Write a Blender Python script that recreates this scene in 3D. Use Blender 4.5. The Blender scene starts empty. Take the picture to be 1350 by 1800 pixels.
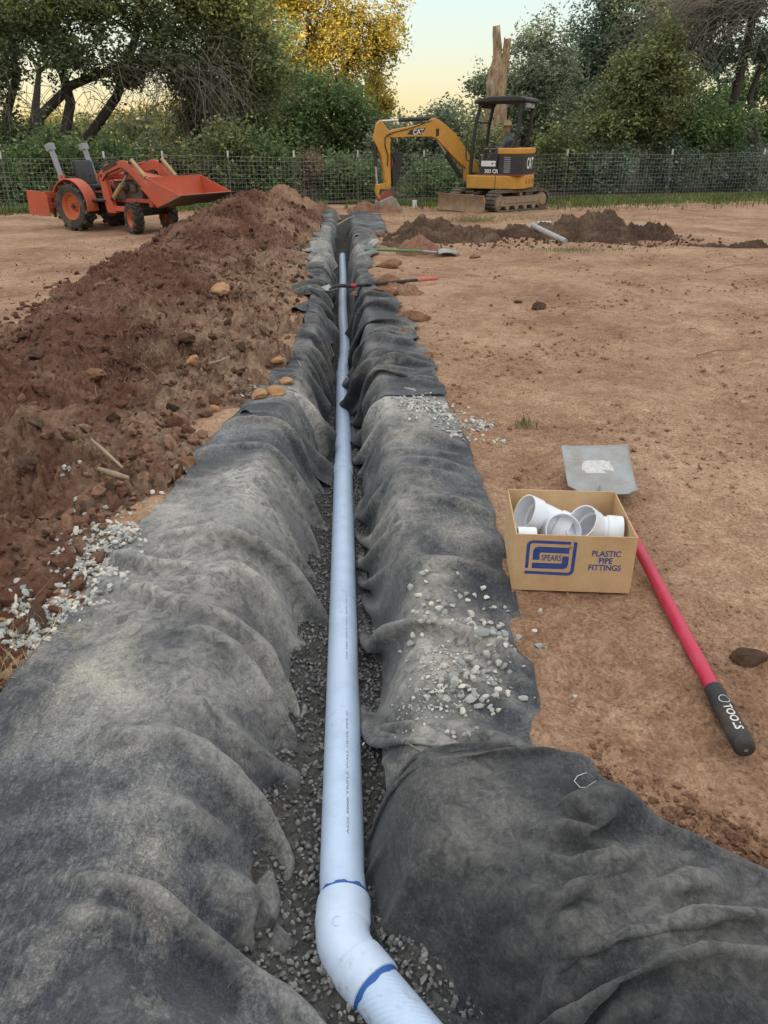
import bpy, bmesh, math, random
import numpy as np
from mathutils import Vector, Matrix

R = math.radians
scene = bpy.context.scene
COL = scene.collection

# ------------------------------------------------------------------ camera, sky, sun, exposure
CAM_H, PITCH, FPX = 1.60, 25.9, 1352.0          # FPX: focal length in pixels of a 1350x1800 frame
cam_d = bpy.data.cameras.new("camera")
cam = bpy.data.objects.new("camera", cam_d)
COL.objects.link(cam)
cam.location = (0, 0, CAM_H)
cam.rotation_euler = (R(90 - PITCH), 0, 0)
cam_d.sensor_fit = 'VERTICAL'
cam_d.sensor_height = 24.0
cam_d.lens = 24.0 * FPX / 1800.0
cam_d.clip_start, cam_d.clip_end = 0.05, 2000
scene.camera = cam

SUN_EL, SUN_AZ = 6.0, 140.0                    # degrees; azimuth clockwise from +Y (behind the camera, to the right)
world = bpy.data.worlds.new("World")
scene.world = world
world.use_nodes = True
wt = world.node_tree
wt.nodes.clear()
w_out = wt.nodes.new('ShaderNodeOutputWorld')
w_bg = wt.nodes.new('ShaderNodeBackground')
w_sky = wt.nodes.new('ShaderNodeTexSky')
w_sky.sky_type = 'NISHITA'
w_sky.sun_disc = False
w_sky.sun_elevation = R(SUN_EL)
w_sky.sun_rotation = R(SUN_AZ)
w_sky.air_density, w_sky.dust_density, w_sky.ozone_density = 1.0, 1.0, 1.0
w_bg.inputs[1].default_value = 0.05
wt.links.new(w_sky.outputs[0], w_bg.inputs[0])
# haze layer added over the clear sky: cream at the horizon, pale above, the same all round
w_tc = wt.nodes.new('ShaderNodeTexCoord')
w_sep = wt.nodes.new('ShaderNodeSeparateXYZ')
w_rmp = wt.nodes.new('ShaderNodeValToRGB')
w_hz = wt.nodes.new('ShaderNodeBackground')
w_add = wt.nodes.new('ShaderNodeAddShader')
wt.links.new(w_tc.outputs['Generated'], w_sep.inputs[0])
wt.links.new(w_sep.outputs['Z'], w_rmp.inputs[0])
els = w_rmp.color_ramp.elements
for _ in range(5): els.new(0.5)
# brightened upwards, about twice the horizon at the unseen zenith, to lift ground light
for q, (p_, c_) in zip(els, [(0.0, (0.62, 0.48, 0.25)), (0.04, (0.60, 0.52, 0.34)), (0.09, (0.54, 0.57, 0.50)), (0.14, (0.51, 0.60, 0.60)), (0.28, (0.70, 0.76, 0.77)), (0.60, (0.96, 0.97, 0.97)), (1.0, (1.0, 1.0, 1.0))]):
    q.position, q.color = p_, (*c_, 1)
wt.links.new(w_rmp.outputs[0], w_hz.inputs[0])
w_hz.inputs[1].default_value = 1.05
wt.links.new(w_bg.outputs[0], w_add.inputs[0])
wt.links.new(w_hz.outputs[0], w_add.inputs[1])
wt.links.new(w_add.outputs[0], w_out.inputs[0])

sun_d = bpy.data.lights.new("sun", 'SUN')
sun_d.energy, sun_d.angle, sun_d.color = 5.0, R(0.6), (1.0, 0.80, 0.52)
sun = bpy.data.objects.new("sun", sun_d)
COL.objects.link(sun)
_az, _el = R(SUN_AZ), R(SUN_EL)
sun_vec = Vector((math.sin(_az) * math.cos(_el), math.cos(_az) * math.cos(_el), math.sin(_el)))
sun.rotation_euler = sun_vec.to_track_quat('Z', 'Y').to_euler()

vs = scene.view_settings
scene.display_settings.display_device = 'sRGB'
vs.view_transform, vs.look, vs.gamma, vs.exposure = 'Standard', 'None', 1.0, 0.30
vs.use_curve_mapping = False
scene.render.engine = 'CYCLES'
scene.cycles.use_denoising = True
try:
    scene.cycles.denoiser = 'OPENIMAGEDENOISE'
    scene.cycles.denoising_input_passes = 'RGB_ALBEDO_NORMAL'
except Exception:
    pass
scene.cycles.max_bounces = 6
scene.cycles.diffuse_bounces = 3
scene.cycles.glossy_bounces = 2
scene.cycles.transmission_bounces = 3
scene.cycles.transparent_max_bounces = 6
scene.cycles.sample_clamp_indirect = 6.0


def gp(px, py, z=0.0):
    """world point at height z seen at a pixel of the photograph (survey helper)"""
    a = R(PITCH) + math.atan((py - 900) / FPX)
    d = (CAM_H - z) / math.tan(a)
    dep = d * math.cos(R(PITCH)) + (CAM_H - z) * math.sin(R(PITCH))
    return Vector(((px - 675) / FPX * dep, d, z))


def gy(px, py, Y):
    """world point at distance Y seen at a pixel"""
    a = R(PITCH) + math.atan((py - 900) / FPX)
    dr = Y * math.tan(a)
    dep = Y * math.cos(R(PITCH)) + dr * math.sin(R(PITCH))
    return Vector(((px - 675) / FPX * dep, Y, CAM_H - dr))


# ------------------------------------------------------------------ numpy noise
def _h(ix, iy, seed):
    n = (ix.astype(np.int64) * 374761393 + iy.astype(np.int64) * 668265263 + seed * 974711) & 0xffffffff
    n = ((n ^ (n >> 13)) * 1274126177) & 0xffffffff
    n = ((n ^ (n >> 16)) * 2246822519) & 0xffffffff
    return ((n ^ (n >> 15)) & 0xffffff) / float(0x1000000)


def vnoise(x, y, seed=0):
    ix, iy = np.floor(x), np.floor(y)
    fx, fy = x - ix, y - iy
    u = fx * fx * fx * (fx * (fx * 6 - 15) + 10)
    v = fy * fy * fy * (fy * (fy * 6 - 15) + 10)

    def g(dx, dy):
        a = _h(ix + dx, iy + dy, seed) * 6.2831853
        return np.cos(a) * (fx - dx) + np.sin(a) * (fy - dy)
    a = g(0, 0) * (1 - u) + g(1, 0) * u
    b = g(0, 1) * (1 - u) + g(1, 1) * u
    return (a * (1 - v) + b * v) * 1.5


def fbm(x, y, o=4, seed=0, gain=0.5):
    t, a, f = 0.0, 1.0, 1.0
    for i in range(o):
        t = t + a * vnoise(x * f, y * f, seed + i * 17)
        a *= gain
        f *= 2.03
    return t


def ridged(x, y, o=3, seed=0, gain=0.5):
    t, a, f = 0.0, 1.0, 1.0
    for i in range(o):
        n = 1 - np.abs(vnoise(x * f, y * f, seed + i * 31)) * 1.6
        t = t + a * np.clip(n, 0, 1) ** 2
        a *= gain
        f *= 2.1
    return t


def clods(x, y, seed=0, rmin=0.25, rmax=0.75, dens=1.0):
    """heightfield of half-sunk rounded lumps, in cell units"""
    ix, iy = np.floor(x), np.floor(y)
    out = np.zeros_like(x)
    for dx in (-1, 0, 1):
        for dy in (-1, 0, 1):
            cx_, cy_ = ix + dx, iy + dy
            px_ = cx_ + _h(cx_, cy_, seed + 1)
            py_ = cy_ + _h(cx_, cy_, seed + 2)
            r = rmin + (rmax - rmin) * _h(cx_, cy_, seed + 3) ** 2
            keep = _h(cx_, cy_, seed + 4) < dens
            an = _h(cx_, cy_, seed + 5) * 3.1416
            ex = x - px_
            ey = y - py_
            c_, s_ = np.cos(an), np.sin(an)
            d2 = (ex * c_ + ey * s_) ** 2 + ((ey * c_ - ex * s_) * 1.5) ** 2
            z = np.sqrt(np.clip(r * r - d2, 0, None)) * keep
            out = np.maximum(out, z)
    return out


def sstep(a, b, x):
    t = np.clip((x - a) / (b - a), 0, 1)
    return t * t * (3 - 2 * t)


# ------------------------------------------------------------------ mesh helpers
def tag(o, label=None, cat=None, group=None, kind=None):
    if label: o["label"] = label
    if cat: o["category"] = cat
    if group: o["group"] = group
    if kind: o["kind"] = kind
    return o


def mesh_np(name, verts, faces, mat=None, smooth=True, angle=None):
    """verts (n,3) array, faces (m,3|4) array"""
    me = bpy.data.meshes.new(name)
    verts = np.ascontiguousarray(verts, dtype=np.float32)
    faces = np.ascontiguousarray(faces, dtype=np.int32)
    k = faces.shape[1]
    me.vertices.add(len(verts))
    me.vertices.foreach_set("co", verts.ravel())
    me.loops.add(faces.size)
    me.loops.foreach_set("vertex_index", faces.ravel())
    me.polygons.add(len(faces))
    me.polygons.foreach_set("loop_start", np.arange(0, faces.size, k, dtype=np.int32))
    me.polygons.foreach_set("use_smooth", np.full(len(faces), bool(smooth)))
    me.update(calc_edges=True)
    me.validate()
    if mat: me.materials.append(mat)
    return me


def link(name, me, parent=None, loc=None):
    o = bpy.data.objects.new(name, me)
    COL.objects.link(o)
    if parent is not None: o.parent = parent
    if loc is not None: o.location = loc
    return o


def grid_faces(ny, nx):
    i = np.arange(ny - 1)[:, None] * nx + np.arange(nx - 1)[None, :]
    i = i.ravel()
    return np.stack([i, i + 1, i + nx + 1, i + nx], 1)


def empty(name, loc=(0, 0, 0), rz=0.0):
    o = bpy.data.objects.new(name, None)
    COL.objects.link(o)
    o.location = loc
    o.rotation_euler = (0, 0, rz)
    return o


class MB:
    """collects shapes; build() links them as one mesh object"""
    def __init__(s): s.v, s.f = [], []

    def add(s, vs_, fs_):
        b = len(s.v)
        s.v += [tuple(v) for v in vs_]
        s.f += [tuple(i + b for i in f) for f in fs_]
        return s

    def box(s, c, size, rot=None):
        x, y, z = [q / 2 for q in size]
        vs_ = [Vector((sx * x, sy * y, sz * z)) for sx in (-1, 1) for sy in (-1, 1) for sz in (-1, 1)]
        if rot is not None: vs_ = [rot @ v for v in vs_]
        vs_ = [v + Vector(c) for v in vs_]
        return s.add(vs_, [(0, 1, 3, 2), (4, 6, 7, 5), (0, 4, 5, 1), (2, 3, 7, 6), (0, 2, 6, 4), (1, 5, 7, 3)])

    def prism(s, poly, y0, y1, ax='y'):
        """polygon in (x,z) swept along y (or in (y,z) along x, (x,y) along z)"""
        n = len(poly)
        def P(a, b, t): return (a, t, b) if ax == 'y' else ((t, a, b) if ax == 'x' else (a, b, t))
        vs_ = [P(a, b, y0) for a, b in poly] + [P(a, b, y1) for a, b in poly]
        fs_ = [tuple(range(n)), tuple(range(2 * n - 1, n - 1, -1))]
        fs_ += [(i, i + n, (i + 1) % n + n, (i + 1) % n) for i in range(n)]
        return s.add(vs_, fs_)

    def tube(s, pts, r, n=10, cap=True):
        pts = [Vector(p) for p in pts]
        rs = r if isinstance(r, (list, tuple)) else [r] * len(pts)
        up = None
        rings = []
        for i, p in enumerate(pts):
            t = (pts[min(i + 1, len(pts) - 1)] - pts[max(i - 1, 0)])
            t = t.normalized() if t.length > 1e-9 else Vector((0, 0, 1))
            if up is None:
                up = Vector((0, 0, 1)) if abs(t.z) < 0.9 else Vector((1, 0, 0))
            a = t.cross(up)
            a = a.normalized() if a.length > 1e-6 else Vector((1, 0, 0))
            up = a.cross(t).normalized()
            rings.append([p + (a * math.cos(q) + up * math.sin(q)) * rs[i] for q in [2 * math.pi * k / n for k in range(n)]])
        vs_ = [v for rg in rings for v in rg]
        fs_ = []
        for i in range(len(pts) - 1):
            for k in range(n):
                fs_.append((i * n + k, i * n + (k + 1) % n, (i + 1) * n + (k + 1) % n, (i + 1) * n + k))
        if cap:
            fs_.append(tuple(range(n - 1, -1, -1)))
            fs_.append(tuple((len(pts) - 1) * n + k for k in range(n)))
        return s.add(vs_, fs_)

    def lathe(s, prof, c=(0, 0, 0), axis='z', n=24, closed=False):
        """prof: (radius, height) list revolved about the axis through c"""
        vs_ = []
        for k in range(n):
            a = 2 * math.pi * k / n
            for r_, h_ in prof:
                u, v = r_ * math.cos(a), r_ * math.sin(a)
                p = (u, v, h_) if axis == 'z' else ((u, h_, v) if axis == 'y' else (h_, u, v))
                vs_.append((p[0] + c[0], p[1] + c[1], p[2] + c[2]))
        m = len(prof)
        fs_ = []
        for k in range(n):
            k2 = (k + 1) % n
            for i in range(m if closed else m - 1):
                i2 = (i + 1) % m
                fs_.append((k * m + i, k2 * m + i, k2 * m + i2, k * m + i2))
        return s.add(vs_, fs_)

    def xform(s, M):
        s.v = [tuple(M @ Vector(v)) for v in s.v]
        return s

    def mesh(s, name, mat, smooth=None):
        me = bpy.data.meshes.new(name)
        me.from_pydata(s.v, [], s.f)
        bm = bmesh.new()
        bm.from_mesh(me)
        bmesh.ops.recalc_face_normals(bm, faces=bm.faces)
        bm.to_mesh(me)
        bm.free()
        if smooth is not None:
            me.polygons.foreach_set("use_smooth", [True] * len(me.polygons))
            me.set_sharp_from_angle(angle=R(smooth))
        if mat: me.materials.append(mat)
        return me

    def build(s, name, mat, parent=None, bevel=0.0, smooth=35, seg=2):
        o = link(name, s.mesh(name, mat, smooth), parent)
        if bevel:
            m = o.modifiers.new("bevel", 'BEVEL')
            m.width, m.segments, m.limit_method, m.angle_limit = bevel, seg, 'ANGLE', R(35)
        return o


def text_mesh(body, size, bold=0.0, align='CENTER'):
    cu = bpy.data.curves.new("txt", 'FONT')
    cu.body, cu.size, cu.align_x, cu.align_y, cu.offset = body, size, align, 'CENTER', bold
    cu.resolution_u = 3
    o = bpy.data.objects.new("txt", cu)
    COL.objects.link(o)
    bpy.context.view_layer.update()
    me = bpy.data.meshes.new_from_object(o.evaluated_get(bpy.context.evaluated_depsgraph_get()))
    bpy.data.objects.remove(o)
    bpy.data.curves.remove(cu)
    return me


def put_text(name, body, size, mat, parent, M, bold=0.0, sx=1.0, align='CENTER'):
    me = text_mesh(body, size, bold, align)
    me.materials.clear()
    me.materials.append(mat)
    for v in me.vertices: v.co.x *= sx
    me.transform(M)
    me.name = name
    return link(name, me, parent)


def copy_tree(o, parent=None):
    c = o.copy()
    COL.objects.link(c)
    c.parent = parent
    for ch in o.children: copy_tree(ch, c)
    return c


# ------------------------------------------------------------------ materials
class NT:
    def __init__(s, name):
        s.m = bpy.data.materials.new(name)
        s.m.use_nodes = True
        s.t = s.m.node_tree
        s.b = s.t.nodes["Principled BSDF"]
        s.co = s.t.nodes.new('ShaderNodeTexCoord').outputs['Object']

    def n(s, ty, **kw):
        nd = s.t.nodes.new(ty)
        for k, v in kw.items(): setattr(nd, k, v)
        return nd

    def L(s, a, b): s.t.links.new(a, b)

    def noise(s, scale, detail=4, rough=0.55, vec=None, dist=0.0):
        nd = s.n('ShaderNodeTexNoise')
        nd.inputs['Scale'].default_value = scale
        nd.inputs['Detail'].default_value = detail
        nd.inputs['Roughness'].default_value = rough
        nd.inputs['Distortion'].default_value = dist
        s.L(vec or s.co, nd.inputs['Vector'])
        return nd.outputs['Fac']

    def vor(s, scale, vec=None, feature='F1', out='Distance'):
        nd = s.n('ShaderNodeTexVoronoi', feature=feature)
        nd.inputs['Scale'].default_value = scale
        s.L(vec or s.co, nd.inputs['Vector'])
        return nd.outputs[out]

    def mapping(s, scale=(1, 1, 1), rot=(0, 0, 0), loc=(0, 0, 0)):
        nd = s.n('ShaderNodeMapping')
        nd.inputs['Scale'].default_value = scale
        nd.inputs['Rotation'].default_value = rot
        nd.inputs['Location'].default_value = loc
        s.L(s.co, nd.inputs['Vector'])
        return nd.outputs['Vector']

    def ramp(s, fac, stops):
        nd = s.n('ShaderNodeValToRGB')
        e = nd.color_ramp.elements
        while len(e) < len(stops): e.new(0.5)
        for q, (p, c) in zip(e, stops):
            q.position = p
            q.color = (c, c, c, 1) if isinstance(c, (int, float)) else (*c, 1)
        s.L(fac, nd.inputs['Fac'])
        return nd.outputs['Color']

    def mix(s, a, b, fac, mode='MIX'):
        nd = s.n('ShaderNodeMix', data_type='RGBA', blend_type=mode)
        for i, v in ((6, a), (7, b), (0, fac)):
            sock = nd.inputs[i]
            if isinstance(v, (int, float)): sock.default_value = v if i == 0 else (v, v, v, 1)
            elif isinstance(v, tuple): sock.default_value = (*v, 1)
            else: s.L(v, sock)
        return nd.outputs[2]

    def math(s, op, a, b=0.0):
        nd = s.n('ShaderNodeMath', operation=op)
        for i, v in enumerate((a, b)):
            if isinstance(v, (int, float)): nd.inputs[i].default_value = v
            else: s.L(v, nd.inputs[i])
        return nd.outputs[0]

    def bump(s, h, strength=0.5, dist=0.01, prev=None):
        nd = s.n('ShaderNodeBump')
        nd.inputs['Strength'].default_value = strength
        nd.inputs['Distance'].default_value = dist
        s.L(h, nd.inputs['Height'])
        if prev is not None: s.L(prev, nd.inputs['Normal'])
        return nd.outputs['Normal']

    def done(s, col, rough=0.8, normal=None, metal=0.0, spec=None):
        if isinstance(col, tuple): s.b.inputs['Base Color'].default_value = (*col, 1)
        else: s.L(col, s.b.inputs['Base Color'])
        if isinstance(rough, (int, float)): s.b.inputs['Roughness'].default_value = rough
        else: s.L(rough, s.b.inputs['Roughness'])
        s.b.inputs['Metallic'].default_value = metal
        if spec is not None: s.b.inputs['Specular IOR Level'].default_value = spec
        if normal is not None: s.L(normal, s.b.inputs['Normal'])
        return s.m


def paint(name, col, dirt=(0.20, 0.13, 0.085), amt=0.45, rough=0.45, scale=6.0, metal=0.0, spec=0.5):
    """worn painted, plastic or metal surface with dust and stains"""
    t = NT(name)
    n1 = t.noise(scale, 6, 0.65)
    n2 = t.noise(scale * 7, 3, 0.6)
    f = t.ramp(t.math('ADD', t.math('MULTIPLY', n1, 0.75), t.math('MULTIPLY', n2, 0.25)), [(0.42, 0.0), (0.68, amt)])
    c = t.mix(col, dirt, f)
    v = t.mix(c, tuple(q * 0.78 for q in col), t.ramp(t.noise(scale * 0.4, 3), [(0.45, 0.0), (0.7, 0.5)]))
    return t.done(v, t.ramp(n1, [(0.3, rough), (0.7, min(1, rough + 0.35))]), t.bump(n2, 0.12, 0.004), metal, spec)


def soil(name, stops, scale=1.6, crumb=55.0, bump=0.9, speck=None, dist=0.012):
    """bare earth: patchy colour, crumbs, specks"""
    t = NT(name)
    big = t.noise(scale, 7, 0.62, dist=0.3)
    mid = t.noise(scale * 9, 5, 0.7)
    fine = t.noise(crumb * 2.2, 4, 0.7)
    pit = t.noise(scale * 26, 4, 0.75, dist=0.4)
    f = t.math('ADD', t.math('MULTIPLY', big, 0.42), t.math('ADD', t.math('MULTIPLY', mid, 0.26), t.math('ADD', t.math('MULTIPLY', pit, 0.17), t.math('MULTIPLY', fine, 0.15))))
    c = t.ramp(f, stops)
    vo = t.vor(crumb)
    c = t.mix(c, t.ramp(t.vor(crumb, out='Color'), [(0.0, 0.5), (1.0, 1.4)]), 0.75, 'MULTIPLY')
    if speck:
        s_ = t.ramp(t.vor(crumb * 0.55), [(0.05, 1.0), (0.13, 0.0)])
        s_ = t.mix(0.0, s_, t.ramp(t.noise(scale * 2.5, 4), [(0.5, 0.0), (0.65, 0.7)]))
        c = t.mix(c, speck, s_)
    h = t.math('ADD', t.math('MULTIPLY', fine, 0.6), t.math('MULTIPLY', t.math('SUBTRACT', 1.0, vo), 0.5))
    nb = t.bump(mid, bump * 0.7, dist * 4)
    nb = t.bump(pit, bump * 0.8, dist * 2.2, nb)
    return t.done(c, 0.95, t.bump(h, bump, dist, nb), spec=0.2)
# ------------------------------------------------------------------ the land: trench line and bare-earth height
BEND = np.array((-0.105, 1.24))
BDIR = np.array((0.64, -0.77)) / np.hypot(0.64, 0.77)     # the short leg that turns off to the right, under the camera
BNOR = np.array((0.77, 0.64)) / np.hypot(0.77, 0.64)
Y_END = 19.2


def cx(y): return -0.054 * (0.9 * np.maximum(y, 1.24) + 0.80)


def pipe_z(y):
    return np.interp(y, [0.3, 1.2, 1.7, 3.3, 4.8, 6.5, 9.0, 15.0, 19.0], [-0.20, -0.20, -0.23, -0.36, -0.42, -0.50, -0.50, -0.40, -0.36])


def trench(x, y):
    """distance to the trench line, side (+1 right / -1 left), distance along"""
    x, y = np.asarray(x, float), np.asarray(y, float)
    c = cx(y)
    dm = np.where(y >= BEND[1], np.abs(x - c), np.hypot(x - BEND[0], y - BEND[1]))
    rx, ry = x - BEND[0], y - BEND[1]
    along = np.clip(rx * BDIR[0] + ry * BDIR[1], 0, 4)
    db = np.hypot(rx - along * BDIR[0], ry - along * BDIR[1])
    side = np.where((x > c) & (rx * BNOR[0] + ry * BNOR[1] > 0), 1.0, -1.0)
    d = np.minimum(dm, db)
    s = np.where(db < dm, 1.24 - along, y)
    return d, side, s


def H(x, y, wide=0.0):
    """surface the cloth lies on"""
    d, side, s = trench(x, y)
    wob = 0.025 * vnoise(s * 1.7, side * 3.0 + 0.5, 5) + 0.012 * vnoise(s * 5.1, side * 3.0, 6)
    near = sstep(7.0, 3.0, s)
    hw = np.where(side > 0, np.interp(s, [0.6, 1.3, 1.7, 2.4, 8], [0.17, 0.10, 0.075, 0.13, 0.15]), np.interp(s, [0.5, 1.3, 1.8, 2.6, 8], [0.23, 0.24, 0.21, 0.155, 0.13])) + wob - wide
    ww = np.where(side > 0, 0.10 + 0.09 * near, 0.12 + 0.20 * near)
    t = np.clip((d - hw) / ww, 0, 1)
    t = 1 - (1 - t) ** np.where(side > 0, 2.2, 1.9)
    zf = pipe_z(s) - 0.05
    lip = np.where(side > 0, 0.02, 0.03 + 0.03 * near)
    z = zf + (lip - zf) * t
    # rounded shoulder, then level ground
    far = np.clip((d - hw - ww) / 0.8, 0, 1)
    z = z - np.where(t >= 1, (lip - 0.0) * sstep(0, 1, far), 0)
    z = z + 0.018 * fbm(x * 1.3, y * 1.3, 3, 11) * sstep(0.2, 0.5, d)
    # end wall of the trench
    z = np.where(y > Y_END, np.maximum(z, -0.02), z)
    z = z + (0 - z) * sstep(Y_END - 0.35, Y_END + 0.1, y)
    return z


# spoil heap on the left: ridge line and size along y
RY = [1.2, 2.2, 3.3, 4.2, 5.0, 7.2, 9.3, 12.3, 14.5, 16.5, 18.2]
RX = [-2.1, -2.05, -2.1, -2.3, -2.45, -2.6, -2.8, -2.75, -2.45, -2.2, -2.1]
RZ = [0.0, 0.03, 0.10, 0.16, 0.20, 0.26, 0.28, 0.38, 0.72, 0.56, 0.0]
RLW = [0.6, 0.65, 0.7, 0.75, 0.8, 0.85, 0.95, 1.1, 1.3, 1.25, 0.8]
RRW = [0.9, 1.05, 1.20, 1.45, 1.70, 1.85, 1.90, 1.75, 1.35, 1.15, 0.9]


def heap(x, y):
    xr, zr = np.interp(y, RY, RX), np.interp(y, RY, RZ)
    xr = xr + 0.22 * vnoise(y * 0.8, y * 0 + 2.2, 41)
    zr = zr * (1 + 0.30 * vnoise(y * 0.9, y * 0 + 7.7, 42))
    u = (x - xr)
    u = np.where(u < 0, -u / np.interp(y, RY, RLW), u / np.interp(y, RY, RRW))
    u = u * (1 + 0.22 * fbm(x * 1.1, y * 1.1, 3, 43))
    return zr * np.clip(1 - u ** 1.35, 0, 1.2) - 0.10 * sstep(0.97, 1.3, u)


def relief(x, y):
    """small ups and downs of the raked, driven-over yard"""
    z = 0.022 * fbm(x * 0.55 + 3, y * 0.55, 3, 21) + 0.010 * fbm(x * 2.6, y * 2.6, 3, 22)
    k = sstep(14, 4, y)
    z = z + k * (0.006 * fbm(x * 11, y * 11, 3, 23) + 0.010 * np.clip(fbm(x * 5, y * 5, 3, 24) - 0.35, 0, 1))
    z = z + k * 0.012 * clods(x * 17, y * 17, 25, 0.12, 0.42, 0.30) * 1.0
    # scuffed hollows beside the shovel
    for hx, hy, r_, dz in ((0.62, 1.95, 0.12, 0.03), (0.80, 1.62, 0.16, 0.035), (0.78, 2.05, 0.12, 0.02), (1.05, 1.30, 0.18, 0.04), (2.6, 5.2, 0.5, 0.03), (2.9, 6.4, 0.6, 0.03)):
        q = np.exp(-((x - hx) ** 2 + (y - hy) ** 2) / r_ ** 2)
        z = z - dz * q * (1 + 0.8 * fbm(x * 9, y * 9, 3, 26))
    # loose crumbly bank along the near edge of the cloth
    bx, by = 0.85, 1.42
    q = np.exp(-(((x - bx) * 0.8 + (y - by) * 0.3) / 0.35) ** 2 - (((y - by) + 0.5 * (x - bx)) / 0.14) ** 2)
    z = z + q * (0.02 + 0.05 * clods(x * 20, y * 20, 27, 0.2, 0.6, 0.8))
    return z


def outer_left(y): return np.interp(y, [0.0, 1.0, 1.9, 3.15, 4.2, 5.0, 6, 8, 12, 19], [1.5, 1.35, 1.07, 0.93, 0.75, 0.57, 0.42, 0.42, 0.5, 0.5])
def outer_right(y): return np.interp(y, [1.2, 1.73, 2.76, 4, 5.1, 6.7, 8.2, 9.3, 10.5, 12, 14, 15.5, 19], [0.62, 0.60, 0.70, 0.73, 0.70, 0.68, 0.62, 0.42, 0.34, 0.5, 0.55, 0.85, 0.85])


M_ground = soil("dry_yard_soil", [(0.34, (0.130, 0.071, 0.043)), (0.44, (0.265, 0.150, 0.090)), (0.51, (0.370, 0.222, 0.136)), (0.62, (0.53, 0.36, 0.235))],
                scale=0.85, crumb=95, bump=0.8, speck=(0.50, 0.42, 0.33), dist=0.008)

# ground: one sheet from behind the camera to the horizon, finely divided near the trench
def axis(a, b, h0, grow, lim):
    out, p, h = [], b, h0
    while p < lim:
        h *= grow
        p += h
        out.append(p)
    return out
xs = list(np.arange(-1.6, 1.9, 0.016))
right = axis(0, xs[-1], 0.016, 1.036, 400)
left = [-q for q in axis(0, 1.6, 0.016, 1.036, 400)]
xs = np.array(left[::-1] + xs + right)
ys = [-300, -120, -50, -20, -8, -4, -2, -1, -0.4]
p = 0.0
while p < 30:
    ys.append(p)
    p += max(0.014, 0.0052 * p)
ys = np.array(ys + axis(0, p, 0.17, 1.12, 600))
GX, GY = np.meshgrid(xs, ys)
d_, sd_, s_ = trench(GX, GY)
inside = np.where(sd_ > 0, d_ < outer_right(np.clip(GY, 1.25, 19)), d_ < outer_left(GY)) & (GY < Y_END + 0.3) & (GY > -1.5)
cover = sstep(0.02, 0.14, np.where(sd_ > 0, outer_right(np.clip(GY, 1.25, 19)), outer_left(GY)) - d_)
cover = np.where((GY < Y_END) & (GY > -1.5), cover, 0)
GZ = H(GX, GY, wide=-0.05) * (GY > -3)
GZ = np.where(d_ < 0.5, np.minimum(GZ, H(GX, GY)), GZ)
GZ = GZ + relief(GX, GY) * (1 - cover) - 0.05 * cover
GZ = GZ * (np.abs(GX) < 60)
hm = heap(GX, GY)
GZ = np.where(hm > 0.05, GZ - 0.03, GZ)
# wheel and track marks of the machines
def rut(x, y, pts, w, dz):
    px_ = np.interp(y, [p[1] for p in pts], [p[0] for p in pts])
    k = np.exp(-(((x - px_) / w) ** 2)) * sstep(pts[0][1], pts[0][1] + 1, y) * sstep(pts[-1][1], pts[-1][1] - 1, y)
    tread = 0.5 + 0.5 * np.sin(y * 38 + 2 * (x - px_) / w)
    return -dz * k * (0.55 + 0.45 * tread)
GZ = GZ + rut(GX, GY, [(2.2, 4.0), (2.6, 7.0), (3.4, 11.5)], 0.12, 0.018) + rut(GX, GY, [(3.2, 3.5), (3.7, 7.0), (4.6, 12.0)], 0.12, 0.018) + rut(GX, GY, [(1.4, 5.0), (1.5, 8.0), (2.0, 12.5)], 0.10, 0.012)
GZ = GZ + rut(GX, GY, [(-4.6, 6.0), (-4.9, 10.0), (-5.6, 15.5)], 0.14, 0.02) + rut(GX, GY, [(-5.5, 6.0), (-5.9, 10.0), (-6.7, 15.5)], 0.14, 0.02)
ground = link("ground", mesh_np("ground", np.stack([GX, GY, GZ], -1).reshape(-1, 3), grid_faces(len(ys), len(xs)), M_ground))
tag(ground, kind="structure")


def ground_z(x, y):
    x, y = np.asarray(x, float), np.asarray(y, float)
    return H(x, y) + relief(x, y)


# unseen hill added behind the camera, sized to keep the low sun off the yard
M_shade_hill = soil("shade_hill_soil", [(0.3, (0.05, 0.055, 0.03)), (0.6, (0.09, 0.08, 0.045))], scale=0.05, crumb=2, bump=0.3)
sx_, sy_ = math.sin(_az), math.cos(_az)
hu, hv = np.meshgrid(np.linspace(-400, 400, 120), np.linspace(-60, 60, 24))
hz = (16.6 + 1.0 * fbm(hu * 0.03, hv * 0.03, 3, 51)) * np.exp(-(hv / 26) ** 2) * sstep(400, 300, np.abs(hu)) - 0.6
hx = sx_ * (80 + hv) + sy_ * hu
hy = sy_ * (80 + hv) - sx_ * hu
shade_hill = link("shade_hill", mesh_np("shade_hill", np.stack([hx, hy, hz], -1).reshape(-1, 3), grid_faces(24, 120), M_shade_hill))
tag(shade_hill, kind="structure")

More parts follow.
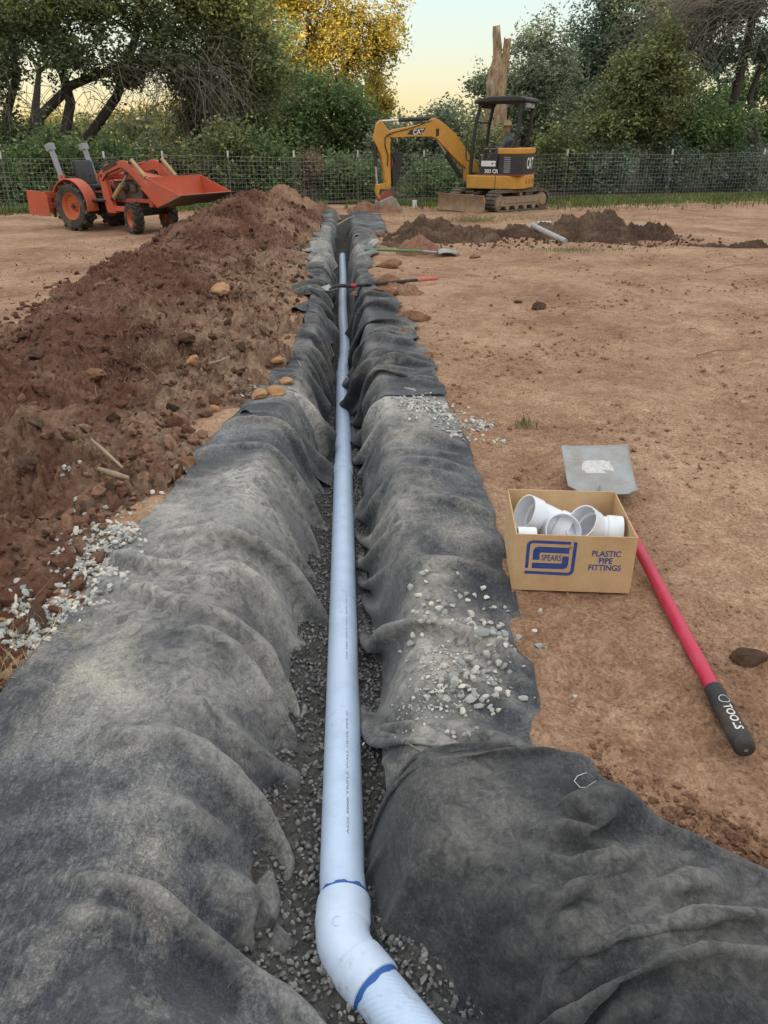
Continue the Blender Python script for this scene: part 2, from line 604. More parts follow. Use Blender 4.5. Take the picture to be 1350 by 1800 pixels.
# ------------------------------------------------------------------ filter cloth
def cloth_material():
    t = NT("filter_cloth")
    warp = t.noise(1.1, 4, 0.6)
    big = t.noise(1.9, 4, 0.55, dist=0.5)
    med = t.noise(6.5, 6, 0.68, dist=0.4)
    sm = t.mapping((1.0, 0.30, 1.0), (0, 0, 0.5))
    streak = t.noise(60, 4, 0.75, vec=sm, dist=1.2)
    fibre = t.noise(380, 3, 0.8)
    mot = t.noise(24, 6, 0.72, dist=0.8)
    base = t.ramp(t.math('ADD', t.math('MULTIPLY', big, 0.3), t.math('ADD', t.math('MULTIPLY', streak, 0.45), t.math('MULTIPLY', mot, 0.25))), [(0.36, (0.024, 0.027, 0.033)), (0.50, (0.048, 0.052, 0.060)), (0.64, (0.105, 0.110, 0.120))])
    dust = t.math('ADD', t.math('MULTIPLY', big, 0.72), t.math('ADD', t.math('MULTIPLY', streak, 0.14), t.math('MULTIPLY', mot, 0.14)))
    df = t.ramp(dust, [(0.475, 0.0), (0.55, 0.40), (0.63, 1.0)])
    dc = t.mix((0.215, 0.218, 0.225), (0.40, 0.36, 0.29), t.ramp(warp, [(0.40, 0.0), (0.58, 1.0)]))
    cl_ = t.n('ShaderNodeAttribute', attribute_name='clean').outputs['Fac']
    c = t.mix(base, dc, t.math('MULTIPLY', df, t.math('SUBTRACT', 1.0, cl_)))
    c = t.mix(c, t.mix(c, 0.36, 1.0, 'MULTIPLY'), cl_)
    felt = t.noise(115, 4, 0.8, dist=0.6)
    c = t.mix(c, t.ramp(felt, [(0.34, 0.42), (0.5, 0.95), (0.66, 1.75)]), 0.85, 'MULTIPLY')
    c = t.mix(c, t.ramp(fibre, [(0.3, 0.5), (0.7, 1.5)]), 0.7, 'MULTIPLY')
    a = t.n('ShaderNodeAttribute', attribute_name='dust')
    c = t.mix(c, (0.44, 0.41, 0.36), t.math('MULTIPLY', a.outputs['Fac'], t.ramp(mot, [(0.35, 0.25), (0.6, 1.0)])))
    h = t.math('ADD', t.math('MULTIPLY', felt, 0.6), t.math('MULTIPLY', streak, 0.4))
    m = t.done(c, 0.95, t.bump(h, 0.5, 0.003), spec=0.15)
    t.b.inputs['Sheen Weight'].default_value = 0.12
    t.b.inputs['Sheen Roughness'].default_value = 0.6
    return m
M_cloth = cloth_material()


def crease(x, y, poly, A, w1, w2, taper=0.25):
    """sharp-crested fold along a polyline; w1, w2: widths left and right of its direction"""
    pts = [np.array(p_) for p_ in poly]
    L_ = sum(np.hypot(*(b - a)) for a, b in zip(pts, pts[1:]))
    best = np.full(x.shape, 1e9)
    sgn = np.ones(x.shape)
    run = np.zeros(x.shape)
    acc = 0.0
    for a, b in zip(pts, pts[1:]):
        ab = b - a
        l = np.hypot(*ab)
        t = np.clip(((x - a[0]) * ab[0] + (y - a[1]) * ab[1]) / l ** 2, 0, 1)
        ex, ey = x - a[0] - t * ab[0], y - a[1] - t * ab[1]
        dd = np.hypot(ex, ey)
        m = dd < best
        best = np.where(m, dd, best)
        sgn = np.where(m, np.sign(ab[0] * ey - ab[1] * ex), sgn)
        run = np.where(m, (acc + t * l) / L_, run)
        acc += l
    w = np.where(sgn > 0, w1, w2)
    env = sstep(0, taper, run) * sstep(1, 1 - taper, run)
    return A * env * np.exp(-(best / w) ** 0.95)


def cr(pix, A, w1, w2, taper=0.25, z=0.0):
    poly = [tuple(gp(a, b, z)[:2]) for a, b in pix]
    return lambda x, y: crease(x, y, poly, A, w1, w2, taper)


def drape(t, w):
    """fold profile: rounded crest, tight valley"""
    return (1 - np.abs(np.sin(np.pi * t))) ** w


def wrinkles(s, d, x, y, seed, amp, along):
    """s: metres along the trench, d: metres out from it"""
    wx = s + 0.55 * fbm(s * 0.7, d * 0.7, 3, seed + 1) + 0.05 * fbm(s * 4, d * 3, 2, seed + 11)
    wd = d + 0.30 * fbm(s * 0.9 + 9, d * 0.9, 2, seed + 2)
    wall = sstep(0.50, 0.16, d)
    sk = 0.9 * vnoise(s * 0.5, d * 0.3, seed + 12)
    # hanging folds that start at the lip and run down the wall
    e1 = np.clip(0.35 + 1.9 * vnoise(s * 1.3, d * 0.4 + 3, seed + 13), 0, 1)
    e2 = np.clip(0.45 + 1.3 * vnoise(s * 2.1 + 7, d * 0.4, seed + 14), 0, 1)
    f1 = drape(wx * 2.3 + sk * wd * 2.0, 1.3) * e1 * sstep(0.85, 0.22, d)
    f2 = drape(wx * 5.7 - sk * wd * 3.0, 1.2) * e2 * wall
    # long sharp ridges across the flat part
    g1 = ridged(wx * 1.35 + wd * 0.4, wd * 0.5, 1, seed + 3)
    g2 = ridged((wx - wd * 0.8) * 2.2, (wx + wd) * 0.55, 1, seed + 5)
    g3 = ridged(wx * 5.0 + wd * 2.0, wd * 1.4, 1, seed + 4)
    m1 = sstep(-0.1, 0.35, vnoise(x * 1.1, y * 1.1, seed + 15))
    z = amp * (1.15 * f1 + 0.50 * f2 + (1 - 0.6 * wall) * (0.60 * g1 ** 2.0 + 0.55 * g2 ** 2.2 * m1) + 0.22 * g3 ** 2 * (1 - m1))
    z = z + amp * 0.30 * fbm(x * 1.8, y * 1.8, 2, seed + 7) + amp * 0.02 * fbm(x * 11, y * 11, 2, seed + 8)
    return z


def sheet_from(name, P, dmap, F, label, dust=None):
    """P (ny,nx,3) resting surface, F displacement along its normal"""
    tu = np.gradient(P, axis=0)
    tv = np.gradient(P, axis=1)
    N = np.cross(tv, tu)
    N /= np.linalg.norm(N, axis=2, keepdims=True) + 1e-9
    N = np.where(N[..., 2:3] < 0, -N, N)
    for _ in range(14):
        N[1:-1] = (N[:-2] + 2 * N[1:-1] + N[2:]) / 4
        N[:, 1:-1] = (N[:, :-2] + 2 * N[:, 1:-1] + N[:, 2:]) / 4
    N /= np.linalg.norm(N, axis=2, keepdims=True) + 1e-9
    Q = P + N * F[..., None]
    ny, nx = F.shape
    me = mesh_np(name, Q.reshape(-1, 3), grid_faces(ny, nx), M_cloth)
    at_ = me.attributes.new('dust', 'FLOAT', 'POINT')
    lo = F.copy()
    for _ in range(10):
        lo[1:-1] = (lo[:-2] + 2 * lo[1:-1] + lo[2:]) / 4
        lo[:, 1:-1] = (lo[:, :-2] + 2 * lo[:, 1:-1] + lo[:, 2:]) / 4
    rub = np.clip((F - lo) / 0.012, 0, 1) * 0.30
    at_.data.foreach_set('value', np.clip(rub + (0 if dust is None else dust), 0, 1).ravel().astype(np.float32))
    o = link(name, me)
    m = o.modifiers.new("thick", 'SOLIDIFY')
    m.thickness, m.offset = 0.004, -1
    tag(o, label, "filter cloth", "dark geotextile sheets lining the trench")
    return o, Q


# ------------------------------------------------------------------ cloth settling (position based, on a grid)
HX = np.linspace(-2.2, 2.6, 481); HYl = np.linspace(-0.8, 10.4, 934)
_hx, _hy = np.meshgrid(HX, HYl)
HT = H(_hx, _hy)
HTy, HTx = np.gradient(HT, HYl[1] - HYl[0], HX[1] - HX[0])


def h_at(x, y):
    fx = np.clip((x - HX[0]) / (HX[1] - HX[0]), 0, 479.999); fy = np.clip((y - HYl[0]) / (HYl[1] - HYl[0]), 0, 932.999)
    i, j = fx.astype(int), fy.astype(int)
    u, v = fx - i, fy - j
    f = lambda A: A[j, i] * (1 - u) * (1 - v) + A[j, i + 1] * u * (1 - v) + A[j + 1, i] * (1 - u) * v + A[j + 1, i + 1] * u * v
    return f(HT), f(HTx), f(HTy)


def settle(P0, es, ed, seedF, pin, steps=90, its=10, bend=0.25, grav=0.0011, off=0.012, fric=0.5):
    """P0 (ny,nx,3) resting grid, es/ed extra length along rows' axis 0/1, seedF initial bulge; returns settled grid"""
    N = np.cross(np.gradient(P0, axis=1), np.gradient(P0, axis=0))
    N = N / (np.sqrt((N * N).sum(-1, keepdims=True)) + 1e-9)
    N = np.where(N[..., 2:3] < 0, -N, N)
    for _ in range(8):
        N[1:-1] = (N[:-2] + 2 * N[1:-1] + N[2:]) / 4
        N[:, 1:-1] = (N[:, :-2] + 2 * N[:, 1:-1] + N[:, 2:]) / 4
    P = P0 + N * seedF[..., None]
    nrm = lambda A: np.sqrt((A * A).sum(-1))
    T = P.copy()                                   # cloth length is taken from the bulged surface
    La = nrm(T[1:] - T[:-1]) * (1 + 0.5 * (es[1:] + es[:-1]))
    Lb = nrm(T[:, 1:] - T[:, :-1]) * (1 + 0.5 * (ed[:, 1:] + ed[:, :-1]))
    d1 = np.sqrt(0.25 * (La[:, 1:] + La[:, :-1]) ** 2 + 0.25 * (Lb[1:] + Lb[:-1]) ** 2)
    Ba = La[1:] + La[:-1]; Bb = Lb[:, 1:] + Lb[:, :-1]
    w = (~pin)[..., None].astype(float)
    V = np.zeros_like(P)

    def fix(sa, sb, rest, k):
        A, B = P[sa], P[sb]
        d = B - A
        L = nrm(d) + 1e-9
        c = (k * (L - rest) / L * 0.5)[..., None] * d
        P[sa] = A + c; P[sb] = B - c
    ny, nx = P.shape[:2]
    S = lambda a, b, n_=None: slice(a, b, n_)
    for st in range(steps):
        Pold = P.copy()
        P = P + V * 0.96 * w
        P[..., 2] -= grav * w[..., 0]
        for it in range(its):
            for q in (0, 1):
                n_ = (ny - q) // 2
                a = S(q, q + 2 * n_, 2); b = S(q + 1, q + 2 * n_, 2)
                fix((a, S(None, None)), (b, S(None, None)), La[q:q + 2 * n_ - 1:2], 0.9)
                m_ = (nx - q) // 2
                a = S(q, q + 2 * m_, 2); b = S(q + 1, q + 2 * m_, 2)
                fix((S(None, None), a), (S(None, None), b), Lb[:, q:q + 2 * m_ - 1:2], 0.9)
                a = S(q, q + 2 * n_, 2); b = S(q + 1, q + 2 * n_, 2)
                fix((a, S(0, nx - 1)), (b, S(1, nx)), d1[q:q + 2 * n_ - 1:2], 0.35)
                fix((a, S(1, nx)), (b, S(0, nx - 1)), d1[q:q + 2 * n_ - 1:2], 0.35)
            if it % 2 == 0:
                for q in range(4):
                    n_ = (ny - 2 - q + 3) // 4
                    fix((S(q, q + 4 * n_ - 3, 4), S(None, None)), (S(q + 2, q + 4 * n_ - 1, 4), S(None, None)), Ba[q:q + 4 * n_ - 3:4], bend)
                    m_ = (nx - 2 - q + 3) // 4
                    fix((S(None, None), S(q, q + 4 * m_ - 3, 4)), (S(None, None), S(q + 2, q + 4 * m_ - 1, 4)), Bb[:, q:q + 4 * m_ - 3:4], bend)
            P = np.where(pin[..., None], P0, P)
            if it % 3 == 2 or it == its - 1:
                h, hx_, hy_ = h_at(P[..., 0], P[..., 1])
                pen = np.clip(h + off - P[..., 2], 0, 0.2)
                k = pen / (1 + hx_ ** 2 + hy_ ** 2)
                P[..., 0] -= hx_ * k; P[..., 1] -= hy_ * k; P[..., 2] += k
                touch = pen > 0
        V = P - Pold
        V = np.where(touch[..., None], V * (1 - fric), V)
    return P


def finish_sheet(name, Q, label, dust=None, level=1, clean=0.0):
    ny, nx = Q.shape[:2]
    me = mesh_np(name, Q.reshape(-1, 3), grid_faces(ny, nx), M_cloth)
    lo = Q[..., 2].copy()
    for _ in range(6):
        lo[1:-1] = (lo[:-2] + 2 * lo[1:-1] + lo[2:]) / 4
        lo[:, 1:-1] = (lo[:, :-2] + 2 * lo[:, 1:-1] + lo[:, 2:]) / 4
    rub = np.clip((Q[..., 2] - lo) / 0.010, 0, 1) * 0.30 * (1 - clean)
    at_ = me.attributes.new('dust', 'FLOAT', 'POINT')
    at_.data.foreach_set('value', np.clip(rub + (0 if dust is None else dust(Q[..., 0], Q[..., 1])), 0, 1).ravel().astype(np.float32))
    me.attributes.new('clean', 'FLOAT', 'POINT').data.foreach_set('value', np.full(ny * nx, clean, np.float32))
    o = link(name, me)
    if level:
        m = o.modifiers.new("smooth", 'SUBSURF')
        m.levels = m.render_levels = level
    m = o.modifiers.new("thick", 'SOLIDIFY')
    m.thickness, m.offset, m.use_rim_only = 0.003, -1, True
    tag(o, label, "filter cloth", "dark geotextile sheets lining the trench")
    return o


def dense(Q):
    """midpoints added, for height look-ups"""
    A = np.repeat(Q, 2, axis=0)[:-1]; A[1::2] = (Q[:-1] + Q[1:]) / 2
    B = np.repeat(A, 2, axis=1)[:, :-1]; B[:, 1::2] = (A[:, :-1] + A[:, 1:]) / 2
    return B


def arc_rows(P, nx):
    """resample every row to equal arc length"""
    out = np.empty((P.shape[0], nx, 3))
    for i, r_ in enumerate(P):
        l = np.concatenate([[0], np.cumsum(np.sqrt(((r_[1:] - r_[:-1]) ** 2).sum(1)))])
        t = np.linspace(0, l[-1], nx)
        for k in range(3): out[i, :, k] = np.interp(t, l, r_[:, k])
    return out


def side_sheet(name, label, y0, y1, side, outer, seed, amp=0.03, off=0.012, folds=(), nx=70, dust=None, rag=0.06, lift=0.0, es0=0.10, es1=0.20, ed0=0.03, ed1=0.07, dy=0.031, steps=80, its=9, bend=0.12, skew=0.0, clean=0.0):
    ny = int((y1 - y0) / dy)
    v = np.linspace(0, 1, 260)
    Y, V = np.meshgrid(np.linspace(y0, y1, ny), v, indexing='ij')
    q = (Y - y0) / (y1 - y0)
    Y = Y + rag * fbm(V * 3 + seed, V * 0, 3, seed + 60) * (1 - q) ** 6 + rag * fbm(V * 3 + seed + 5, V * 0 + 3, 3, seed + 61) * q ** 6
    Y = Y + skew * V * (1 - 0.5 * q)
    out = outer(Y) + rag * 0.6 * fbm(Y * 1.6, Y * 0 + side, 4, seed + 62) + rag * 0.25 * vnoise(Y * 7, Y * 0 + 1.5, seed + 63)
    d0 = 0.17 + 0.05 * sstep(2.2, 1.4, Y) if side < 0 else 0.13
    d = d0 + (out - d0) * V
    X = np.where(Y < BEND[1], cx(BEND[1]) + side * d, cx(Y) + side * d)
    if side < 0: X = X + np.clip(BEND[1] - Y, 0, None) * 0.83 * (1 - V) ** 1.2      # follows the side leg round the bend
    P0 = arc_rows(np.stack([X, Y, H(X, Y) + off], -1), nx)
    X, Y = P0[..., 0], P0[..., 1]
    d, _, _ = trench(X, Y)
    V = np.linspace(0, 1, nx)[None, :] + 0 * X
    es = (es0 + es1 * np.clip(0.1 + 1.3 * fbm(X * 1.1, Y * 1.1, 2, seed + 70), 0, 1)) * (0.15 + 0.85 * sstep(1.0, 0.72, V))
    ed = ed0 + ed1 * np.clip(0.2 + fbm(X * 1.3 + 4, Y * 1.3, 2, seed + 71), 0, 1)
    F = 0.6 * amp * fbm(X * 2.5, Y * 2.5, 2, seed) + wrinkles(Y, d, X, Y, seed, amp, side)
    for f in folds: F = F + 2.1 * f(X, Y)
    F = np.clip(F, -0.01, 0.20) * sstep(1.0, 0.93, V)
    if side > 0 and y0 < 2:
        calm = sstep(1.64, 2.05, Y)            # lies flat where the foreground sheet covers it
        F, es, ed = F * calm, es * calm, ed * calm
    pin = np.zeros(X.shape, bool)
    pin[:, -1] = True; pin[:, 0] = True
    if y0 < 1: pin[0] = True
    if side > 0 and y0 < 2: pin |= Y < 1.64
    Q = settle(P0, es, ed, F + 0.008, pin, steps, its, bend, off=off)
    Q[..., 2] += lift * sstep(0.85, 1.0, V) * np.clip(0.3 + vnoise(Y * 2.3, Y * 0, seed + 64), 0, 1)
    return finish_sheet(name, Q, label, dust, 1, clean), dense(Q)


def blob(cx_, cy_, rx, ry, k=1.0, seed=3):
    return lambda X, Y: k * sstep(1.5, 0.1, np.hypot((X - cx_) / rx, (Y - cy_) / ry) + 0.5 * fbm(X * 3.5, Y * 3.5, 3, seed))


def dsum(*fs): return lambda X, Y: sum(f(X, Y) for f in fs)


left_folds = [
    cr([(150, 1010), (300, 985), (430, 962), (575, 968)], 0.060, 0.03, 0.16, 0.2),
    cr([(100, 1120), (240, 1085), (340, 1040), (470, 1010)], 0.045, 0.10, 0.035),
    cr([(170, 1135), (330, 1110), (430, 1140), (500, 1230)], 0.035, 0.03, 0.08),
    cr([(330, 1130), (430, 1205), (490, 1290), (530, 1370)], 0.05, 0.03, 0.10),
    cr([(390, 1210), (450, 1300), (500, 1400)], 0.035, 0.025, 0.08),
    cr([(210, 1310), (260, 1340), (360, 1411), (440, 1470)], 0.050, 0.03, 0.11),
    cr([(60, 1480), (230, 1475), (310, 1455), (350, 1420)], 0.035, 0.08, 0.025),
    cr([(250, 1580), (310, 1520), (390, 1490), (515, 1445)], 0.085, 0.10, 0.025, 0.2),
    cr([(330, 1560), (390, 1580), (440, 1640), (460, 1700)], 0.06, 0.03, 0.07),
    cr([(0, 1740), (140, 1640), (250, 1560)], 0.035, 0.05, 0.03),
    cr([(280, 1830), (380, 1770), (480, 1715), (560, 1705)], 0.06, 0.06, 0.02),
    cr([(300, 780), (420, 760), (550, 765)], 0.04, 0.03, 0.09),
]
cl_left, QL = side_sheet("filter_cloth", "wide dusty dark grey cloth draped over the left foreground of the trench", -0.05, 5.0, -1, outer_left, 101, 0.036, 0.014, left_folds, 66,
    dsum(blob(-0.80, 2.7, 0.45, 0.8, 0.60, 5), blob(-0.62, 3.6, 0.25, 0.35, 0.55, 6), blob(-0.6, 1.9, 0.25, 0.3, 0.25, 7)), 0.10, es0=0.0, es1=0.09, ed0=0.01, ed1=0.07, skew=0.25, clean=0.12)

cl_left2, _ = side_sheet("filter_cloth", "crumpled dark cloth on the left trench wall behind the wide dusty sheet", 4.55, 8.1, -1,
    lambda y: np.interp(y, [4.5, 5.2, 6, 7, 8.2], [0.62, 0.62, 0.44, 0.38, 0.36]), 131, 0.06, 0.004, (), 30, blob(-0.55, 5.1, 0.15, 0.3, 0.9), 0.10, 0.03, es0=0.10, es1=0.3, steps=50, clean=0.45)
cl_left3, _ = side_sheet("filter_cloth", "dark cloth flap sagging into the left of the trench below the crossing shovel", 7.9, 10.9, -1,
    lambda y: 0.44 + 0.10 * np.sin(y * 5.0), 151, 0.07, 0.010, (), 24, None, 0.14, 0.05, es0=0.12, es1=0.3, dy=0.045, steps=50, clean=0.6)
cl_left4, _ = side_sheet("filter_cloth", "pale ragged cloth at the far left end of the trench beside the spoil heap", 10.6, 19.0, -1,
    lambda y: 0.52 + 0.10 * np.sin(y * 3.1) + 0.06 * np.sin(y * 7.7), 171, 0.075, 0.012, (), 22, dsum(blob(-1.2, 12.5, 0.5, 1.4, 0.5), blob(-1.3, 15.5, 0.5, 1.2, 0.4)), 0.20, 0.05, dy=0.06, steps=0, clean=0.2)

right_folds = [
    cr([(690, 1290), (720, 1180), (800, 1100), (900, 1090)], 0.03, 0.03, 0.08),
    cr([(650, 1400), (700, 1320), (760, 1250), (860, 1270)], 0.035, 0.03, 0.06),
    cr([(700, 960), (760, 800), (880, 790)], 0.03, 0.05, 0.03),
    cr([(690, 900), (740, 780), (820, 765)], 0.045, 0.06, 0.025),
    cr([(680, 1060), (780, 1040), (900, 1060)], 0.02, 0.03, 0.06),
]
cl_right, QR = side_sheet("filter_cloth", "long dark cloth on the right of the trench with pale gravel spilled on it", 1.50, 5.75, 1, outer_right, 201, 0.075, 0.012, right_folds, 42,
    dsum(blob(0.22, 2.15, 0.20, 0.45, 0.85, 9), blob(0.05, 3.1, 0.12, 0.5, 0.35, 10), blob(0.15, 4.9, 0.35, 0.45, 0.9, 11)), 0.04, es0=0.02, es1=0.15, ed0=0.01, ed1=0.08, skew=-0.3, clean=0.25)
cl_right2, _ = side_sheet("filter_cloth", "wrinkled dark cloth on the right trench wall beyond the far gravel spill", 5.35, 9.6, 1, outer_right, 231, 0.06, 0.022,
    [cr([(650, 690), (700, 640), (760, 640)], 0.06, 0.03, 0.1), cr([(640, 640), (690, 590), (740, 580)], 0.05, 0.03, 0.1), cr([(680, 560), (700, 545), (740, 540)], 0.05, 0.05, 0.1)], 40, None, 0.12, 0.04, es0=0.10, es1=0.32, ed1=0.12, steps=60, skew=-0.3, clean=0.5)
cl_right3, _ = side_sheet("filter_cloth", "narrow dark cloth strip on the right trench wall by the two crossing shovels", 9.3, 14.6, 1, outer_right, 251, 0.075, 0.014, (), 24, blob(-0.3, 12.8, 0.4, 0.8, 0.5), 0.16, 0.05, dy=0.06, steps=0, clean=0.45)
cl_right4, _ = side_sheet("filter_cloth", "dark cloth spread at the far right end of the trench by the dug mound", 14.3, 19.0, 1, outer_right, 271, 0.075, 0.020, (), 26, None, 0.16, 0.04, dy=0.06, steps=0, clean=0.5)

# the foreground sheet at the right: ruled between its upper edge and the floor of the side leg
EDGE = np.array([(-0.02, 1.60), (0.10, 1.635), (0.36, 1.66), (0.555, 1.65), (0.60, 1.55), (0.66, 1.39), (0.78, 1.32), (0.89, 1.25), (1.15, 1.12), (1.6, 0.95), (2.3, 0.80)])
INNER = np.array([(-0.06, 1.56), (-0.055, 1.48), (-0.045, 1.40), (-0.03, 1.32), (0.0, 1.22), (0.05, 1.14), (0.12, 1.05), (0.20, 0.95), (0.34, 0.78), (0.62, 0.45), (1.1, -0.1)])
ku = np.linspace(0, len(EDGE) - 1, 100)
ki = np.arange(len(EDGE))
kv = np.linspace(0, 1, 260)
def smooth_line(P_): 
    q = np.stack([np.interp(ku, ki, P_[:, k]) for k in (0, 1)], 1)
    for _ in range(4): q[1:-1] = (q[:-2] + q[1:-1] * 2 + q[2:]) / 4
    return q
E_, I_ = smooth_line(EDGE), smooth_line(INNER)
E_ = E_ + 0.012 * np.stack([fbm(ku * 1.7, ku * 0, 3, 281), fbm(ku * 1.7, ku * 0 + 4, 3, 282)], 1)
PX = E_[:, None, :] + (I_ - E_)[:, None, :] * kv[None, :, None]
X, Y = PX[..., 0], PX[..., 1]
P0 = arc_rows(np.stack([X, Y, H(X, Y) + 0.04 + 0.03 * sstep(0, 0.10, kv)[None, :]], -1), 58)
X, Y = P0[..., 0], P0[..., 1]
V = np.linspace(0, 1, 58)[None, :] + 0 * X
d, sd, s = trench(X, Y)
F = 0.03 * fbm(X * 3, Y * 3, 2, 291) + 0.15 * wrinkles(s, d, X, Y, 291, 0.05, 1)
step_poly = [(1046, 1385), (1012, 1480), (992, 1620), (962, 1810), (940, 1900)]
sp = [tuple(gp(a, b, 0.02)[:2]) for a, b in step_poly]
stepx = np.interp(Y, [q[1] for q in sp][::-1], [q[0] for q in sp][::-1])
F = F + 0.05 * sstep(-0.02, 0.02, X - stepx) * sstep(0.30, 0.02, X - stepx) * sstep(1.52, 1.40, Y)
for f in (cr([(700, 1395), (660, 1470), (650, 1560), (690, 1680)], 0.05, 0.04, 0.07),
          cr([(1046, 1390), (1010, 1490), (930, 1560), (850, 1650), (830, 1760)], 0.09, 0.03, 0.06),
          cr([(1046, 1390), (1012, 1480), (992, 1620), (962, 1810)], 0.10, 0.05, 0.02),
          cr([(820, 1400), (800, 1500), (740, 1600)], 0.04, 0.06, 0.06),
          cr([(1170, 1500), (1150, 1580), (1165, 1700), (1150, 1800)], 0.08, 0.05, 0.03),
          cr([(1080, 1600), (1060, 1700), (1050, 1800)], 0.05, 0.03, 0.05),
          cr([(760, 1540), (800, 1620), (830, 1700)], 0.06, 0.03, 0.05)):
    F = F + 1.25 * f(X, Y)
F = np.clip(F, -0.01, 0.18) * sstep(0, 0.10, V)
UU = np.linspace(0, 1, X.shape[0])[:, None] + 0 * X
es = (0.01 + 0.06 * np.clip(0.2 + 1.2 * fbm(X * 1.6, Y * 1.6, 2, 293), 0, 1)) * (0.1 + 0.9 * sstep(0, 0.25, V)) * sstep(0.12, 0.3, UU)
ed = 0.02 + 0.06 * np.clip(0.2 + fbm(X * 1.6 + 3, Y * 1.6, 2, 294), 0, 1)
pin = np.zeros(X.shape, bool); pin[:, 0] = True; pin[:, -1] = True; pin[-1] = True
QF = settle(P0, es, ed, F + 0.01, pin, 80, 9, 0.15, off=0.040)
cl_fore = finish_sheet("filter_cloth", QF, "heavy dark cloth folded over the trench corner in the right foreground",
    dsum(blob(0.28, 1.42, 0.22, 0.2, 0.22, 12), blob(0.70, 1.1, 0.3, 0.2, 0.25, 13)), clean=0.72)
QF = dense(QF)

# ------------------------------------------------------------------ gravel bed in the trench
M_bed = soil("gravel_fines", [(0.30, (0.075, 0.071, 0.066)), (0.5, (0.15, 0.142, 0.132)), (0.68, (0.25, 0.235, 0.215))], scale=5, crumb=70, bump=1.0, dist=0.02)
yy = [0.2]
while yy[-1] < Y_END + 0.2: yy.append(yy[-1] + max(0.02, 0.006 * yy[-1]))
yy = np.array(yy)
U, Yb = np.meshgrid(np.linspace(-0.36, 0.30, 56), yy)
Xb = np.where(Yb < 1.24, U + BEND[0] + np.clip(1.24 - Yb, 0, 5) * 0.83, U + cx(Yb))
Zb = pipe_z(Yb) - 0.012 + 0.018 * fbm(Xb * 4, Yb * 2, 3, 61) + 0.02 * clods(Xb * 34, Yb * 34, 62, 0.2, 0.7, 0.8) + 0.035 * sstep(0.1, 0.24, np.abs(U)) + 0.36 * sstep(18.0, 19.3, Yb)
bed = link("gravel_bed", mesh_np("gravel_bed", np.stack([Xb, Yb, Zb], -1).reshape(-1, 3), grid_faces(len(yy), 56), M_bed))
tag(bed, "grey gravel bed along the trench floor under the pipe", "gravel", kind="stuff")


def stone_mesh(seed, sub, flat=0.65, rough=0.28):
    bm = bmesh.new()
    bmesh.ops.create_icosphere(bm, subdivisions=sub, radius=1.0)
    rnd = random.Random(seed)
    off = [Vector((rnd.gauss(0, 1), rnd.gauss(0, 1), rnd.gauss(0, 1))).normalized() for _ in range(9)]
    cut = [rnd.uniform(0.45, 0.80) for _ in off]
    sc = Vector((rnd.uniform(0.85, 1.35), rnd.uniform(0.7, 1.0), flat * rnd.uniform(0.8, 1.15)))
    for v in bm.verts:
        p = v.co.normalized()
        for n_, c_ in zip(off, cut):
            q = p.dot(n_)
            if q > c_: p = p - n_ * (q - c_) * 0.85
        p = p * (1 + rough * 0.25 * rnd.uniform(-1, 1))
        v.co = Vector((p.x * sc.x, p.y * sc.y, p.z * sc.z))
    vs_ = np.array([v.co[:] for v in bm.verts])
    bm.verts.index_update()
    fs_ = np.array([[v.index for v in f.verts] for f in bm.faces])
    bm.free()
    return vs_, fs_


def scatter(name, pts, sizes, mat, seed, sub=1, kinds=6, flat=0.65, sink=0.25, smooth=False, rough=0.3):
    """many small stones joined into one mesh (stuff)"""
    rng = np.random.default_rng(seed)
    protos = [stone_mesh(seed * 10 + k, sub, flat, rough) for k in range(kinds)]
    V, Fc, b = [], [], 0
    which = rng.integers(0, kinds, len(pts))
    ang = rng.uniform(0, 6.283, len(pts))
    tilt = rng.normal(0, 0.35, (len(pts), 2))
    for k in range(kinds):
        m = np.where(which == k)[0]
        if not len(m): continue
        v0, f0 = protos[k]
        c, s = np.cos(ang[m])[:, None], np.sin(ang[m])[:, None]
        x = v0[None, :, 0]; y = v0[None, :, 1]; z = v0[None, :, 2]
        zz = z + x * tilt[m, 0:1] + y * tilt[m, 1:2]
        vv = np.stack([x * c - y * s, x * s + y * c, zz], -1) * sizes[m][:, None, None]
        vv = vv + pts[m][:, None, :]
        vv[..., 2] += (sizes[m] * flat * (1 - 2 * sink))[:, None]
        ff = f0[None] + (np.arange(len(m)) * len(v0))[:, None, None] + b
        V.append(vv.reshape(-1, 3)); Fc.append(ff.reshape(-1, 3))
        b += len(m) * len(v0)
    return link(name, mesh_np(name, np.concatenate(V), np.concatenate(Fc), mat, smooth))


def stone_mat(name, a, b, c, island=True):
    t = NT(name)
    g = t.n('ShaderNodeNewGeometry').outputs['Random Per Island'] if island else t.n('ShaderNodeObjectInfo').outputs['Random']
    col = t.ramp(g, [(0.0, a), (0.45, b), (0.8, c), (1.0, tuple(q * 1.25 for q in c))])
    n1 = t.noise(60, 5, 0.7)
    col = t.mix(col, t.ramp(n1, [(0.3, 0.65), (0.7, 1.25)]), 0.7, 'MULTIPLY')
    return t.done(col, 0.9, t.bump(n1, 0.5, 0.004), spec=0.25)


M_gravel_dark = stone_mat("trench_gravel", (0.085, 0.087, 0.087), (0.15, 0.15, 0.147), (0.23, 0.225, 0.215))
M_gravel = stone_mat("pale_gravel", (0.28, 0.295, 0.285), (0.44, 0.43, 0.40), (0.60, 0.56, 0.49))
M_stone = stone_mat("pale_gravel_stone", (0.30, 0.315, 0.305), (0.46, 0.45, 0.42), (0.62, 0.575, 0.50), island=False)

rng = np.random.default_rng(5)
pts = []
n = 0
NG = 13000
yr = 0.75 + rng.random(NG) ** 2.0 * 7.5
ur = rng.uniform(-0.30, 0.26, NG)
xr = np.where(yr < 1.24, ur + BEND[0] + (1.24 - yr) * 0.83, ur + cx(yr))
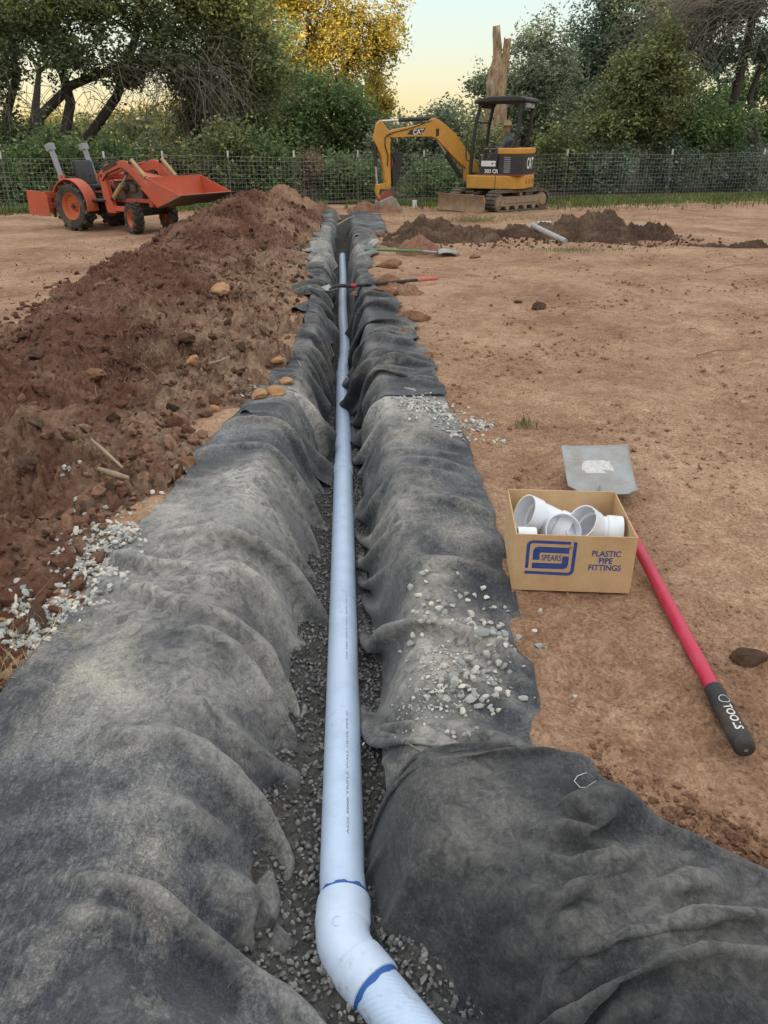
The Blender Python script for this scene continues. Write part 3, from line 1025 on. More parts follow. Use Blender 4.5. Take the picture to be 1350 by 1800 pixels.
# fines show along the left of the pipe in the foreground
keep = ~((ur < -0.10) & (yr < 2.0) & (rng.random(NG) < 0.45))
yr, ur, xr = yr[keep], ur[keep], xr[keep]
zr = pipe_z(yr) - 0.012 + 0.018 * fbm(xr * 4, yr * 2, 3, 61) + 0.006 + 0.035 * sstep(0.1, 0.24, np.abs(ur))
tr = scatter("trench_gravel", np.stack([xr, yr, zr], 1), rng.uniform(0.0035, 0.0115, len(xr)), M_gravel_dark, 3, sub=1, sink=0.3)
tag(tr, "loose grey drain rock either side of the pipe", "gravel", kind="stuff")

# ------------------------------------------------------------------ drain pipe
def plastic(name, col, rough=0.32, ring=0.0):
    t = NT(name)
    n1 = t.noise(9, 5, 0.65)
    c = t.mix(col, tuple(q * 0.80 for q in col), t.ramp(n1, [(0.45, 0.0), (0.75, 0.8)]))
    sp_ = t.ramp(t.noise(30, 6, 0.75), [(0.56, 0.0), (0.70, 0.6)])
    sp_ = t.mix(0.0, sp_, t.ramp(t.noise(2.2, 3), [(0.44, 0.0), (0.60, 1.0)]))
    c = t.mix(c, (0.30, 0.25, 0.19), sp_)
    nrm = None
    if ring:
        w = t.n('ShaderNodeTexWave', wave_type='BANDS', bands_direction='Y')
        w.inputs['Scale'].default_value = ring
        t.L(t.co, w.inputs['Vector'])
        nrm = t.bump(w.outputs['Fac'], 0.18, 0.003)
    return t.done(c, t.ramp(n1, [(0.3, rough), (0.7, rough + 0.2)]), nrm, spec=0.5)
M_pipe = plastic("pipe_plastic", (0.54, 0.67, 0.86), 0.34, 30)
M_fit = plastic("fitting_plastic", (0.60, 0.71, 0.87), 0.30)
M_cement = paint("blue_pipe_cement", (0.02, 0.12, 0.42), amt=0.1, rough=0.4)
M_print = paint("pipe_print", (0.20, 0.25, 0.33), amt=0.2, rough=0.6)

PR = 0.062
def paxis(y):
    wob = 0.005 * math.sin(y * 1.6) * (1 if y > 5.5 else 0) + 0.015 * math.exp(-((y - 8.6) / 0.8) ** 2)
    return Vector((float(cx(y)) + wob, y, float(pipe_z(y))))
B3 = Vector((BEND[0], 1.24, -0.20))
b_in = B3 + Vector((0, 1, -0.04)).normalized() * 0.13
b_out = B3 + Vector((BDIR[0], BDIR[1], 0)) * 0.13
pipe = empty("drain_pipe", tuple(B3))
tag(pipe, "pale blue-grey plastic drain pipe running along the trench with an elbow in front", "pipe")
def ppart(mb, name, mat, **k):
    o = mb.build(name, mat, None, **k)
    o.data.transform(Matrix.Translation(-B3))
    o.parent = pipe
    return o
def ysamples(a, b, n_): return [paxis(a + (b - a) * k / n_) for k in range(n_ + 1)]
ppart(MB().tube([b_in] + ysamples(1.45, 4.80, 24), PR, 40), "pipe_section", M_pipe, smooth=60)
ppart(MB().tube(ysamples(4.80, 7.40, 14), PR * 0.985, 32), "pipe_section", M_pipe, smooth=60)
ppart(MB().tube(ysamples(7.40, 15.2, 40), PR * 0.985, 24), "pipe_section", M_pipe, smooth=60)
ppart(MB().tube([b_out, b_out + Vector((BDIR[0], BDIR[1], 0.0)) * 1.6], PR, 40), "pipe_section", M_pipe, smooth=60)
for yb in (4.72, 7.34):
    a = paxis(yb)
    q = [paxis(yb + dy) for dy in (-0.005, 0.0, 0.03, 0.12, 0.16)]
    ppart(MB().tube(q, [PR * 1.01, PR * 1.09, PR * 1.10, PR * 1.09, PR * 0.99], 36), "coupling", M_pipe, smooth=40)
# 45 degree elbow: hub, body, hub
ein, eout = (B3 - b_in).normalized(), (b_out - B3).normalized()
bod = []
K = 12
s0, s1 = B3 - ein * 0.055, B3 + eout * 0.055
for k in range(K + 1):
    t_ = k / K
    bod.append((1 - t_) ** 2 * s0 + 2 * t_ * (1 - t_) * B3 + t_ ** 2 * s1)
e = MB().tube(bod, PR * 1.10, 40)
ppart(e, "elbow", M_fit, smooth=60)
ppart(MB().tube([s0 + ein * 0.004, s0 - ein * 0.002, s0 - ein * 0.008, b_in + ein * 0.006, b_in - ein * 0.002, b_in - ein * 0.004], [PR * 1.09, PR * 1.14, PR * 1.16, PR * 1.15, PR * 1.13, PR * 1.0], 40), "elbow_hub", M_fit, smooth=40)
ppart(MB().tube([s1 - eout * 0.004, s1 + eout * 0.002, s1 + eout * 0.008, b_out - eout * 0.006, b_out + eout * 0.002, b_out + eout * 0.004], [PR * 1.09, PR * 1.14, PR * 1.16, PR * 1.15, PR * 1.13, PR * 1.0], 40), "elbow_hub", M_fit, smooth=40)
def cement(c0, t0, wdt, seed):
    rr = random.Random(seed)
    mb = MB()
    a = t0.cross(Vector((0, 0, 1))).normalized(); u = a.cross(t0).normalized()
    vs_, fs_ = [], []
    n_ = 72
    for k in range(n_):
        q = 2 * math.pi * k / n_
        w = 0.007 + wdt * (0.55 + 0.45 * math.sin(q * 3 + seed) * math.sin(q * 5 + 1) + 0.2 * rr.random())
        for off, r_ in ((-0.003, PR * 1.06), (0.001, PR * 1.05), (max(0.0015, w), PR * 1.008)):
            vs_.append(c0 + t0 * off + (a * math.cos(q) + u * math.sin(q)) * r_)
    for k in range(n_):
        k2 = (k + 1) % n_
        for i in range(2): fs_.append((k * 3 + i, k2 * 3 + i, k2 * 3 + i + 1, k * 3 + i + 1))
    mb.add(vs_, fs_)
    ppart(mb, "cement_bead", M_cement, smooth=60)
cement(b_in - ein * 0.004, -ein, 0.014, 1)
cement(b_out + eout * 0.004, eout, 0.007, 4)
# raised maker's circle on the elbow crown
cd = Vector((0, 0, 1))
rg = MB()
ctr = B3 + Vector((-0.010, 0.025, PR * 1.10 - 0.001))
rg.tube([ctr + Vector((0.013 * math.cos(q), 0.013 * math.sin(q), -abs(0.013 * math.cos(q)) * 0.1)) for q in [2 * math.pi * k / 24 for k in range(25)]], 0.0009, 6, cap=False)
ppart(rg, "moulded_ring", M_fit)

def pipe_text(body, y0, y1, angle, size):
    """lettering wrapped on the pipe, reading away from the camera; angle from the crown towards the right"""
    me = text_mesh(body, size, size * 0.012, 'LEFT')
    xs_ = [v.co.x for v in me.vertices]
    k = (y1 - y0) / (max(xs_) - min(xs_))
    for v in me.vertices:
        y = y0 + (v.co.x - min(xs_)) * k
        c0 = paxis(y)
        q = angle - v.co.y / PR
        v.co = c0 + Vector((math.sin(q), 0, math.cos(q))) * (PR + 0.0006) - B3
    me.materials.clear(); me.materials.append(M_print)
    link("printed_lettering", me, pipe)
pipe_text('ADS 3000 TRIPLE WALL HDPE PIPE 4"', 1.55, 2.12, R(16), 0.0085)
pipe_text('ADS 3000 TRIPLE WALL HDPE PIPE 4"', 2.45, 3.0, R(16), 0.0085)
# ------------------------------------------------------------------ spoil heap and mounds
def heap_material(name, dark, mid, tan, scale=0.9, seed_off=0.0):
    t = NT(name)
    vec = t.mapping(loc=(seed_off, seed_off, 0))
    big = t.noise(scale, 5, 0.6, vec=vec, dist=0.5)
    med = t.noise(scale * 8, 6, 0.7, vec=vec)
    fine = t.noise(160, 4, 0.75)
    f = t.math('ADD', t.math('MULTIPLY', big, 0.6), t.math('ADD', t.math('MULTIPLY', med, 0.28), t.math('MULTIPLY', fine, 0.12)))
    c = t.ramp(f, [(0.36, dark), (0.50, mid), (0.585, tuple(0.5 * (a + b) for a, b in zip(mid, tan))), (0.68, tan)])
    dry = t.n('ShaderNodeAttribute', attribute_name='dry').outputs['Fac']
    c = t.mix(c, t.mix((0.26, 0.165, 0.105), (0.44, 0.31, 0.21), med), t.math('MULTIPLY', dry, t.ramp(med, [(0.35, 0.2), (0.6, 1.0)])))
    c = t.mix(c, t.ramp(t.vor(45, out='Color'), [(0, 0.55), (1, 1.4)]), 0.6, 'MULTIPLY')
    nb = t.bump(med, 0.9, 0.04)
    nb = t.bump(t.noise(70, 5, 0.75), 0.9, 0.012, nb)
    return t.done(c, 0.97, nb, spec=0.15)
M_heap = heap_material("spoil_soil", (0.085, 0.036, 0.024), (0.165, 0.080, 0.054), (0.36, 0.235, 0.155))
M_heap_dark = heap_material("dark_spoil_soil", (0.065, 0.040, 0.028), (0.125, 0.078, 0.053), (0.26, 0.17, 0.115), 1.6, 5.0)
M_heap_red = heap_material("red_spoil_soil", (0.18, 0.09, 0.055), (0.30, 0.165, 0.105), (0.42, 0.27, 0.175), 1.2, 9.0)


def lumps(x, y, k, seed):
    """k: overall strength in metres"""
    wx = x + 0.04 * fbm(x * 9, y * 9, 2, seed + 9)
    wy = y + 0.04 * fbm(x * 9 + 5, y * 9, 2, seed + 8)
    z = 1.00 * clods(wx * 4.2, wy * 4.2, seed + 1, 0.15, 0.62, 0.75) * 0.55
    z = z + 0.42 * clods(wx * 10, wy * 10, seed + 2, 0.18, 0.70, 0.8)
    z = z + 0.20 * clods(wx * 23, wy * 23, seed + 3, 0.18, 0.75, 0.85)
    z = z + 0.34 * fbm(x * 26, y * 26, 3, seed + 4, 0.65) + 0.75 * fbm(x * 3, y * 3, 4, seed + 5)
    return k * z


def heap_z(x, y):
    h = heap(x, y)
    return h + lumps(x, y, 0.115, 300) * sstep(-0.10, 0.06, h) * (0.55 + 0.75 * sstep(-0.3, 0.4, fbm(x * 1.3, y * 1.3, 2, 310)))


yy = [1.3]
while yy[-1] < 18.8: yy.append(yy[-1] + max(0.013, 0.0037 * yy[-1]))
yy = np.array(yy)
U, Yh = np.meshgrid(np.linspace(-4.6, -0.42, 310), yy)
Xh = U
Zh = heap_z(Xh, Yh)
hf = grid_faces(len(yy), 310)
hd, _, _ = trench(Xh, Yh)
far_in = (hd < outer_left(Yh) - 0.05 - 0.06 * sstep(6, 9, Yh)).ravel()
hf = hf[~far_in[hf].any(1)]
hp = link("soil_heap", mesh_np("soil_heap", np.stack([Xh, Yh, Zh], -1).reshape(-1, 3), hf, M_heap))
hu_ = (Xh - np.interp(Yh, RY, RX)) / np.interp(Yh, RY, RRW)
dry_ = sstep(0.35, 0.85, hu_ + 0.35 * fbm(Xh * 1.6, Yh * 1.6, 3, 331)) * sstep(2.6, 4.2, Yh) * (0.4 + 0.6 * sstep(16, 9, Yh))
hp.data.attributes.new('dry', 'FLOAT', 'POINT').data.foreach_set('value', dry_.ravel().astype(np.float32))
tag(hp, "long heap of red-brown dug soil running beside the left of the trench", "soil heap")


def mound(name, label, spots, mat, seed, k=0.11, res=0.022):
    """spots: (x, y, rx, ry, height)"""
    x0 = min(a - c * 1.5 for a, b, c, d, e in spots); x1 = max(a + c * 1.5 for a, b, c, d, e in spots)
    y0 = min(b - d * 1.5 for a, b, c, d, e in spots); y1 = max(b + d * 1.5 for a, b, c, d, e in spots)
    nx, ny = int((x1 - x0) / res), int((y1 - y0) / res)
    X, Y = np.meshgrid(np.linspace(x0, x1, nx), np.linspace(y0, y1, ny))
    h = np.full(X.shape, -0.08)
    w = 0.45 * fbm(X * 2.2, Y * 2.2, 4, seed)
    for a, b, c, d, e in spots:
        u = np.hypot((X - a) / c, (Y - b) / d) * (1 + w)
        h = np.maximum(h, (e + 0.09) * np.clip(1 - u ** 1.3, 0, 1) - 0.08)
    Z = h + lumps(X, Y, k, seed + 5) * sstep(-0.09, 0.04, h)
    gf = grid_faces(ny, nx)
    gf = gf[(h.ravel()[gf] > -0.075).any(1)]
    o = link(name, mesh_np(name, np.stack([X, Y, Z], -1).reshape(-1, 3), gf, mat))
    tag(o, label, "soil heap", "mounds of dug soil")
    return o
mound("soil_mound", "dark brown soil mound right of the trench end, in front of the excavator blade", [(0.62, 14.3, 0.70, 0.7, 0.36), (0.95, 14.2, 0.55, 0.6, 0.34), (1.4, 14.5, 0.6, 0.5, 0.24), (0.35, 13.5, 0.45, 0.4, 0.12), (1.7, 14.2, 0.5, 0.4, 0.12)], M_heap_dark, 401)
mound("soil_mound", "low soil ridge joining the two larger mounds on the right", [(1.9, 14.7, 0.7, 0.35, 0.13), (2.4, 14.8, 0.65, 0.4, 0.18), (2.8, 14.6, 0.45, 0.35, 0.22)], M_heap_dark, 421)
mound("soil_mound", "broad dark soil mound below the excavator tracks with a grey pipe in it", [(3.45, 15.0, 0.6, 0.5, 0.32), (3.8, 15.1, 0.7, 0.5, 0.34), (4.2, 15.2, 0.6, 0.5, 0.36), (3.9, 14.3, 0.9, 0.45, 0.20), (4.4, 14.5, 0.6, 0.45, 0.20), (4.85, 14.8, 0.45, 0.35, 0.18), (3.2, 14.3, 0.4, 0.3, 0.12), (5.0, 14.3, 0.4, 0.25, 0.08)], M_heap_dark, 441)
mound("soil_mound", "thin dark line of turned soil at the right edge of the yard", [(5.4, 13.2, 0.6, 0.10, 0.05), (6.0, 13.3, 0.6, 0.10, 0.08), (6.7, 13.25, 0.7, 0.10, 0.06)], M_heap_dark, 461, 0.05)
mound("soil_mound", "light reddish mound behind the long heap near the fence", [(-2.35, 18.9, 0.8, 0.6, 0.66), (-1.75, 19.0, 0.7, 0.6, 0.34)], M_heap_red, 481)
mound("soil_mound", "small soil bank between the trench end and the excavator bucket", [(-0.45, 19.9, 0.5, 0.4, 0.22), (0.05, 19.8, 0.4, 0.3, 0.16)], M_heap_red, 491)


# loose clods over the heap, crumbs over the yard
def clod_scatter(name, n, seed, zone, size, mat, zf, sub=1, sink=0.3, flat=0.75):
    r_ = np.random.default_rng(seed)
    X, Y = zone(r_, n)
    d, sd, s = trench(X, Y)
    m = (sd > 0) | (d > outer_left(Y) + 0.02) | (Y > 19.5)
    X, Y = X[m], Y[m]
    S = size[0] + (size[1] - size[0]) * r_.random(len(X)) ** 3
    Z = zf(X, Y) 
    return scatter(name, np.stack([X, Y, Z], 1), S, mat, seed, sub=sub, kinds=8, flat=flat, sink=sink, rough=0.6)


def zone_heap(r_, n):
    Y = 1.9 + r_.random(n) ** 1.6 * 16
    a, b = np.interp(Y, RY, np.array(RX) - np.array(RLW)), np.interp(Y, RY, np.array(RX) + np.array(RRW))
    X = a - 0.25 + (b - a + 0.4) * r_.random(n)
    d, sd, s = trench(X, Y)
    m = d > outer_left(Y) + 0.02
    return X[m], Y[m]
tag(clod_scatter("loose_clods", 3800, 11, zone_heap, (0.012, 0.055), M_heap, lambda X, Y: np.maximum(heap_z(X, Y), 0)), "loose soil clods strewn over the long heap", "soil", kind="stuff")
tag(clod_scatter("tan_clods", 600, 12, lambda r_, n: (lambda Y: (np.interp(Y, RY, np.array(RX) + np.array(RRW) * 0.75) + r_.normal(0, 0.22, n), Y))(3.0 + r_.random(n) ** 1.3 * 7),
    (0.010, 0.048), M_heap_red, lambda X, Y: np.maximum(heap_z(X, Y), 0.0)), "dry tan clods along the trench side of the heap", "soil", kind="stuff")


def zone_yard(r_, n):
    Y = 1.0 + r_.random(n) ** 1.6 * 8
    X = cx(Y) + outer_right(Y) + 0.02 + r_.random(n) * (0.4 + 0.55 * Y)
    # keep clear of the foreground sheet
    ex = np.interp(X, EDGE[:, 0], EDGE[:, 1])
    m = Y > np.where(X < 2.3, ex + 0.03, 0.8)
    clump = fbm(X * 1.6, Y * 1.6, 3, 77)
    m &= r_.random(n) < 0.25 + 0.9 * np.clip(clump + 0.2, 0, 1)
    return X[m], Y[m]
tag(clod_scatter("soil_crumbs", 18000, 13, zone_yard, (0.0022, 0.0095), M_ground, ground_z, sub=1), "fine reddish crumbs over the yard right of the trench", "soil", kind="stuff")


def zone_mid(r_, n):
    Y = 3.5 + r_.random(n) * 10
    X = cx(Y) + outer_right(Y) + 0.05 + r_.random(n) * (0.5 + 0.5 * Y)
    m = r_.random(n) < np.clip(0.12 + 1.6 * (fbm(X * 0.9, Y * 0.9, 3, 78) - 0.05), 0.04, 1)
    return X[m], Y[m]
tag(clod_scatter("yard_clods", 7000, 17, zone_mid, (0.005, 0.030), M_ground, ground_z), "small dry clods over the middle of the yard", "soil", kind="stuff")


def zone_bank(r_, n):
    X = 0.6 + r_.random(n) * 0.9
    ex = np.interp(X, EDGE[:, 0], EDGE[:, 1])
    Y = ex + 0.02 + np.abs(r_.normal(0, 0.11, n))
    return X, Y
tag(clod_scatter("bank_crumbs", 1800, 14, zone_bank, (0.004, 0.020), M_heap_red, ground_z, sub=1), "crumbly soil along the edge of the foreground cloth", "soil", kind="stuff")


def zone_left(r_, n):
    Y = 3.5 + r_.random(n) ** 1.3 * 14
    X = np.interp(Y, RY, np.array(RX) - np.array(RLW)) - np.abs(r_.normal(0, 0.8, n))
    return X, Y
tag(clod_scatter("yard_crumbs", 800, 15, zone_left, (0.004, 0.022), M_heap, ground_z), "crumbs scattered along the outer toe of the heap", "soil", kind="stuff")
tag(clod_scatter("mound_crumbs", 1500, 16, lambda r_, n: (r_.choice([0.8, 1.2, 2.3, 3.6, 4.2, 4.8], n) + r_.normal(0, 0.5, n), 14.2 + r_.normal(0, 0.55, n)), (0.008, 0.05), M_heap_dark, ground_z), "dark crumbs around the far soil mounds", "soil", kind="stuff")


# ------------------------------------------------------------------ individual clods and rocks
def rock(name, label, cat, pos, size, mat, seed, group=None, flat=0.7, sub=3, rough=0.16, rz=None, stretch=1.0):
    bm = bmesh.new()
    bmesh.ops.create_icosphere(bm, subdivisions=sub, radius=1.0)
    r_ = random.Random(seed)
    P = np.array([v.co[:] for v in bm.verts])
    for _ in range(7):
        n_ = np.array([r_.gauss(0, 1) for _ in range(3)]); n_ /= np.linalg.norm(n_)
        c_ = r_.uniform(0.5, 0.85)
        q = P @ n_
        P = P - np.outer(np.clip(q - c_, 0, None) * 0.85, n_)
    o1 = r_.uniform(0, 50)
    P = P * (1 + rough * (fbm(P[:, 0] * 2.3 + P[:, 2] * 1.7 + o1, P[:, 1] * 2.3 - P[:, 2] * 1.3, 3, seed)))[:, None]
    P = P * np.array([1.15 * stretch, 0.9, flat]) * size
    me = mesh_np(name, P, np.array([[v.index for v in f.verts] for f in bm.faces]), mat)
    bm.free()
    me.set_sharp_from_angle(angle=R(42))
    o = link(name, me, None, (pos[0], pos[1], pos[2] + size * flat * 0.45))
    o.rotation_euler = (r_.uniform(-.15, .15), r_.uniform(-.15, .15), r_.uniform(0, 6.28) if rz is None else rz)
    tag(o, label, cat, group)
    return o


def on_heap(px, py, z0=0.2):
    """point of the heap surface seen at a pixel: march along the ray"""
    a = R(PITCH) + math.atan((py - 900) / FPX)
    Yq = np.arange(1.5, 24, 0.01)
    dr = Yq * math.tan(a)
    Xq = (px - 675) / FPX * (Yq * math.cos(R(PITCH)) + dr * math.sin(R(PITCH)))
    hz_ = np.maximum(heap_z(Xq, Yq), ground_z(Xq, Yq))
    i = int(np.argmax(CAM_H - dr <= hz_))
    return Vector((Xq[i], Yq[i], hz_[i]))


def rock_mat(name, a, b):
    t = NT(name)
    n1 = t.noise(14, 6, 0.7)
    c = t.mix(t.ramp(n1, [(0.35, a), (0.65, b)]), t.ramp(t.noise(90, 4, 0.7), [(0.3, 0.7), (0.7, 1.25)]), 0.7, 'MULTIPLY')
    return t.done(c, 0.95, t.bump(t.noise(40, 6, 0.75), 0.8, 0.012), spec=0.2)
M_rock = rock_mat("orange_rock", (0.36, 0.17, 0.075), (0.52, 0.32, 0.18))
M_clod = rock_mat("clay_clod", (0.15, 0.07, 0.038), (0.30, 0.16, 0.09))
M_clod_d = rock_mat("dark_clod", (0.06, 0.033, 0.022), (0.12, 0.07, 0.045))

for k, (px, py, sz, lab) in enumerate([
        (386, 516, 0.105, "pale orange rock sitting high on the spoil heap"),
        (340, 644, 0.055, "rounded orange rock halfway down the heap above the tan clods"),
        (505, 676, 0.055, "upright orange rock resting on the crumpled left cloth"),
        (485, 698, 0.075, "broad orange clod at the corner of the wide dusty cloth"),
        (455, 700, 0.060, "smaller orange clod left of the one at the cloth corner"),
        (378, 722, 0.038, "small tan stone on the heap above the cloth corner"),
        (490, 640, 0.050, "orange clod on the heap edge left of the black cloth fold")]):
    rock("rock", lab, "rock", on_heap(px, py), sz, M_rock, 500 + k)
for k, (px, py, sz, st, lab) in enumerate([
        (722, 560, 0.12, 1.5, "brown clod holding the right cloth edge down nearest the crossing shovel"),
        (752, 632, 0.05, 1.0, "brown clod beside the torn corner of the wrinkled right cloth"),
        (684, 470, 0.12, 1.9, "flat brown clod weighing the cloth between the two crossing shovels"),
        (675, 520, 0.10, 1.4, "broken brown clod under the black shovel handle"),
        (705, 425, 0.13, 1.3, "brown clod by the grey scrap at the far right cloth"),
        (660, 418, 0.11, 1.5, "brown clod on the edge of the far right cloth"),
        (835, 452, 0.06, 1.3, "little clod below the blade of the green shovel"),
        (716, 590, 0.06, 1.2, "small brown clod at the frayed edge of the right cloth"),
        (948, 541, 0.075, 1.2, "lone dark brown clod in the open yard right of the shovels"),
        (911, 531, 0.035, 1.2, "tiny dark clod just left of the lone brown clod"),
        (1312, 1160, 0.045, 1.4, "flat dark clod near the right edge above the black grip"),
        (155, 497, 0.07, 1.2, "dark clod on the yard left of the heap"),
        (1090, 905, 0.018, 1.0, "small crumb of soil beside the red shovel neck")]):
    rock("clod", lab, "clod", tuple(gp(px, py, 0.0)[:2]) + (float(ground_z(gp(px, py)[0], gp(px, py)[1])),), sz, M_clod_d if ("dark" in lab or k in (8, 9)) else M_clod, 540 + k, stretch=st, flat=0.6, rz=0.1)

tag(clod_scatter("dark_clods", 1500, 18, zone_heap, (0.010, 0.060), M_heap_dark, lambda X, Y: np.maximum(heap_z(X, Y), 0)), "damp dark clods mixed through the long heap", "soil", kind="stuff")
crr = random.Random(31)
for k in range(7):
    rock("clod", "large broken clod on the near face of the long soil heap", "clod", on_heap(crr.uniform(40, 420), crr.uniform(560, 850)), crr.uniform(0.04, 0.075), crr.choice([M_clod, M_clod, M_clod_d]), 580 + k, "large clods on the near heap", flat=0.62, rough=0.24)
# heaped crumbs over the green and the black shovel handles
mound("soil_mound", "crumbly soil heap lying over the middle of the green shovel handle", [(0.55, 12.5, 0.5, 0.32, 0.22), (0.9, 12.3, 0.35, 0.2, 0.08)], M_heap_red, 501, 0.06, 0.014)
mound("soil_mound", "crumbled soil on the right cloth edge by the black shovel handle", [(0.05, 9.5, 0.30, 0.30, 0.14), (0.28, 9.05, 0.22, 0.22, 0.10)], M_heap_red, 511, 0.05, 0.012)

# ------------------------------------------------------------------ gravel spills
def top_z(Q):
    """height lookup on a cloth surface grid"""
    P = Q.reshape(-1, 3)
    from mathutils import kdtree
    kd = kdtree.KDTree(len(P))
    for i, p_ in enumerate(P): kd.insert((p_[0], p_[1], 0), i)
    kd.balance()
    return lambda x, y: float(P[kd.find((x, y, 0))[1]][2])
zR, zL = top_z(QR), top_z(QL)
stone_protos = []
for k in range(12):
    v0, f0 = stone_mesh(900 + k, 2, 0.62, 0.10)
    me = mesh_np("gravel_stone", v0, f0, M_stone)
    me.set_sharp_from_angle(angle=R(28))
    stone_protos.append(me)
srnd = random.Random(8)


def stones(spots, n, size, zf, label, group):
    """spots: (px, py, spread_px_x, spread_px_y, weight); stones that overlap too much are dropped"""
    placed = []
    tot = sum(s_[4] for s_ in spots)
    tries = 0
    while len(placed) < n and tries < n * 40:
        tries += 1
        r_ = srnd.random() * tot
        for sp_ in spots:
            r_ -= sp_[4]
            if r_ <= 0: break
        w = gp(srnd.gauss(sp_[0], sp_[2]), srnd.gauss(sp_[1], sp_[3]), 0.02)
        s_ = size[0] + (size[1] - size[0]) * srnd.random() ** 2
        hits = [q for q in placed if math.hypot(q[0] - w.x, q[1] - w.y) < (q[2] + s_) * 0.92]
        up = 0.0
        if hits:
            if len(hits) > 2 or srnd.random() < 0.75: continue
            up = max(q[3] for q in hits) + s_ * 0.7
            if up > 0.03: continue
        placed.append((w.x, w.y, s_, up))
        o = link("gravel_stone", srnd.choice(stone_protos), None, (w.x, w.y, zf(w.x, w.y) + s_ * 0.42 + up))
        o.scale = (s_,) * 3
        o.rotation_euler = (srnd.gauss(0, 0.3), srnd.gauss(0, 0.3), srnd.uniform(0, 6.28))
        tag(o, label, "stone", group)
    return placed
stones([(770, 1108, 22, 7, 2), (845, 1118, 20, 10, 3), (875, 1140, 13, 10, 2), (845, 1185, 22, 16, 4.5), (800, 1222, 28, 12, 4.5), (835, 1240, 20, 10, 2), (868, 1248, 6, 12, 1.2), (740, 1108, 10, 6, 0.5)], 150, (0.011, 0.021),
       zR, "grey stone in the gravel spill on the right cloth below the cardboard box", "stones in the near gravel spill")
stones([(830, 1048, 26, 8, 1.4), (850, 1078, 20, 6, 1), (775, 1062, 20, 8, 0.7), (812, 1305, 18, 5, 1), (745, 1022, 8, 4, 0.4), (800, 1018, 40, 5, 0.5), (868, 1072, 8, 4, 0.5)], 34, (0.009, 0.017),
       zR, "loose grey stone lying apart from the near gravel spill on the right cloth", "stray stones on the right cloth")
big = [(848, 1147, 0.030, "largest pale stone in the near gravel spill"), (921, 1234, 0.017, "single pale round stone near the cloth edge in front"), ]
for px, py, s_, lab in big:
    w = gp(px, py, 0.02)
    o = link("gravel_stone", stone_protos[3], None, (w.x, w.y, zR(w.x, w.y) + s_ * 0.5))
    o.scale = (s_ * 1.1, s_ * 0.9, s_ * 0.8)
    tag(o, lab, "stone")
for px, py, s_, lab in [(949, 1082, 0.012, "pale stone on bare soil in front of the box"), (938, 1120, 0.013, "greenish stone on bare soil by the cloth edge"), (947, 1146, 0.016, "pair-sized grey stone below the greenish one by the cloth edge"), (1011, 1218, 0.010, "white chip on the soil between box and black grip"), (958, 1145, 0.008, "little pinkish stone by the cloth edge in front of the box")]:
    w = gp(px, py, 0.0)
    o = link("gravel_stone", srnd.choice(stone_protos), None, (w.x, w.y, float(ground_z(w.x, w.y)) + s_ * 0.4))
    o.scale = (s_,) * 3
    tag(o, lab, "stone")
HG_X, HG_Y = np.linspace(-3.2, 0.0, 400), np.linspace(1.4, 7.0, 700)
_gx, _gy2 = np.meshgrid(HG_X, HG_Y)
HG_Z = np.maximum(heap_z(_gx, _gy2), ground_z(_gx, _gy2))
heap_or_ground = lambda x, y: float(HG_Z[int(np.clip((y - 1.4) / 5.6 * 699, 0, 699)), int(np.clip((x + 3.2) / 3.2 * 399, 0, 399))])
_unused = lambda x, y: max(float(heap_z(np.array([x]), np.array([y]))[0]), float(ground_z(x, y)))
stones([(180, 1000, 22, 16, 3), (150, 1030, 26, 14, 2.5), (205, 965, 16, 14, 2), (100, 1075, 30, 12, 2), (60, 1110, 36, 10, 2), (90, 1125, 20, 6, 1)], 62, (0.012, 0.022), heap_or_ground,
       "grey stone in the band of gravel along the left edge of the wide dusty cloth", "stones beside the left cloth")
stones([(130, 868, 12, 12, 2.5), (145, 850, 14, 10, 1), (150, 908, 14, 10, 1), (205, 925, 14, 10, 1), (200, 930, 10, 20, 0.8), (262, 882, 16, 8, 0.8)], 30, (0.012, 0.020), heap_or_ground,
       "pale stone scattered on the red soil at the foot of the heap", "stones on the near heap foot")
# smaller, farther or finer gravel
rng = np.random.default_rng(21)
def spill(n, spots, size, zf, seed, label):
    P = []
    w_ = np.array([s_[4] for s_ in spots], float)
    for i in rng.choice(len(spots), n, p=w_ / w_.sum()):
        s_ = spots[i]
        w = gp(rng.normal(s_[0], s_[2]), rng.normal(s_[1], s_[3]), 0.02)
        P.append((w.x, w.y, zf(w.x, w.y)))
    o = scatter("gravel_spill", np.array(P), rng.uniform(size[0], size[1], n), M_gravel, seed, sub=1, sink=0.2)
    tag(o, label, "gravel", kind="stuff")
zRn = lambda x, y: zR(x, y) if x < cx(y) + outer_right(y) - 0.01 else float(ground_z(x, y))
spill(420, [(735, 712, 20, 10, 3), (770, 730, 26, 10, 4), (815, 740, 26, 8, 2.5), (850, 738, 16, 6, 1), (800, 765, 26, 6, 1), (880, 768, 10, 3, 0.4)], (0.009, 0.019), zRn, 31, "heap of pale gravel spilled over the right cloth farther back")
spill(420, [(805, 1175, 40, 36, 2), (760, 1240, 40, 20, 1)], (0.003, 0.007), zR, 32, "fine grit among the near gravel spill")
spill(1150, [(165, 1000, 30, 24, 3.5), (100, 1075, 40, 18, 3), (205, 950, 18, 18, 1.5), (40, 1120, 28, 12, 1.5)], (0.007, 0.018), heap_or_ground, 33, "fine gravel along the left edge of the wide cloth")
spill(110, [(420, 700, 12, 5, 2), (490, 735, 10, 6, 1), (440, 690, 8, 5, 1)], (0.008, 0.016), heap_or_ground, 34, "small patch of pale gravel at the cloth corner")
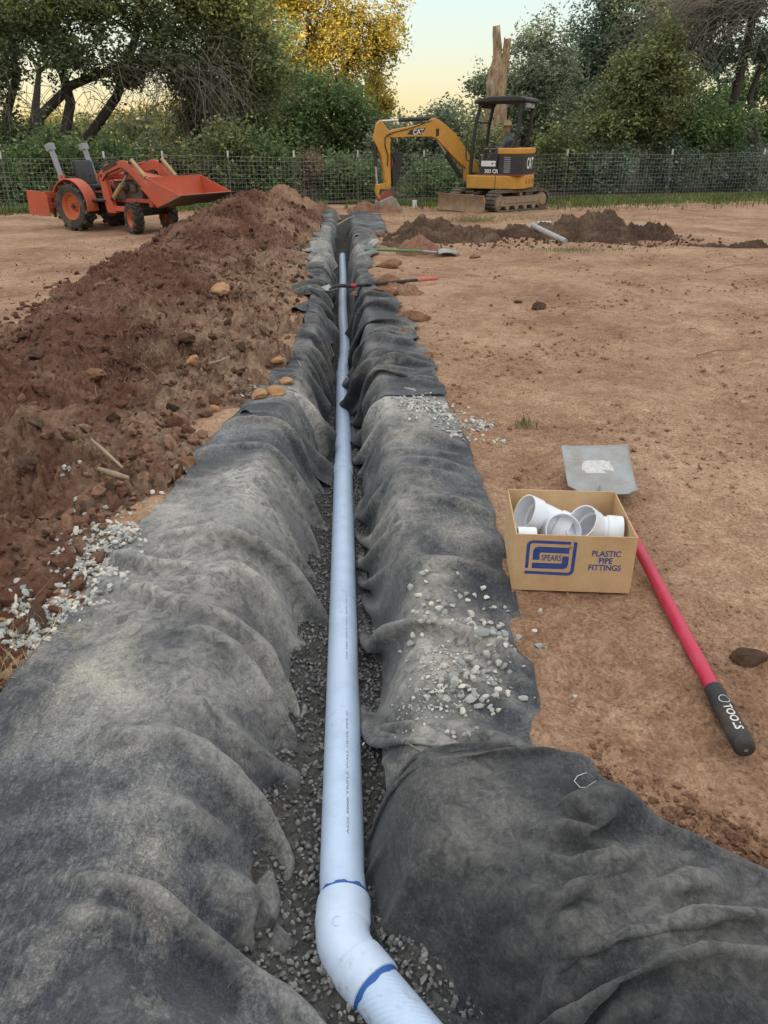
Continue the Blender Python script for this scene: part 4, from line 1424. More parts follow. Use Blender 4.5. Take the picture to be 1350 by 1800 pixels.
# ------------------------------------------------------------------ cardboard box of fittings
def cardboard():
    t = NT("cardboard")
    w = t.n('ShaderNodeTexWave', wave_type='BANDS', bands_direction='Z')
    w.inputs['Scale'].default_value = 70
    w.inputs['Distortion'].default_value = 0.6
    t.L(t.co, w.inputs['Vector'])
    n1 = t.noise(7, 6, 0.65)
    c = t.ramp(n1, [(0.3, (0.52, 0.325, 0.165)), (0.7, (0.64, 0.43, 0.24))])
    c = t.mix(c, t.ramp(t.noise(180, 3, 0.7), [(0.3, 0.82), (0.7, 1.12)]), 0.7, 'MULTIPLY')
    return t.done(c, 0.85, t.bump(w.outputs['Fac'], 0.10, 0.002), spec=0.25)
M_card = cardboard()
M_cardedge = paint("cardboard_edge", (0.60, 0.42, 0.26), amt=0.2, rough=0.9)
M_ink = paint("blue_ink", (0.026, 0.062, 0.27), (0.30, 0.22, 0.15), 0.18, 0.75, 40)
M_white = plastic("white_fitting_plastic", (0.78, 0.80, 0.84), 0.28)

BW, BD, BH, CT = 0.450, 0.41, 0.243, 0.005
fl, fr = gp(900, 1047, 0), gp(1103, 1052, 0)
box_yaw = -0.065
bax, bay = Vector((math.cos(box_yaw), math.sin(box_yaw), 0)), Vector((-math.sin(box_yaw), math.cos(box_yaw), 0))
bc = (fl + fr) / 2 + bay * (BD / 2)
box = empty("cardboard_box", (bc.x, bc.y, float(ground_z(bc.x, bc.y)) + 0.004), box_yaw)
tag(box, "open cardboard box of white pipe fittings on the bare soil", "box")
def panel(name, x0, x1, y0, y1, z0, z1, seed):
    """slightly bowed board"""
    mb = MB().box(((x0 + x1) / 2, (y0 + y1) / 2, (z0 + z1) / 2), (x1 - x0, y1 - y0, z1 - z0))
    return mb.build(name, M_card, box, bevel=0.0012)
panel("front_panel", -BW / 2, BW / 2, -BD / 2, -BD / 2 + CT, 0, BH, 1)
panel("back_panel", -BW / 2, BW / 2, BD / 2 - CT, BD / 2, 0, BH + 0.002, 2)
for sx in (-1, 1):
    a = sx * BW / 2
    panel("side_panel", min(a, a - sx * CT), max(a, a - sx * CT), -BD / 2 + CT + 0.0005, BD / 2 - CT - 0.0005, 0, BH - 0.002, 3)
panel("bottom_panel", -BW / 2 + CT, BW / 2 - CT, -BD / 2 + CT, BD / 2 - CT, 0.001, 0.006, 4)


def bz(zx, zy): return ((zx - 132) / 558 * BW - BW / 2, (840 - zy) / 265 * BH)


def stroke2(pts, w):
    """thick polyline in the (x,z) plane with mitred joints"""
    n_ = len(pts)
    P = [Vector(p) for p in pts]
    vs_, fs_ = [], []
    for i in range(n_):
        t0 = (P[i] - P[i - 1]).normalized() if i else (P[1] - P[0]).normalized()
        t1 = (P[i + 1] - P[i]).normalized() if i < n_ - 1 else t0
        nn = Vector((-(t0.y + t1.y), t0.x + t1.x))
        nn = nn.normalized() / max(0.5, math.cos(t0.angle(t1) / 2)) if nn.length > 1e-6 else Vector((-t0.y, t0.x))
        vs_ += [P[i] + nn * w / 2, P[i] - nn * w / 2]
    for i in range(n_ - 1): fs_.append((2 * i, 2 * i + 1, 2 * i + 3, 2 * i + 2))
    return vs_, fs_


def corner(a, b, c, r, k=5):
    a, b, c = Vector(a), Vector(b), Vector(c)
    p, q = b + (a - b).normalized() * r, b + (c - b).normalized() * r
    return [(1 - t) ** 2 * p + 2 * t * (1 - t) * b + t * t * q for t in [i / k for i in range(k + 1)]]
FY = -BD / 2 - 0.0008
logo = MB()
def ink(pts, w):
    v2, f2 = stroke2(pts, w)
    logo.add([(v.x, FY, v.y) for v in v2], f2)
W1 = 0.0125
V2 = lambda zx, zy: Vector(bz(zx, zy))
ink([V2(388, 610)] + corner(V2(388, 610), V2(193, 607), V2(193, 732), 0.02) + [V2(193, 732)], W1)
ink([V2(409, 604)] + corner(V2(409, 604), V2(407, 756), V2(185, 752), 0.02) + [V2(185, 752)], W1 * 1.05)
# blocky S round the name band
ink([V2(384, 645)] + corner(V2(384, 645), V2(232, 643), V2(234, 692), 0.012) + [V2(234, 692)], 0.0255)
ink([V2(370, 672)] + corner(V2(370, 672), V2(370, 719), V2(217, 719), 0.010) + [V2(217, 719)], 0.0245)
logo.build("printed_logo", M_ink, box, smooth=None)
reg = MB()
c0 = Vector(bz(388, 630))
v2, f2 = stroke2([c0 + Vector((math.cos(q), math.sin(q))) * 0.005 for q in [2 * math.pi * k / 16 for k in range(17)]], 0.0014)
reg.add([(v.x, FY, v.y) for v in v2], f2)
reg.build("registered_mark", M_ink, box, smooth=None)
def btext(name, body, zx, zy, size, bold, sx):
    c = bz(zx, zy)
    put_text(name, body, size, M_ink, box, Matrix.Translation((c[0], FY - 0.0003, c[1])) @ Matrix.Rotation(R(90), 4, 'X'), bold, sx)
btext("registered_mark", "R", 388, 630, 0.008, 0.0002, 1.0)
btext("printed_lettering", "SPEARS", 304, 682, 0.036, 0.0004, 0.66)
btext("printed_lettering", "PLASTIC", 556, 655, 0.0345, 0.0007, 0.86)
btext("printed_lettering", "PIPE", 556, 688, 0.0345, 0.0007, 0.86)
btext("printed_lettering", "FITTINGS", 556, 721, 0.0345, 0.0007, 0.86)


def hollow(path, radii, wall, n=36):
    """open-ended pipe fitting with wall thickness"""
    pts = [Vector(p) for p in path]
    mb = MB()
    up = None
    vs_, fs_ = [], []
    for i, p in enumerate(pts):
        t = (pts[min(i + 1, len(pts) - 1)] - pts[max(i - 1, 0)]).normalized()
        if up is None: up = Vector((0, 0, 1)) if abs(t.z) < 0.85 else Vector((0, 1, 0))
        a = t.cross(up).normalized(); up = a.cross(t).normalized()
        for r_ in (radii[i], radii[i] - wall):
            vs_ += [p + (a * math.cos(q) + up * math.sin(q)) * r_ for q in [2 * math.pi * k / n for k in range(n)]]
    m = len(pts)
    for i in range(m - 1):
        for k in range(n):
            k2 = (k + 1) % n
            b, c = i * 2 * n, (i + 1) * 2 * n
            fs_.append((b + k, b + k2, c + k2, c + k))
            fs_.append((b + n + k2, b + n + k, c + n + k, c + n + k2))
    for i in (0, m - 1):
        b = i * 2 * n
        for k in range(n):
            k2 = (k + 1) % n
            fs_.append((b + k, b + n + k, b + n + k2, b + k2) if i == 0 else (b + k2, b + n + k2, b + n + k, b + k))
    return mb.add(vs_, fs_)


def elbow(c, d1, d2, r, ln=0.075):
    """two socketed ends joined by a bend; d1, d2 point out of the ends"""
    c, d1, d2 = Vector(c), Vector(d1).normalized(), Vector(d2).normalized()
    p = [c + d1 * (ln + 0.055), c + d1 * (ln + 0.05), c + d1 * ln, c + d1 * (ln - 0.006)]
    rr = [r * 1.12, r * 1.12, r * 1.10, r]
    k = 6
    for i in range(k + 1):
        t = i / k
        p.append((1 - t) ** 2 * (c + d1 * (ln * 0.72)) + 2 * t * (1 - t) * c + t * t * (c + d2 * (ln * 0.72)))
        rr.append(r)
    p += [c + d2 * (ln - 0.006), c + d2 * ln, c + d2 * (ln + 0.05), c + d2 * (ln + 0.055)]
    rr += [r, r * 1.10, r * 1.12, r * 1.12]
    return hollow(p, rr, 0.005)
def in_box(mb, name, label):
    o = mb.build(name, M_white, None, smooth=40)
    o.data.transform(Matrix.Rotation(box_yaw, 4, 'Z'))
    o.location = box.location
    tag(o, label, "pipe fitting", "white fittings in the cardboard box")
in_box(elbow((-0.080, 0.07, 0.165), (-0.80, -0.22, 0.42), (0.86, -0.35, -0.30), 0.070, 0.05), "pipe_elbow", "white pipe elbow at the left of the box with its rim tilted up")
in_box(elbow((0.110, -0.02, 0.168), (-0.72, -0.35, 0.60), (0.98, -0.08, -0.06), 0.066, 0.04), "pipe_elbow", "white pipe elbow at the right of the box with a wide flared mouth")
ca, cdv = Vector((-0.025, -0.050, 0.180)), Vector((0.12, -0.80, 0.58)).normalized()
in_box(hollow([ca - cdv * 0.10, ca - cdv * 0.02, ca, ca + cdv * 0.012], [0.068, 0.068, 0.072, 0.072], 0.004), "pipe_coupling", "white pipe coupling in the middle of the box, its ring facing us")
in_box(hollow([(-0.212, -0.150, 0.200), (-0.205, -0.150, 0.200), (-0.150, -0.150, 0.200), (-0.143, -0.150, 0.200)], [0.040, 0.042, 0.042, 0.040], 0.004), "pipe_coupling", "small white coupling against the front left corner of the box")
in_box(elbow((0.0, 0.10, 0.085), (-0.9, 0.1, 0.1), (0.75, 0.5, 0.05), 0.058), "pipe_elbow", "white pipe elbow lying low at the back of the box")
in_box(elbow((0.05, -0.09, 0.085), (-0.95, -0.05, 0.0), (0.85, 0.3, 0.0), 0.058), "pipe_elbow", "white pipe elbow buried at the bottom of the box front")

# ------------------------------------------------------------------ shovels
M_steel = paint("worn_steel", (0.36, 0.37, 0.37), (0.30, 0.22, 0.15), 0.55, 0.42, 9, metal=0.55)
M_redh = paint("red_fibreglass", (0.52, 0.012, 0.065), (0.35, 0.20, 0.14), 0.25, 0.28, 12)
M_black = paint("black_rubber", (0.018, 0.018, 0.020), (0.16, 0.12, 0.09), 0.5, 0.55, 12)
M_greenh = paint("green_fibreglass", (0.07, 0.22, 0.11), (0.25, 0.18, 0.12), 0.5, 0.45, 12)
M_pinkh = paint("pale_red_grip", (0.55, 0.13, 0.12), (0.30, 0.20, 0.14), 0.4, 0.5, 12)
M_paper = paint("torn_sticker", (0.66, 0.64, 0.60), (0.35, 0.33, 0.30), 0.9, 0.8, 60)
M_letter = paint("white_lettering", (0.72, 0.72, 0.70), amt=0.2, rough=0.6)

butt = gp(1311, 1318, 0.035); sock = gp(1089, 900, 0.055)
shv = empty("shovel", tuple(butt)); shv.location.z = 0
tag(shv, "square-nosed shovel with magenta-red handle and black grip lying behind the box", "shovel")
def spart(mb, name, mat, root, **k):
    o = mb.build(name, mat, None, **k)
    o.data.transform(Matrix.Translation(-Vector(root.location)))
    o.parent = root
    return o
ax = (sock - butt).normalized()
g0 = butt + ax * 0.27
spart(MB().tube([g0 - ax * 0.005, g0 + ax * 0.3, sock - ax * 0.06, sock + ax * 0.02], [0.0235, 0.0235, 0.0225, 0.0215], 24), "handle", M_redh, shv, smooth=60)
gripo = spart(MB().tube([butt - ax * 0.003, butt + ax * 0.002, butt + ax * 0.012, butt + ax * 0.06, g0 - ax * 0.03, g0 - ax * 0.004, g0], [0.020, 0.028, 0.0315, 0.0315, 0.0285, 0.0275, 0.0238], 28), "grip", M_black, shv, smooth=50)
spart(MB().tube([butt - ax * 0.0032, butt - ax * 0.0036], [0.006, 0.0055], 12), "grip_hole", paint("hole_dust", (0.2, 0.18, 0.16)), shv)
TLb, TRb = gp(986, 785, 0.145), gp(1103, 783, 0.150)
HRb, HLb = gp(1121, 877, 0.035), gp(999, 873, 0.035)
bl = MB()
NXb, NYb = 14, 16
gridb = []
bn = (TRb - TLb).cross(HLb - TLb).normalized()
if bn.z < 0: bn = -bn
for j in range(NYb + 1):
    v = j / NYb
    row = []
    for i in range(NXb + 1):
        u = i / NXb
        p = (TLb * (1 - u) + TRb * u) * (1 - v) + (HLb * (1 - u) + HRb * u) * v
        edge = abs(2 * u - 1) ** 5
        p = p + bn * (0.028 * edge * (0.3 + 0.7 * v) + 0.030 * max(0, v - 0.85) / 0.15 * 0.6 - 0.012 * math.sin(math.pi * v))
        if v > 0.9: p = p + Vector((0, 0, 0.012 * (v - 0.9) / 0.1 * (1 if edge > 0.3 else 0.3)))
        row.append(p)
    gridb.append(row)
bl.add([p for r_ in gridb for p in r_], [(j * (NXb + 1) + i, j * (NXb + 1) + i + 1, (j + 1) * (NXb + 1) + i + 1, (j + 1) * (NXb + 1) + i) for j in range(NYb) for i in range(NXb)])
bo = spart(bl, "blade", M_steel, shv, smooth=60)
sm_ = bo.modifiers.new("thick", 'SOLIDIFY'); sm_.thickness = 0.004
heel = (HLb + HRb) / 2
spart(MB().tube([sock - ax * 0.01, sock + ax * 0.06, heel + Vector((0, 0.0, 0.02)), heel + (TLb - HLb) * 0.22 + bn * 0.010], [0.024, 0.024, 0.022, 0.006], 16), "socket", M_steel, shv, smooth=60)
# torn label on the blade
st = MB()
srr = random.Random(4)
def bpt(u, v): return (TLb * (1 - u) + TRb * u) * (1 - v) + (HLb * (1 - u) + HRb * u) * v + bn * (-0.012 * math.sin(math.pi * v) + 0.0045)
ring_ = []
for k in range(40):
    q = 2 * math.pi * k / 40
    ru, rv = math.copysign(abs(math.cos(q)) ** 0.35, math.cos(q)), math.copysign(abs(math.sin(q)) ** 0.35, math.sin(q))
    j_ = 1 - 0.22 * srr.random() ** 2 - (0.35 if 0.4 < q < 1.3 else 0)
    ring_.append(bpt(0.50 + 0.235 * ru * j_, 0.40 + 0.125 * rv * j_))
cc_ = bpt(0.49, 0.40)
st.add([cc_] + ring_, [(0, 1 + k, 1 + (k + 1) % 40) for k in range(40)])
spart(st, "torn_sticker", M_paper, shv, smooth=None)
def wrap_text(body, size, p0, axis_, rad, turn, bold, sx=1.0, name="grip_lettering"):
    me = text_mesh(body, size, bold)
    a = axis_.cross(Vector((0, 0, 1))).normalized(); u = a.cross(axis_).normalized()
    for v in me.vertices:
        q = turn - v.co.y / rad
        v.co = p0 + axis_ * (v.co.x * sx) + (a * math.sin(q) + u * math.cos(q)) * rad - Vector(shv.location)
    me.materials.clear(); me.materials.append(M_letter)
    link(name, me, shv)
wrap_text("TOOLS", 0.034, butt + ax * 0.105, -ax, 0.0322, R(8), 0.0007)
lring = MB()
a_ = (-ax).cross(Vector((0, 0, 1))).normalized(); u_ = a_.cross(-ax).normalized()
rp = butt + ax * 0.185
v2, f2 = stroke2([Vector((math.cos(q), math.sin(q))) * 0.016 for q in [2 * math.pi * k / 20 for k in range(21)]], 0.0022)
lring.add([rp + ax * v.x + (a_ * math.sin(v.y / 0.030) + u_ * math.cos(v.y / 0.030)) * 0.0303 for v in v2], f2)
spart(lring, "grip_emblem", M_letter, shv, smooth=None)


def long_shovel(name, label, tip, end, z_tip, z_end, hmat, gmat, glen, point=True, band=None, face=1):
    """blade at `tip`, handle end at `end`"""
    t3, e3 = Vector((tip.x, tip.y, z_tip)), Vector((end.x, end.y, z_end))
    L_ = (e3 - t3).length
    root = empty(name, tuple(e3)); root.location.z = 0
    tag(root, label, "shovel")
    d_ = (e3 - t3).normalized()
    sidev = d_.cross(Vector((0, 0, 1))).normalized()
    upv = sidev.cross(d_)
    neck = t3 + d_ * 0.30
    hs = t3 + d_ * 0.52
    spart(MB().tube([hs, hs + d_ * 0.3, e3 - d_ * glen], 0.019, 14), "handle", hmat, root, smooth=60)
    spart(MB().tube([e3 - d_ * glen, e3 - d_ * (glen - 0.01), e3 - d_ * 0.01, e3], [0.02, 0.023, 0.023, 0.017], 14), "grip", gmat, root, smooth=60)
    spart(MB().tube([neck - d_ * 0.04 - upv * 0.02 * face, neck + d_ * 0.03 + upv * 0.012 * face, neck + d_ * 0.12 + upv * 0.012 * face, hs + d_ * 0.02], [0.012, 0.018, 0.022, 0.022], 14), "socket", M_steel if not band else M_black, root, smooth=60)
    if band: spart(MB().tube([hs + d_ * 0.015, hs + d_ * 0.075], 0.0235, 14), "band", band, root, smooth=60)
    mb = MB()
    n1, n2 = 12, 10
    vs_ = []
    for i in range(n1 + 1):
        q = i / n1
        wd = 0.135 * (math.sin(min(1.0, q * 1.35) * math.pi / 2) if point else 1.0)
        for j in range(n2 + 1):
            s_ = (j / n2 * 2 - 1)
            vs_.append(t3 + d_ * (0.32 * q) + sidev * (wd * s_) + upv * face * (0.045 * s_ * s_ - 0.05 * math.sin(q * math.pi * 0.8)))
    mb.add(vs_, [(i * (n2 + 1) + j, i * (n2 + 1) + j + 1, (i + 1) * (n2 + 1) + j + 1, (i + 1) * (n2 + 1) + j) for i in range(n1) for j in range(n2)])
    o = spart(mb, "blade", M_steel, root, smooth=60)
    m = o.modifiers.new("thick", 'SOLIDIFY'); m.thickness = 0.004
long_shovel("shovel", "black-handled shovel with pale red grip laid across the trench over the pipe", gp(541, 511, 0.05), gp(769, 492, 0.05), 0.06, 0.07, M_black, M_pinkh, 0.28, True, paint("red_band", (0.5, 0.02, 0.03), amt=0.2))
long_shovel("shovel", "green-handled shovel half under soil right of the far trench", gp(806, 446, 0.03), gp(640, 441, 0.08), 0.05, 0.10, M_greenh, M_greenh, 0.2, True, None, -1)

# ------------------------------------------------------------------ small litter
M_stick = paint("dry_stick", (0.36, 0.27, 0.18), (0.16, 0.10, 0.07), 0.6, 0.9, 20)
M_scrap = paint("grey_pipe_scrap", (0.40, 0.40, 0.40), (0.2, 0.14, 0.10), 0.5, 0.5, 8)
def stick(name, label, cat, pts, r, mat, n=8):
    c = Vector(pts[0])
    mb = MB().tube([Vector(p) - c for p in pts], r, n)
    o = mb.build(name, mat, None, smooth=60)
    o.location = c
    tag(o, label, cat)
    return o
def hpx(px, py, dz=0.01): return on_heap(px, py) + Vector((0, 0, dz))
stick("stick", "short pale stick on the red soil at the near foot of the heap", "stick", [hpx(164, 785, 0.03), hpx(185, 806, 0.03), hpx(218, 836, 0.03)], [0.007, 0.009, 0.006], M_stick)
stick("stick", "weathered brown root lying beside the heap foot above the gravel", "stick", [hpx(175, 833, 0.02), hpx(205, 845, 0.02), hpx(228, 850, 0.02)], [0.012, 0.016, 0.010], M_stick)
stick("stick", "thin pale stick on the tan clods near the orange rocks", "stick", [hpx(368, 650, 0.03), hpx(390, 645, 0.04), hpx(404, 638, 0.04)], 0.007, M_stick)
stick("stick", "bleached stick laid over the far end of the trench", "stick", [gp(588, 398, 0.0), gp(605, 388, 0.05), gp(622, 379, 0.08)], [0.018, 0.016, 0.010], M_stick)
stick("stick", "dark bent root lying on the yard left of the heap", "stick", [gp(92, 527, 0.06), gp(108, 541, 0.02), gp(135, 530, 0.03), gp(163, 521, 0.04)], [0.02, 0.035, 0.03, 0.02], paint("dark_root", (0.05, 0.045, 0.042), amt=0.4))
stick("pipe_scrap", "grey pipe poking out of the broad dark soil mound", "pipe", [gy(936, 396, 14.5), gy(962, 409, 14.1), gy(994, 424, 13.7)], 0.045, M_scrap, 14)
stick("pipe_scrap", "pale plastic scrap lying behind the grey pipe in the mound", "scrap", [gy(944, 394, 14.8), gy(968, 391, 14.9)], [0.05, 0.03], paint("white_scrap", (0.6, 0.58, 0.55)), 6)
stick("pipe_scrap", "grey block of scrap on the edge of the far right cloth", "scrap", [gp(651, 432, 0.10), gp(661, 424, 0.10)], 0.055, M_scrap, 5)
for k, (a, b, lab) in enumerate([((1240, 478), (1345, 462), "long thin twig at the right edge of the yard"), ((1212, 577), (1238, 588), "short brown stick near the scuffed track on the right"), ((1225, 624), (1300, 617), "thin pale twig lying across the scuffed track"), ((1215, 910), (1240, 900), "little pale straw on the soil right of the red shovel")]):
    p_, q_ = gp(*a, 0.012), gp(*b, 0.012)
    m_ = (p_ + q_) / 2 + Vector((0, 0.03, 0.02))
    stick("twig", lab, "twig", [p_, m_, q_], [0.010, 0.008, 0.004] if k < 3 else 0.002, M_stick, 6)
zF = top_z(QF)
def fz(px, py):
    w = gp(px, py, 0.07)
    return Vector((w.x, w.y, zF(w.x, w.y) + 0.004))
stick("string", "loose pale thread curled on the foreground cloth", "thread", [fz(a, b) for a, b in ((1032, 1351), (1016, 1358), (1010, 1368), (1020, 1380), (1030, 1388), (1044, 1392))], 0.0012, M_paper, 5)
stick("white_marker", "small white plastic marker standing in the grass near the excavator bucket", "marker", [gy(729, 366, 21.2), gy(729, 352, 21.2)], 0.06, M_letter, 10)
# ------------------------------------------------------------------ tractor
M_orange = paint("tractor_orange", (0.55, 0.085, 0.035), (0.27, 0.15, 0.10), 0.62, 0.42, 5)
M_orange2 = paint("rim_orange", (0.56, 0.115, 0.030), (0.25, 0.15, 0.09), 0.5, 0.5, 9)
M_tyre = paint("tyre_rubber", (0.030, 0.029, 0.028), (0.22, 0.155, 0.105), 0.75, 0.85, 7)
M_dark = paint("dark_machine_metal", (0.030, 0.030, 0.031), (0.15, 0.10, 0.07), 0.5, 0.6, 9)
M_grey = paint("grey_roll_bar", (0.30, 0.31, 0.33), (0.16, 0.12, 0.09), 0.4, 0.5, 9)
M_seat = paint("black_vinyl", (0.020, 0.021, 0.023), (0.10, 0.08, 0.07), 0.3, 0.42, 6)
M_gold = paint("plated_cylinder", (0.48, 0.30, 0.15), (0.20, 0.13, 0.08), 0.4, 0.4, 9, metal=0.3)
M_engine = paint("engine_grime", (0.115, 0.10, 0.085), (0.26, 0.17, 0.11), 0.8, 0.75, 14)
M_bucket_steel = paint("scoured_bucket_steel", (0.20, 0.165, 0.135), (0.28, 0.19, 0.13), 0.6, 0.6, 8, metal=0.2)


def wheel(root, name, c, rad, wid, lug, rimc, steer=0.0, label=None):
    """tyre with lugs, rim, hub; axle along y; outer face towards -y for c.y<0"""
    o = -1 if c[1] < 0 else 1
    Mx = Matrix.Translation(c) @ Matrix.Rotation(steer, 4, 'Z')
    w2 = wid / 2
    ri = rad * 0.56
    t = MB()
    ro = rad * 0.93
    t.lathe([(ri, -w2 * .8), (ri + (ro - ri) * .35, -w2 * .98), (ro - .05 * rad, -w2), (ro, -w2 * .86), (ro * 1.005, 0), (ro, w2 * .86), (ro - .05 * rad, w2), (ri + (ro - ri) * .35, w2 * .98), (ri, w2 * .8), (ri * .97, 0)], (0, 0, 0), 'y', 36, closed=True)
    for k in range(lug):
        for sgn in (-1, 1):
            a = 2 * math.pi * (k + (0.5 if sgn > 0 else 0)) / lug
            bx_ = MB()
            q = 2 * math.pi / lug * 0.34 * rad
            bx_.prism([(-q * .55, 0), (q * .55, 0), (q * .42, rad * .105), (-q * .42, rad * .105)], 0.0, w2 * 1.03)
            if sgn < 0: bx_.xform(Matrix.Scale(-1, 4, (0, 1, 0)))
            bx_.xform(Matrix.Rotation(a, 4, 'Y') @ Matrix.Translation((0, 0, ro * .985)) @ Matrix.Rotation(sgn * 0.5, 4, 'Z'))
            t.add(bx_.v, bx_.f)
    t.xform(Mx)
    wo = t.build(name, M_tyre, root, smooth=35)
    rm = MB()
    f_ = o
    prof = [(ri * 1.03, f_ * w2 * .80), (ri * .99, f_ * w2 * .84), (ri * .90, f_ * w2 * .62), (ri * .80, f_ * w2 * .25), (ri * .42, f_ * w2 * .12), (ri * .36, f_ * w2 * .30), (0.001, f_ * w2 * .30)]
    rm.lathe(prof, (0, 0, 0), 'y', 28)
    rm.lathe([(ri * 1.0, -f_ * w2 * .8), (ri * .95, -f_ * w2 * .2), (0.001, -f_ * w2 * .1)], (0, 0, 0), 'y', 28)
    rm.xform(Mx)
    rm.build("rim", rimc, wo, smooth=40)
    hb = MB()
    for k in range(6):
        a = 2 * math.pi * k / 6
        hb.lathe([(0.012, f_ * w2 * .28), (0.012, f_ * w2 * .38), (0.001, f_ * w2 * .38)], (ri * .27 * math.cos(a), 0, ri * .27 * math.sin(a)), 'y', 8)
    hb.lathe([(ri * .15, f_ * w2 * .28), (ri * .15, f_ * w2 * .55), (0.001, f_ * w2 * .55)], (0, 0, 0), 'y', 14)
    hb.xform(Mx)
    hb.build("hub", M_dark, wo, smooth=40)
    return wo


rr0 = gp(140, 403, 0)
th = R(-30)
hv_, nv_ = Vector((math.cos(th), math.sin(th), 0)), Vector((-math.sin(th), math.cos(th), 0))
tr_c = rr0 + nv_ * 0.48
tractor = empty("tractor", (tr_c.x, tr_c.y, -0.01), th)
tag(tractor, "orange compact tractor with front loader and folded roll bar parked by the fence", "tractor")
T = tractor
wheel(T, "rear_wheel", (0, -0.48, 0.43), 0.43, 0.29, 13, M_orange2)
wheel(T, "rear_wheel", (0, 0.48, 0.43), 0.43, 0.29, 13, M_orange2)
wheel(T, "front_wheel", (1.5, -0.44, 0.275), 0.275, 0.20, 15, M_orange2, R(-24))
wheel(T, "front_wheel", (1.5, 0.44, 0.275), 0.275, 0.20, 15, M_orange2, R(-24))
MB().lathe([(0.11, -0.36), (0.11, 0.36)], (0, 0, 0.43), 'y', 16).box((0, 0, 0.46), (0.42, 0.34, 0.36)).box((0.55, 0, 0.47), (0.9, 0.28, 0.26)).build("transmission", M_dark, T, bevel=0.02)
MB().box((1.5, 0, 0.36), (0.16, 0.70, 0.12)).box((1.5, 0, 0.45), (0.22, 0.20, 0.2)).build("front_axle", M_dark, T, bevel=0.015)
MB().box((1.15, 0, 0.72), (0.72, 0.34, 0.34)).box((1.0, -0.2, 0.66), (0.24, 0.1, 0.2)).box((1.32, -0.19, 0.78), (0.16, 0.08, 0.14)).lathe([(0.07, 0), (0.07, 0.1), (0.001, 0.1)], (1.1, -0.24, 0.8), 'x', 12).build("engine", M_engine, T, bevel=0.015)
MB().box((1.25, 0, 0.56), (1.0, 0.46, 0.07)).box((1.78, 0, 0.60), (0.10, 0.52, 0.28)).build("frame_rail", M_orange, T, bevel=0.01)
hood = MB().prism([(0.72, 0.92), (0.72, 1.06), (1.3, 1.03), (1.72, 0.97), (1.80, 0.88), (1.80, 0.66), (1.70, 0.66), (1.68, 0.86), (1.3, 0.92)], -0.25, 0.25).build("hood", M_orange, T, bevel=0.03)
MB().box((1.806, 0, 0.80), (0.015, 0.36, 0.16)).build("grille", M_dark, hood)
for sy in (-0.15, 0.15):
    MB().lathe([(0.05, 0.0), (0.05, 0.012), (0.001, 0.018)], (1.806, sy, 0.92), 'x', 14).build("headlight", M_letter, hood)
MB().box((0.66, 0, 1.00), (0.16, 0.44, 0.18)).build("dashboard", M_dark, T, bevel=0.03)
sw = MB()
cS, nS = Vector((0.46, 0, 1.17)), Vector((-0.5, 0, 0.86)).normalized()
uS = nS.cross(Vector((0, 1, 0))).normalized()
sw.tube([cS + (Vector((0, 1, 0)) * math.cos(q) + uS * math.sin(q)) * 0.185 for q in [2 * math.pi * k / 28 for k in range(29)]], 0.014, 8, cap=False)
for q in (0.5, 2.6, 4.7): sw.tube([cS - nS * 0.03, cS + (Vector((0, 1, 0)) * math.cos(q) + uS * math.sin(q)) * 0.18], 0.010, 6)
sw.tube([cS - nS * 0.02, cS - nS * 0.30], 0.022, 10)
sw.build("steering_wheel", M_seat, T, smooth=50)
seat = MB().prism([(-0.20, 0.72), (0.25, 0.70), (0.30, 0.75), (0.27, 0.82), (-0.05, 0.80), (-0.20, 0.84)], -0.24, 0.24).build("seat", M_seat, T, bevel=0.03, seg=3)
MB().prism([(-0.19, 0.80), (-0.09, 0.80), (-0.16, 1.19), (-0.20, 1.24), (-0.25, 1.22)], -0.22, 0.22).build("backrest", M_seat, T, bevel=0.035, seg=3)
MB().box((0.48, 0, 0.555), (0.62, 0.98, 0.035)).box((0.22, -0.32, 0.64), (0.22, 0.16, 0.2)).box((0.22, 0.32, 0.64), (0.22, 0.16, 0.2)).build("footboard", M_dark, T, bevel=0.01)
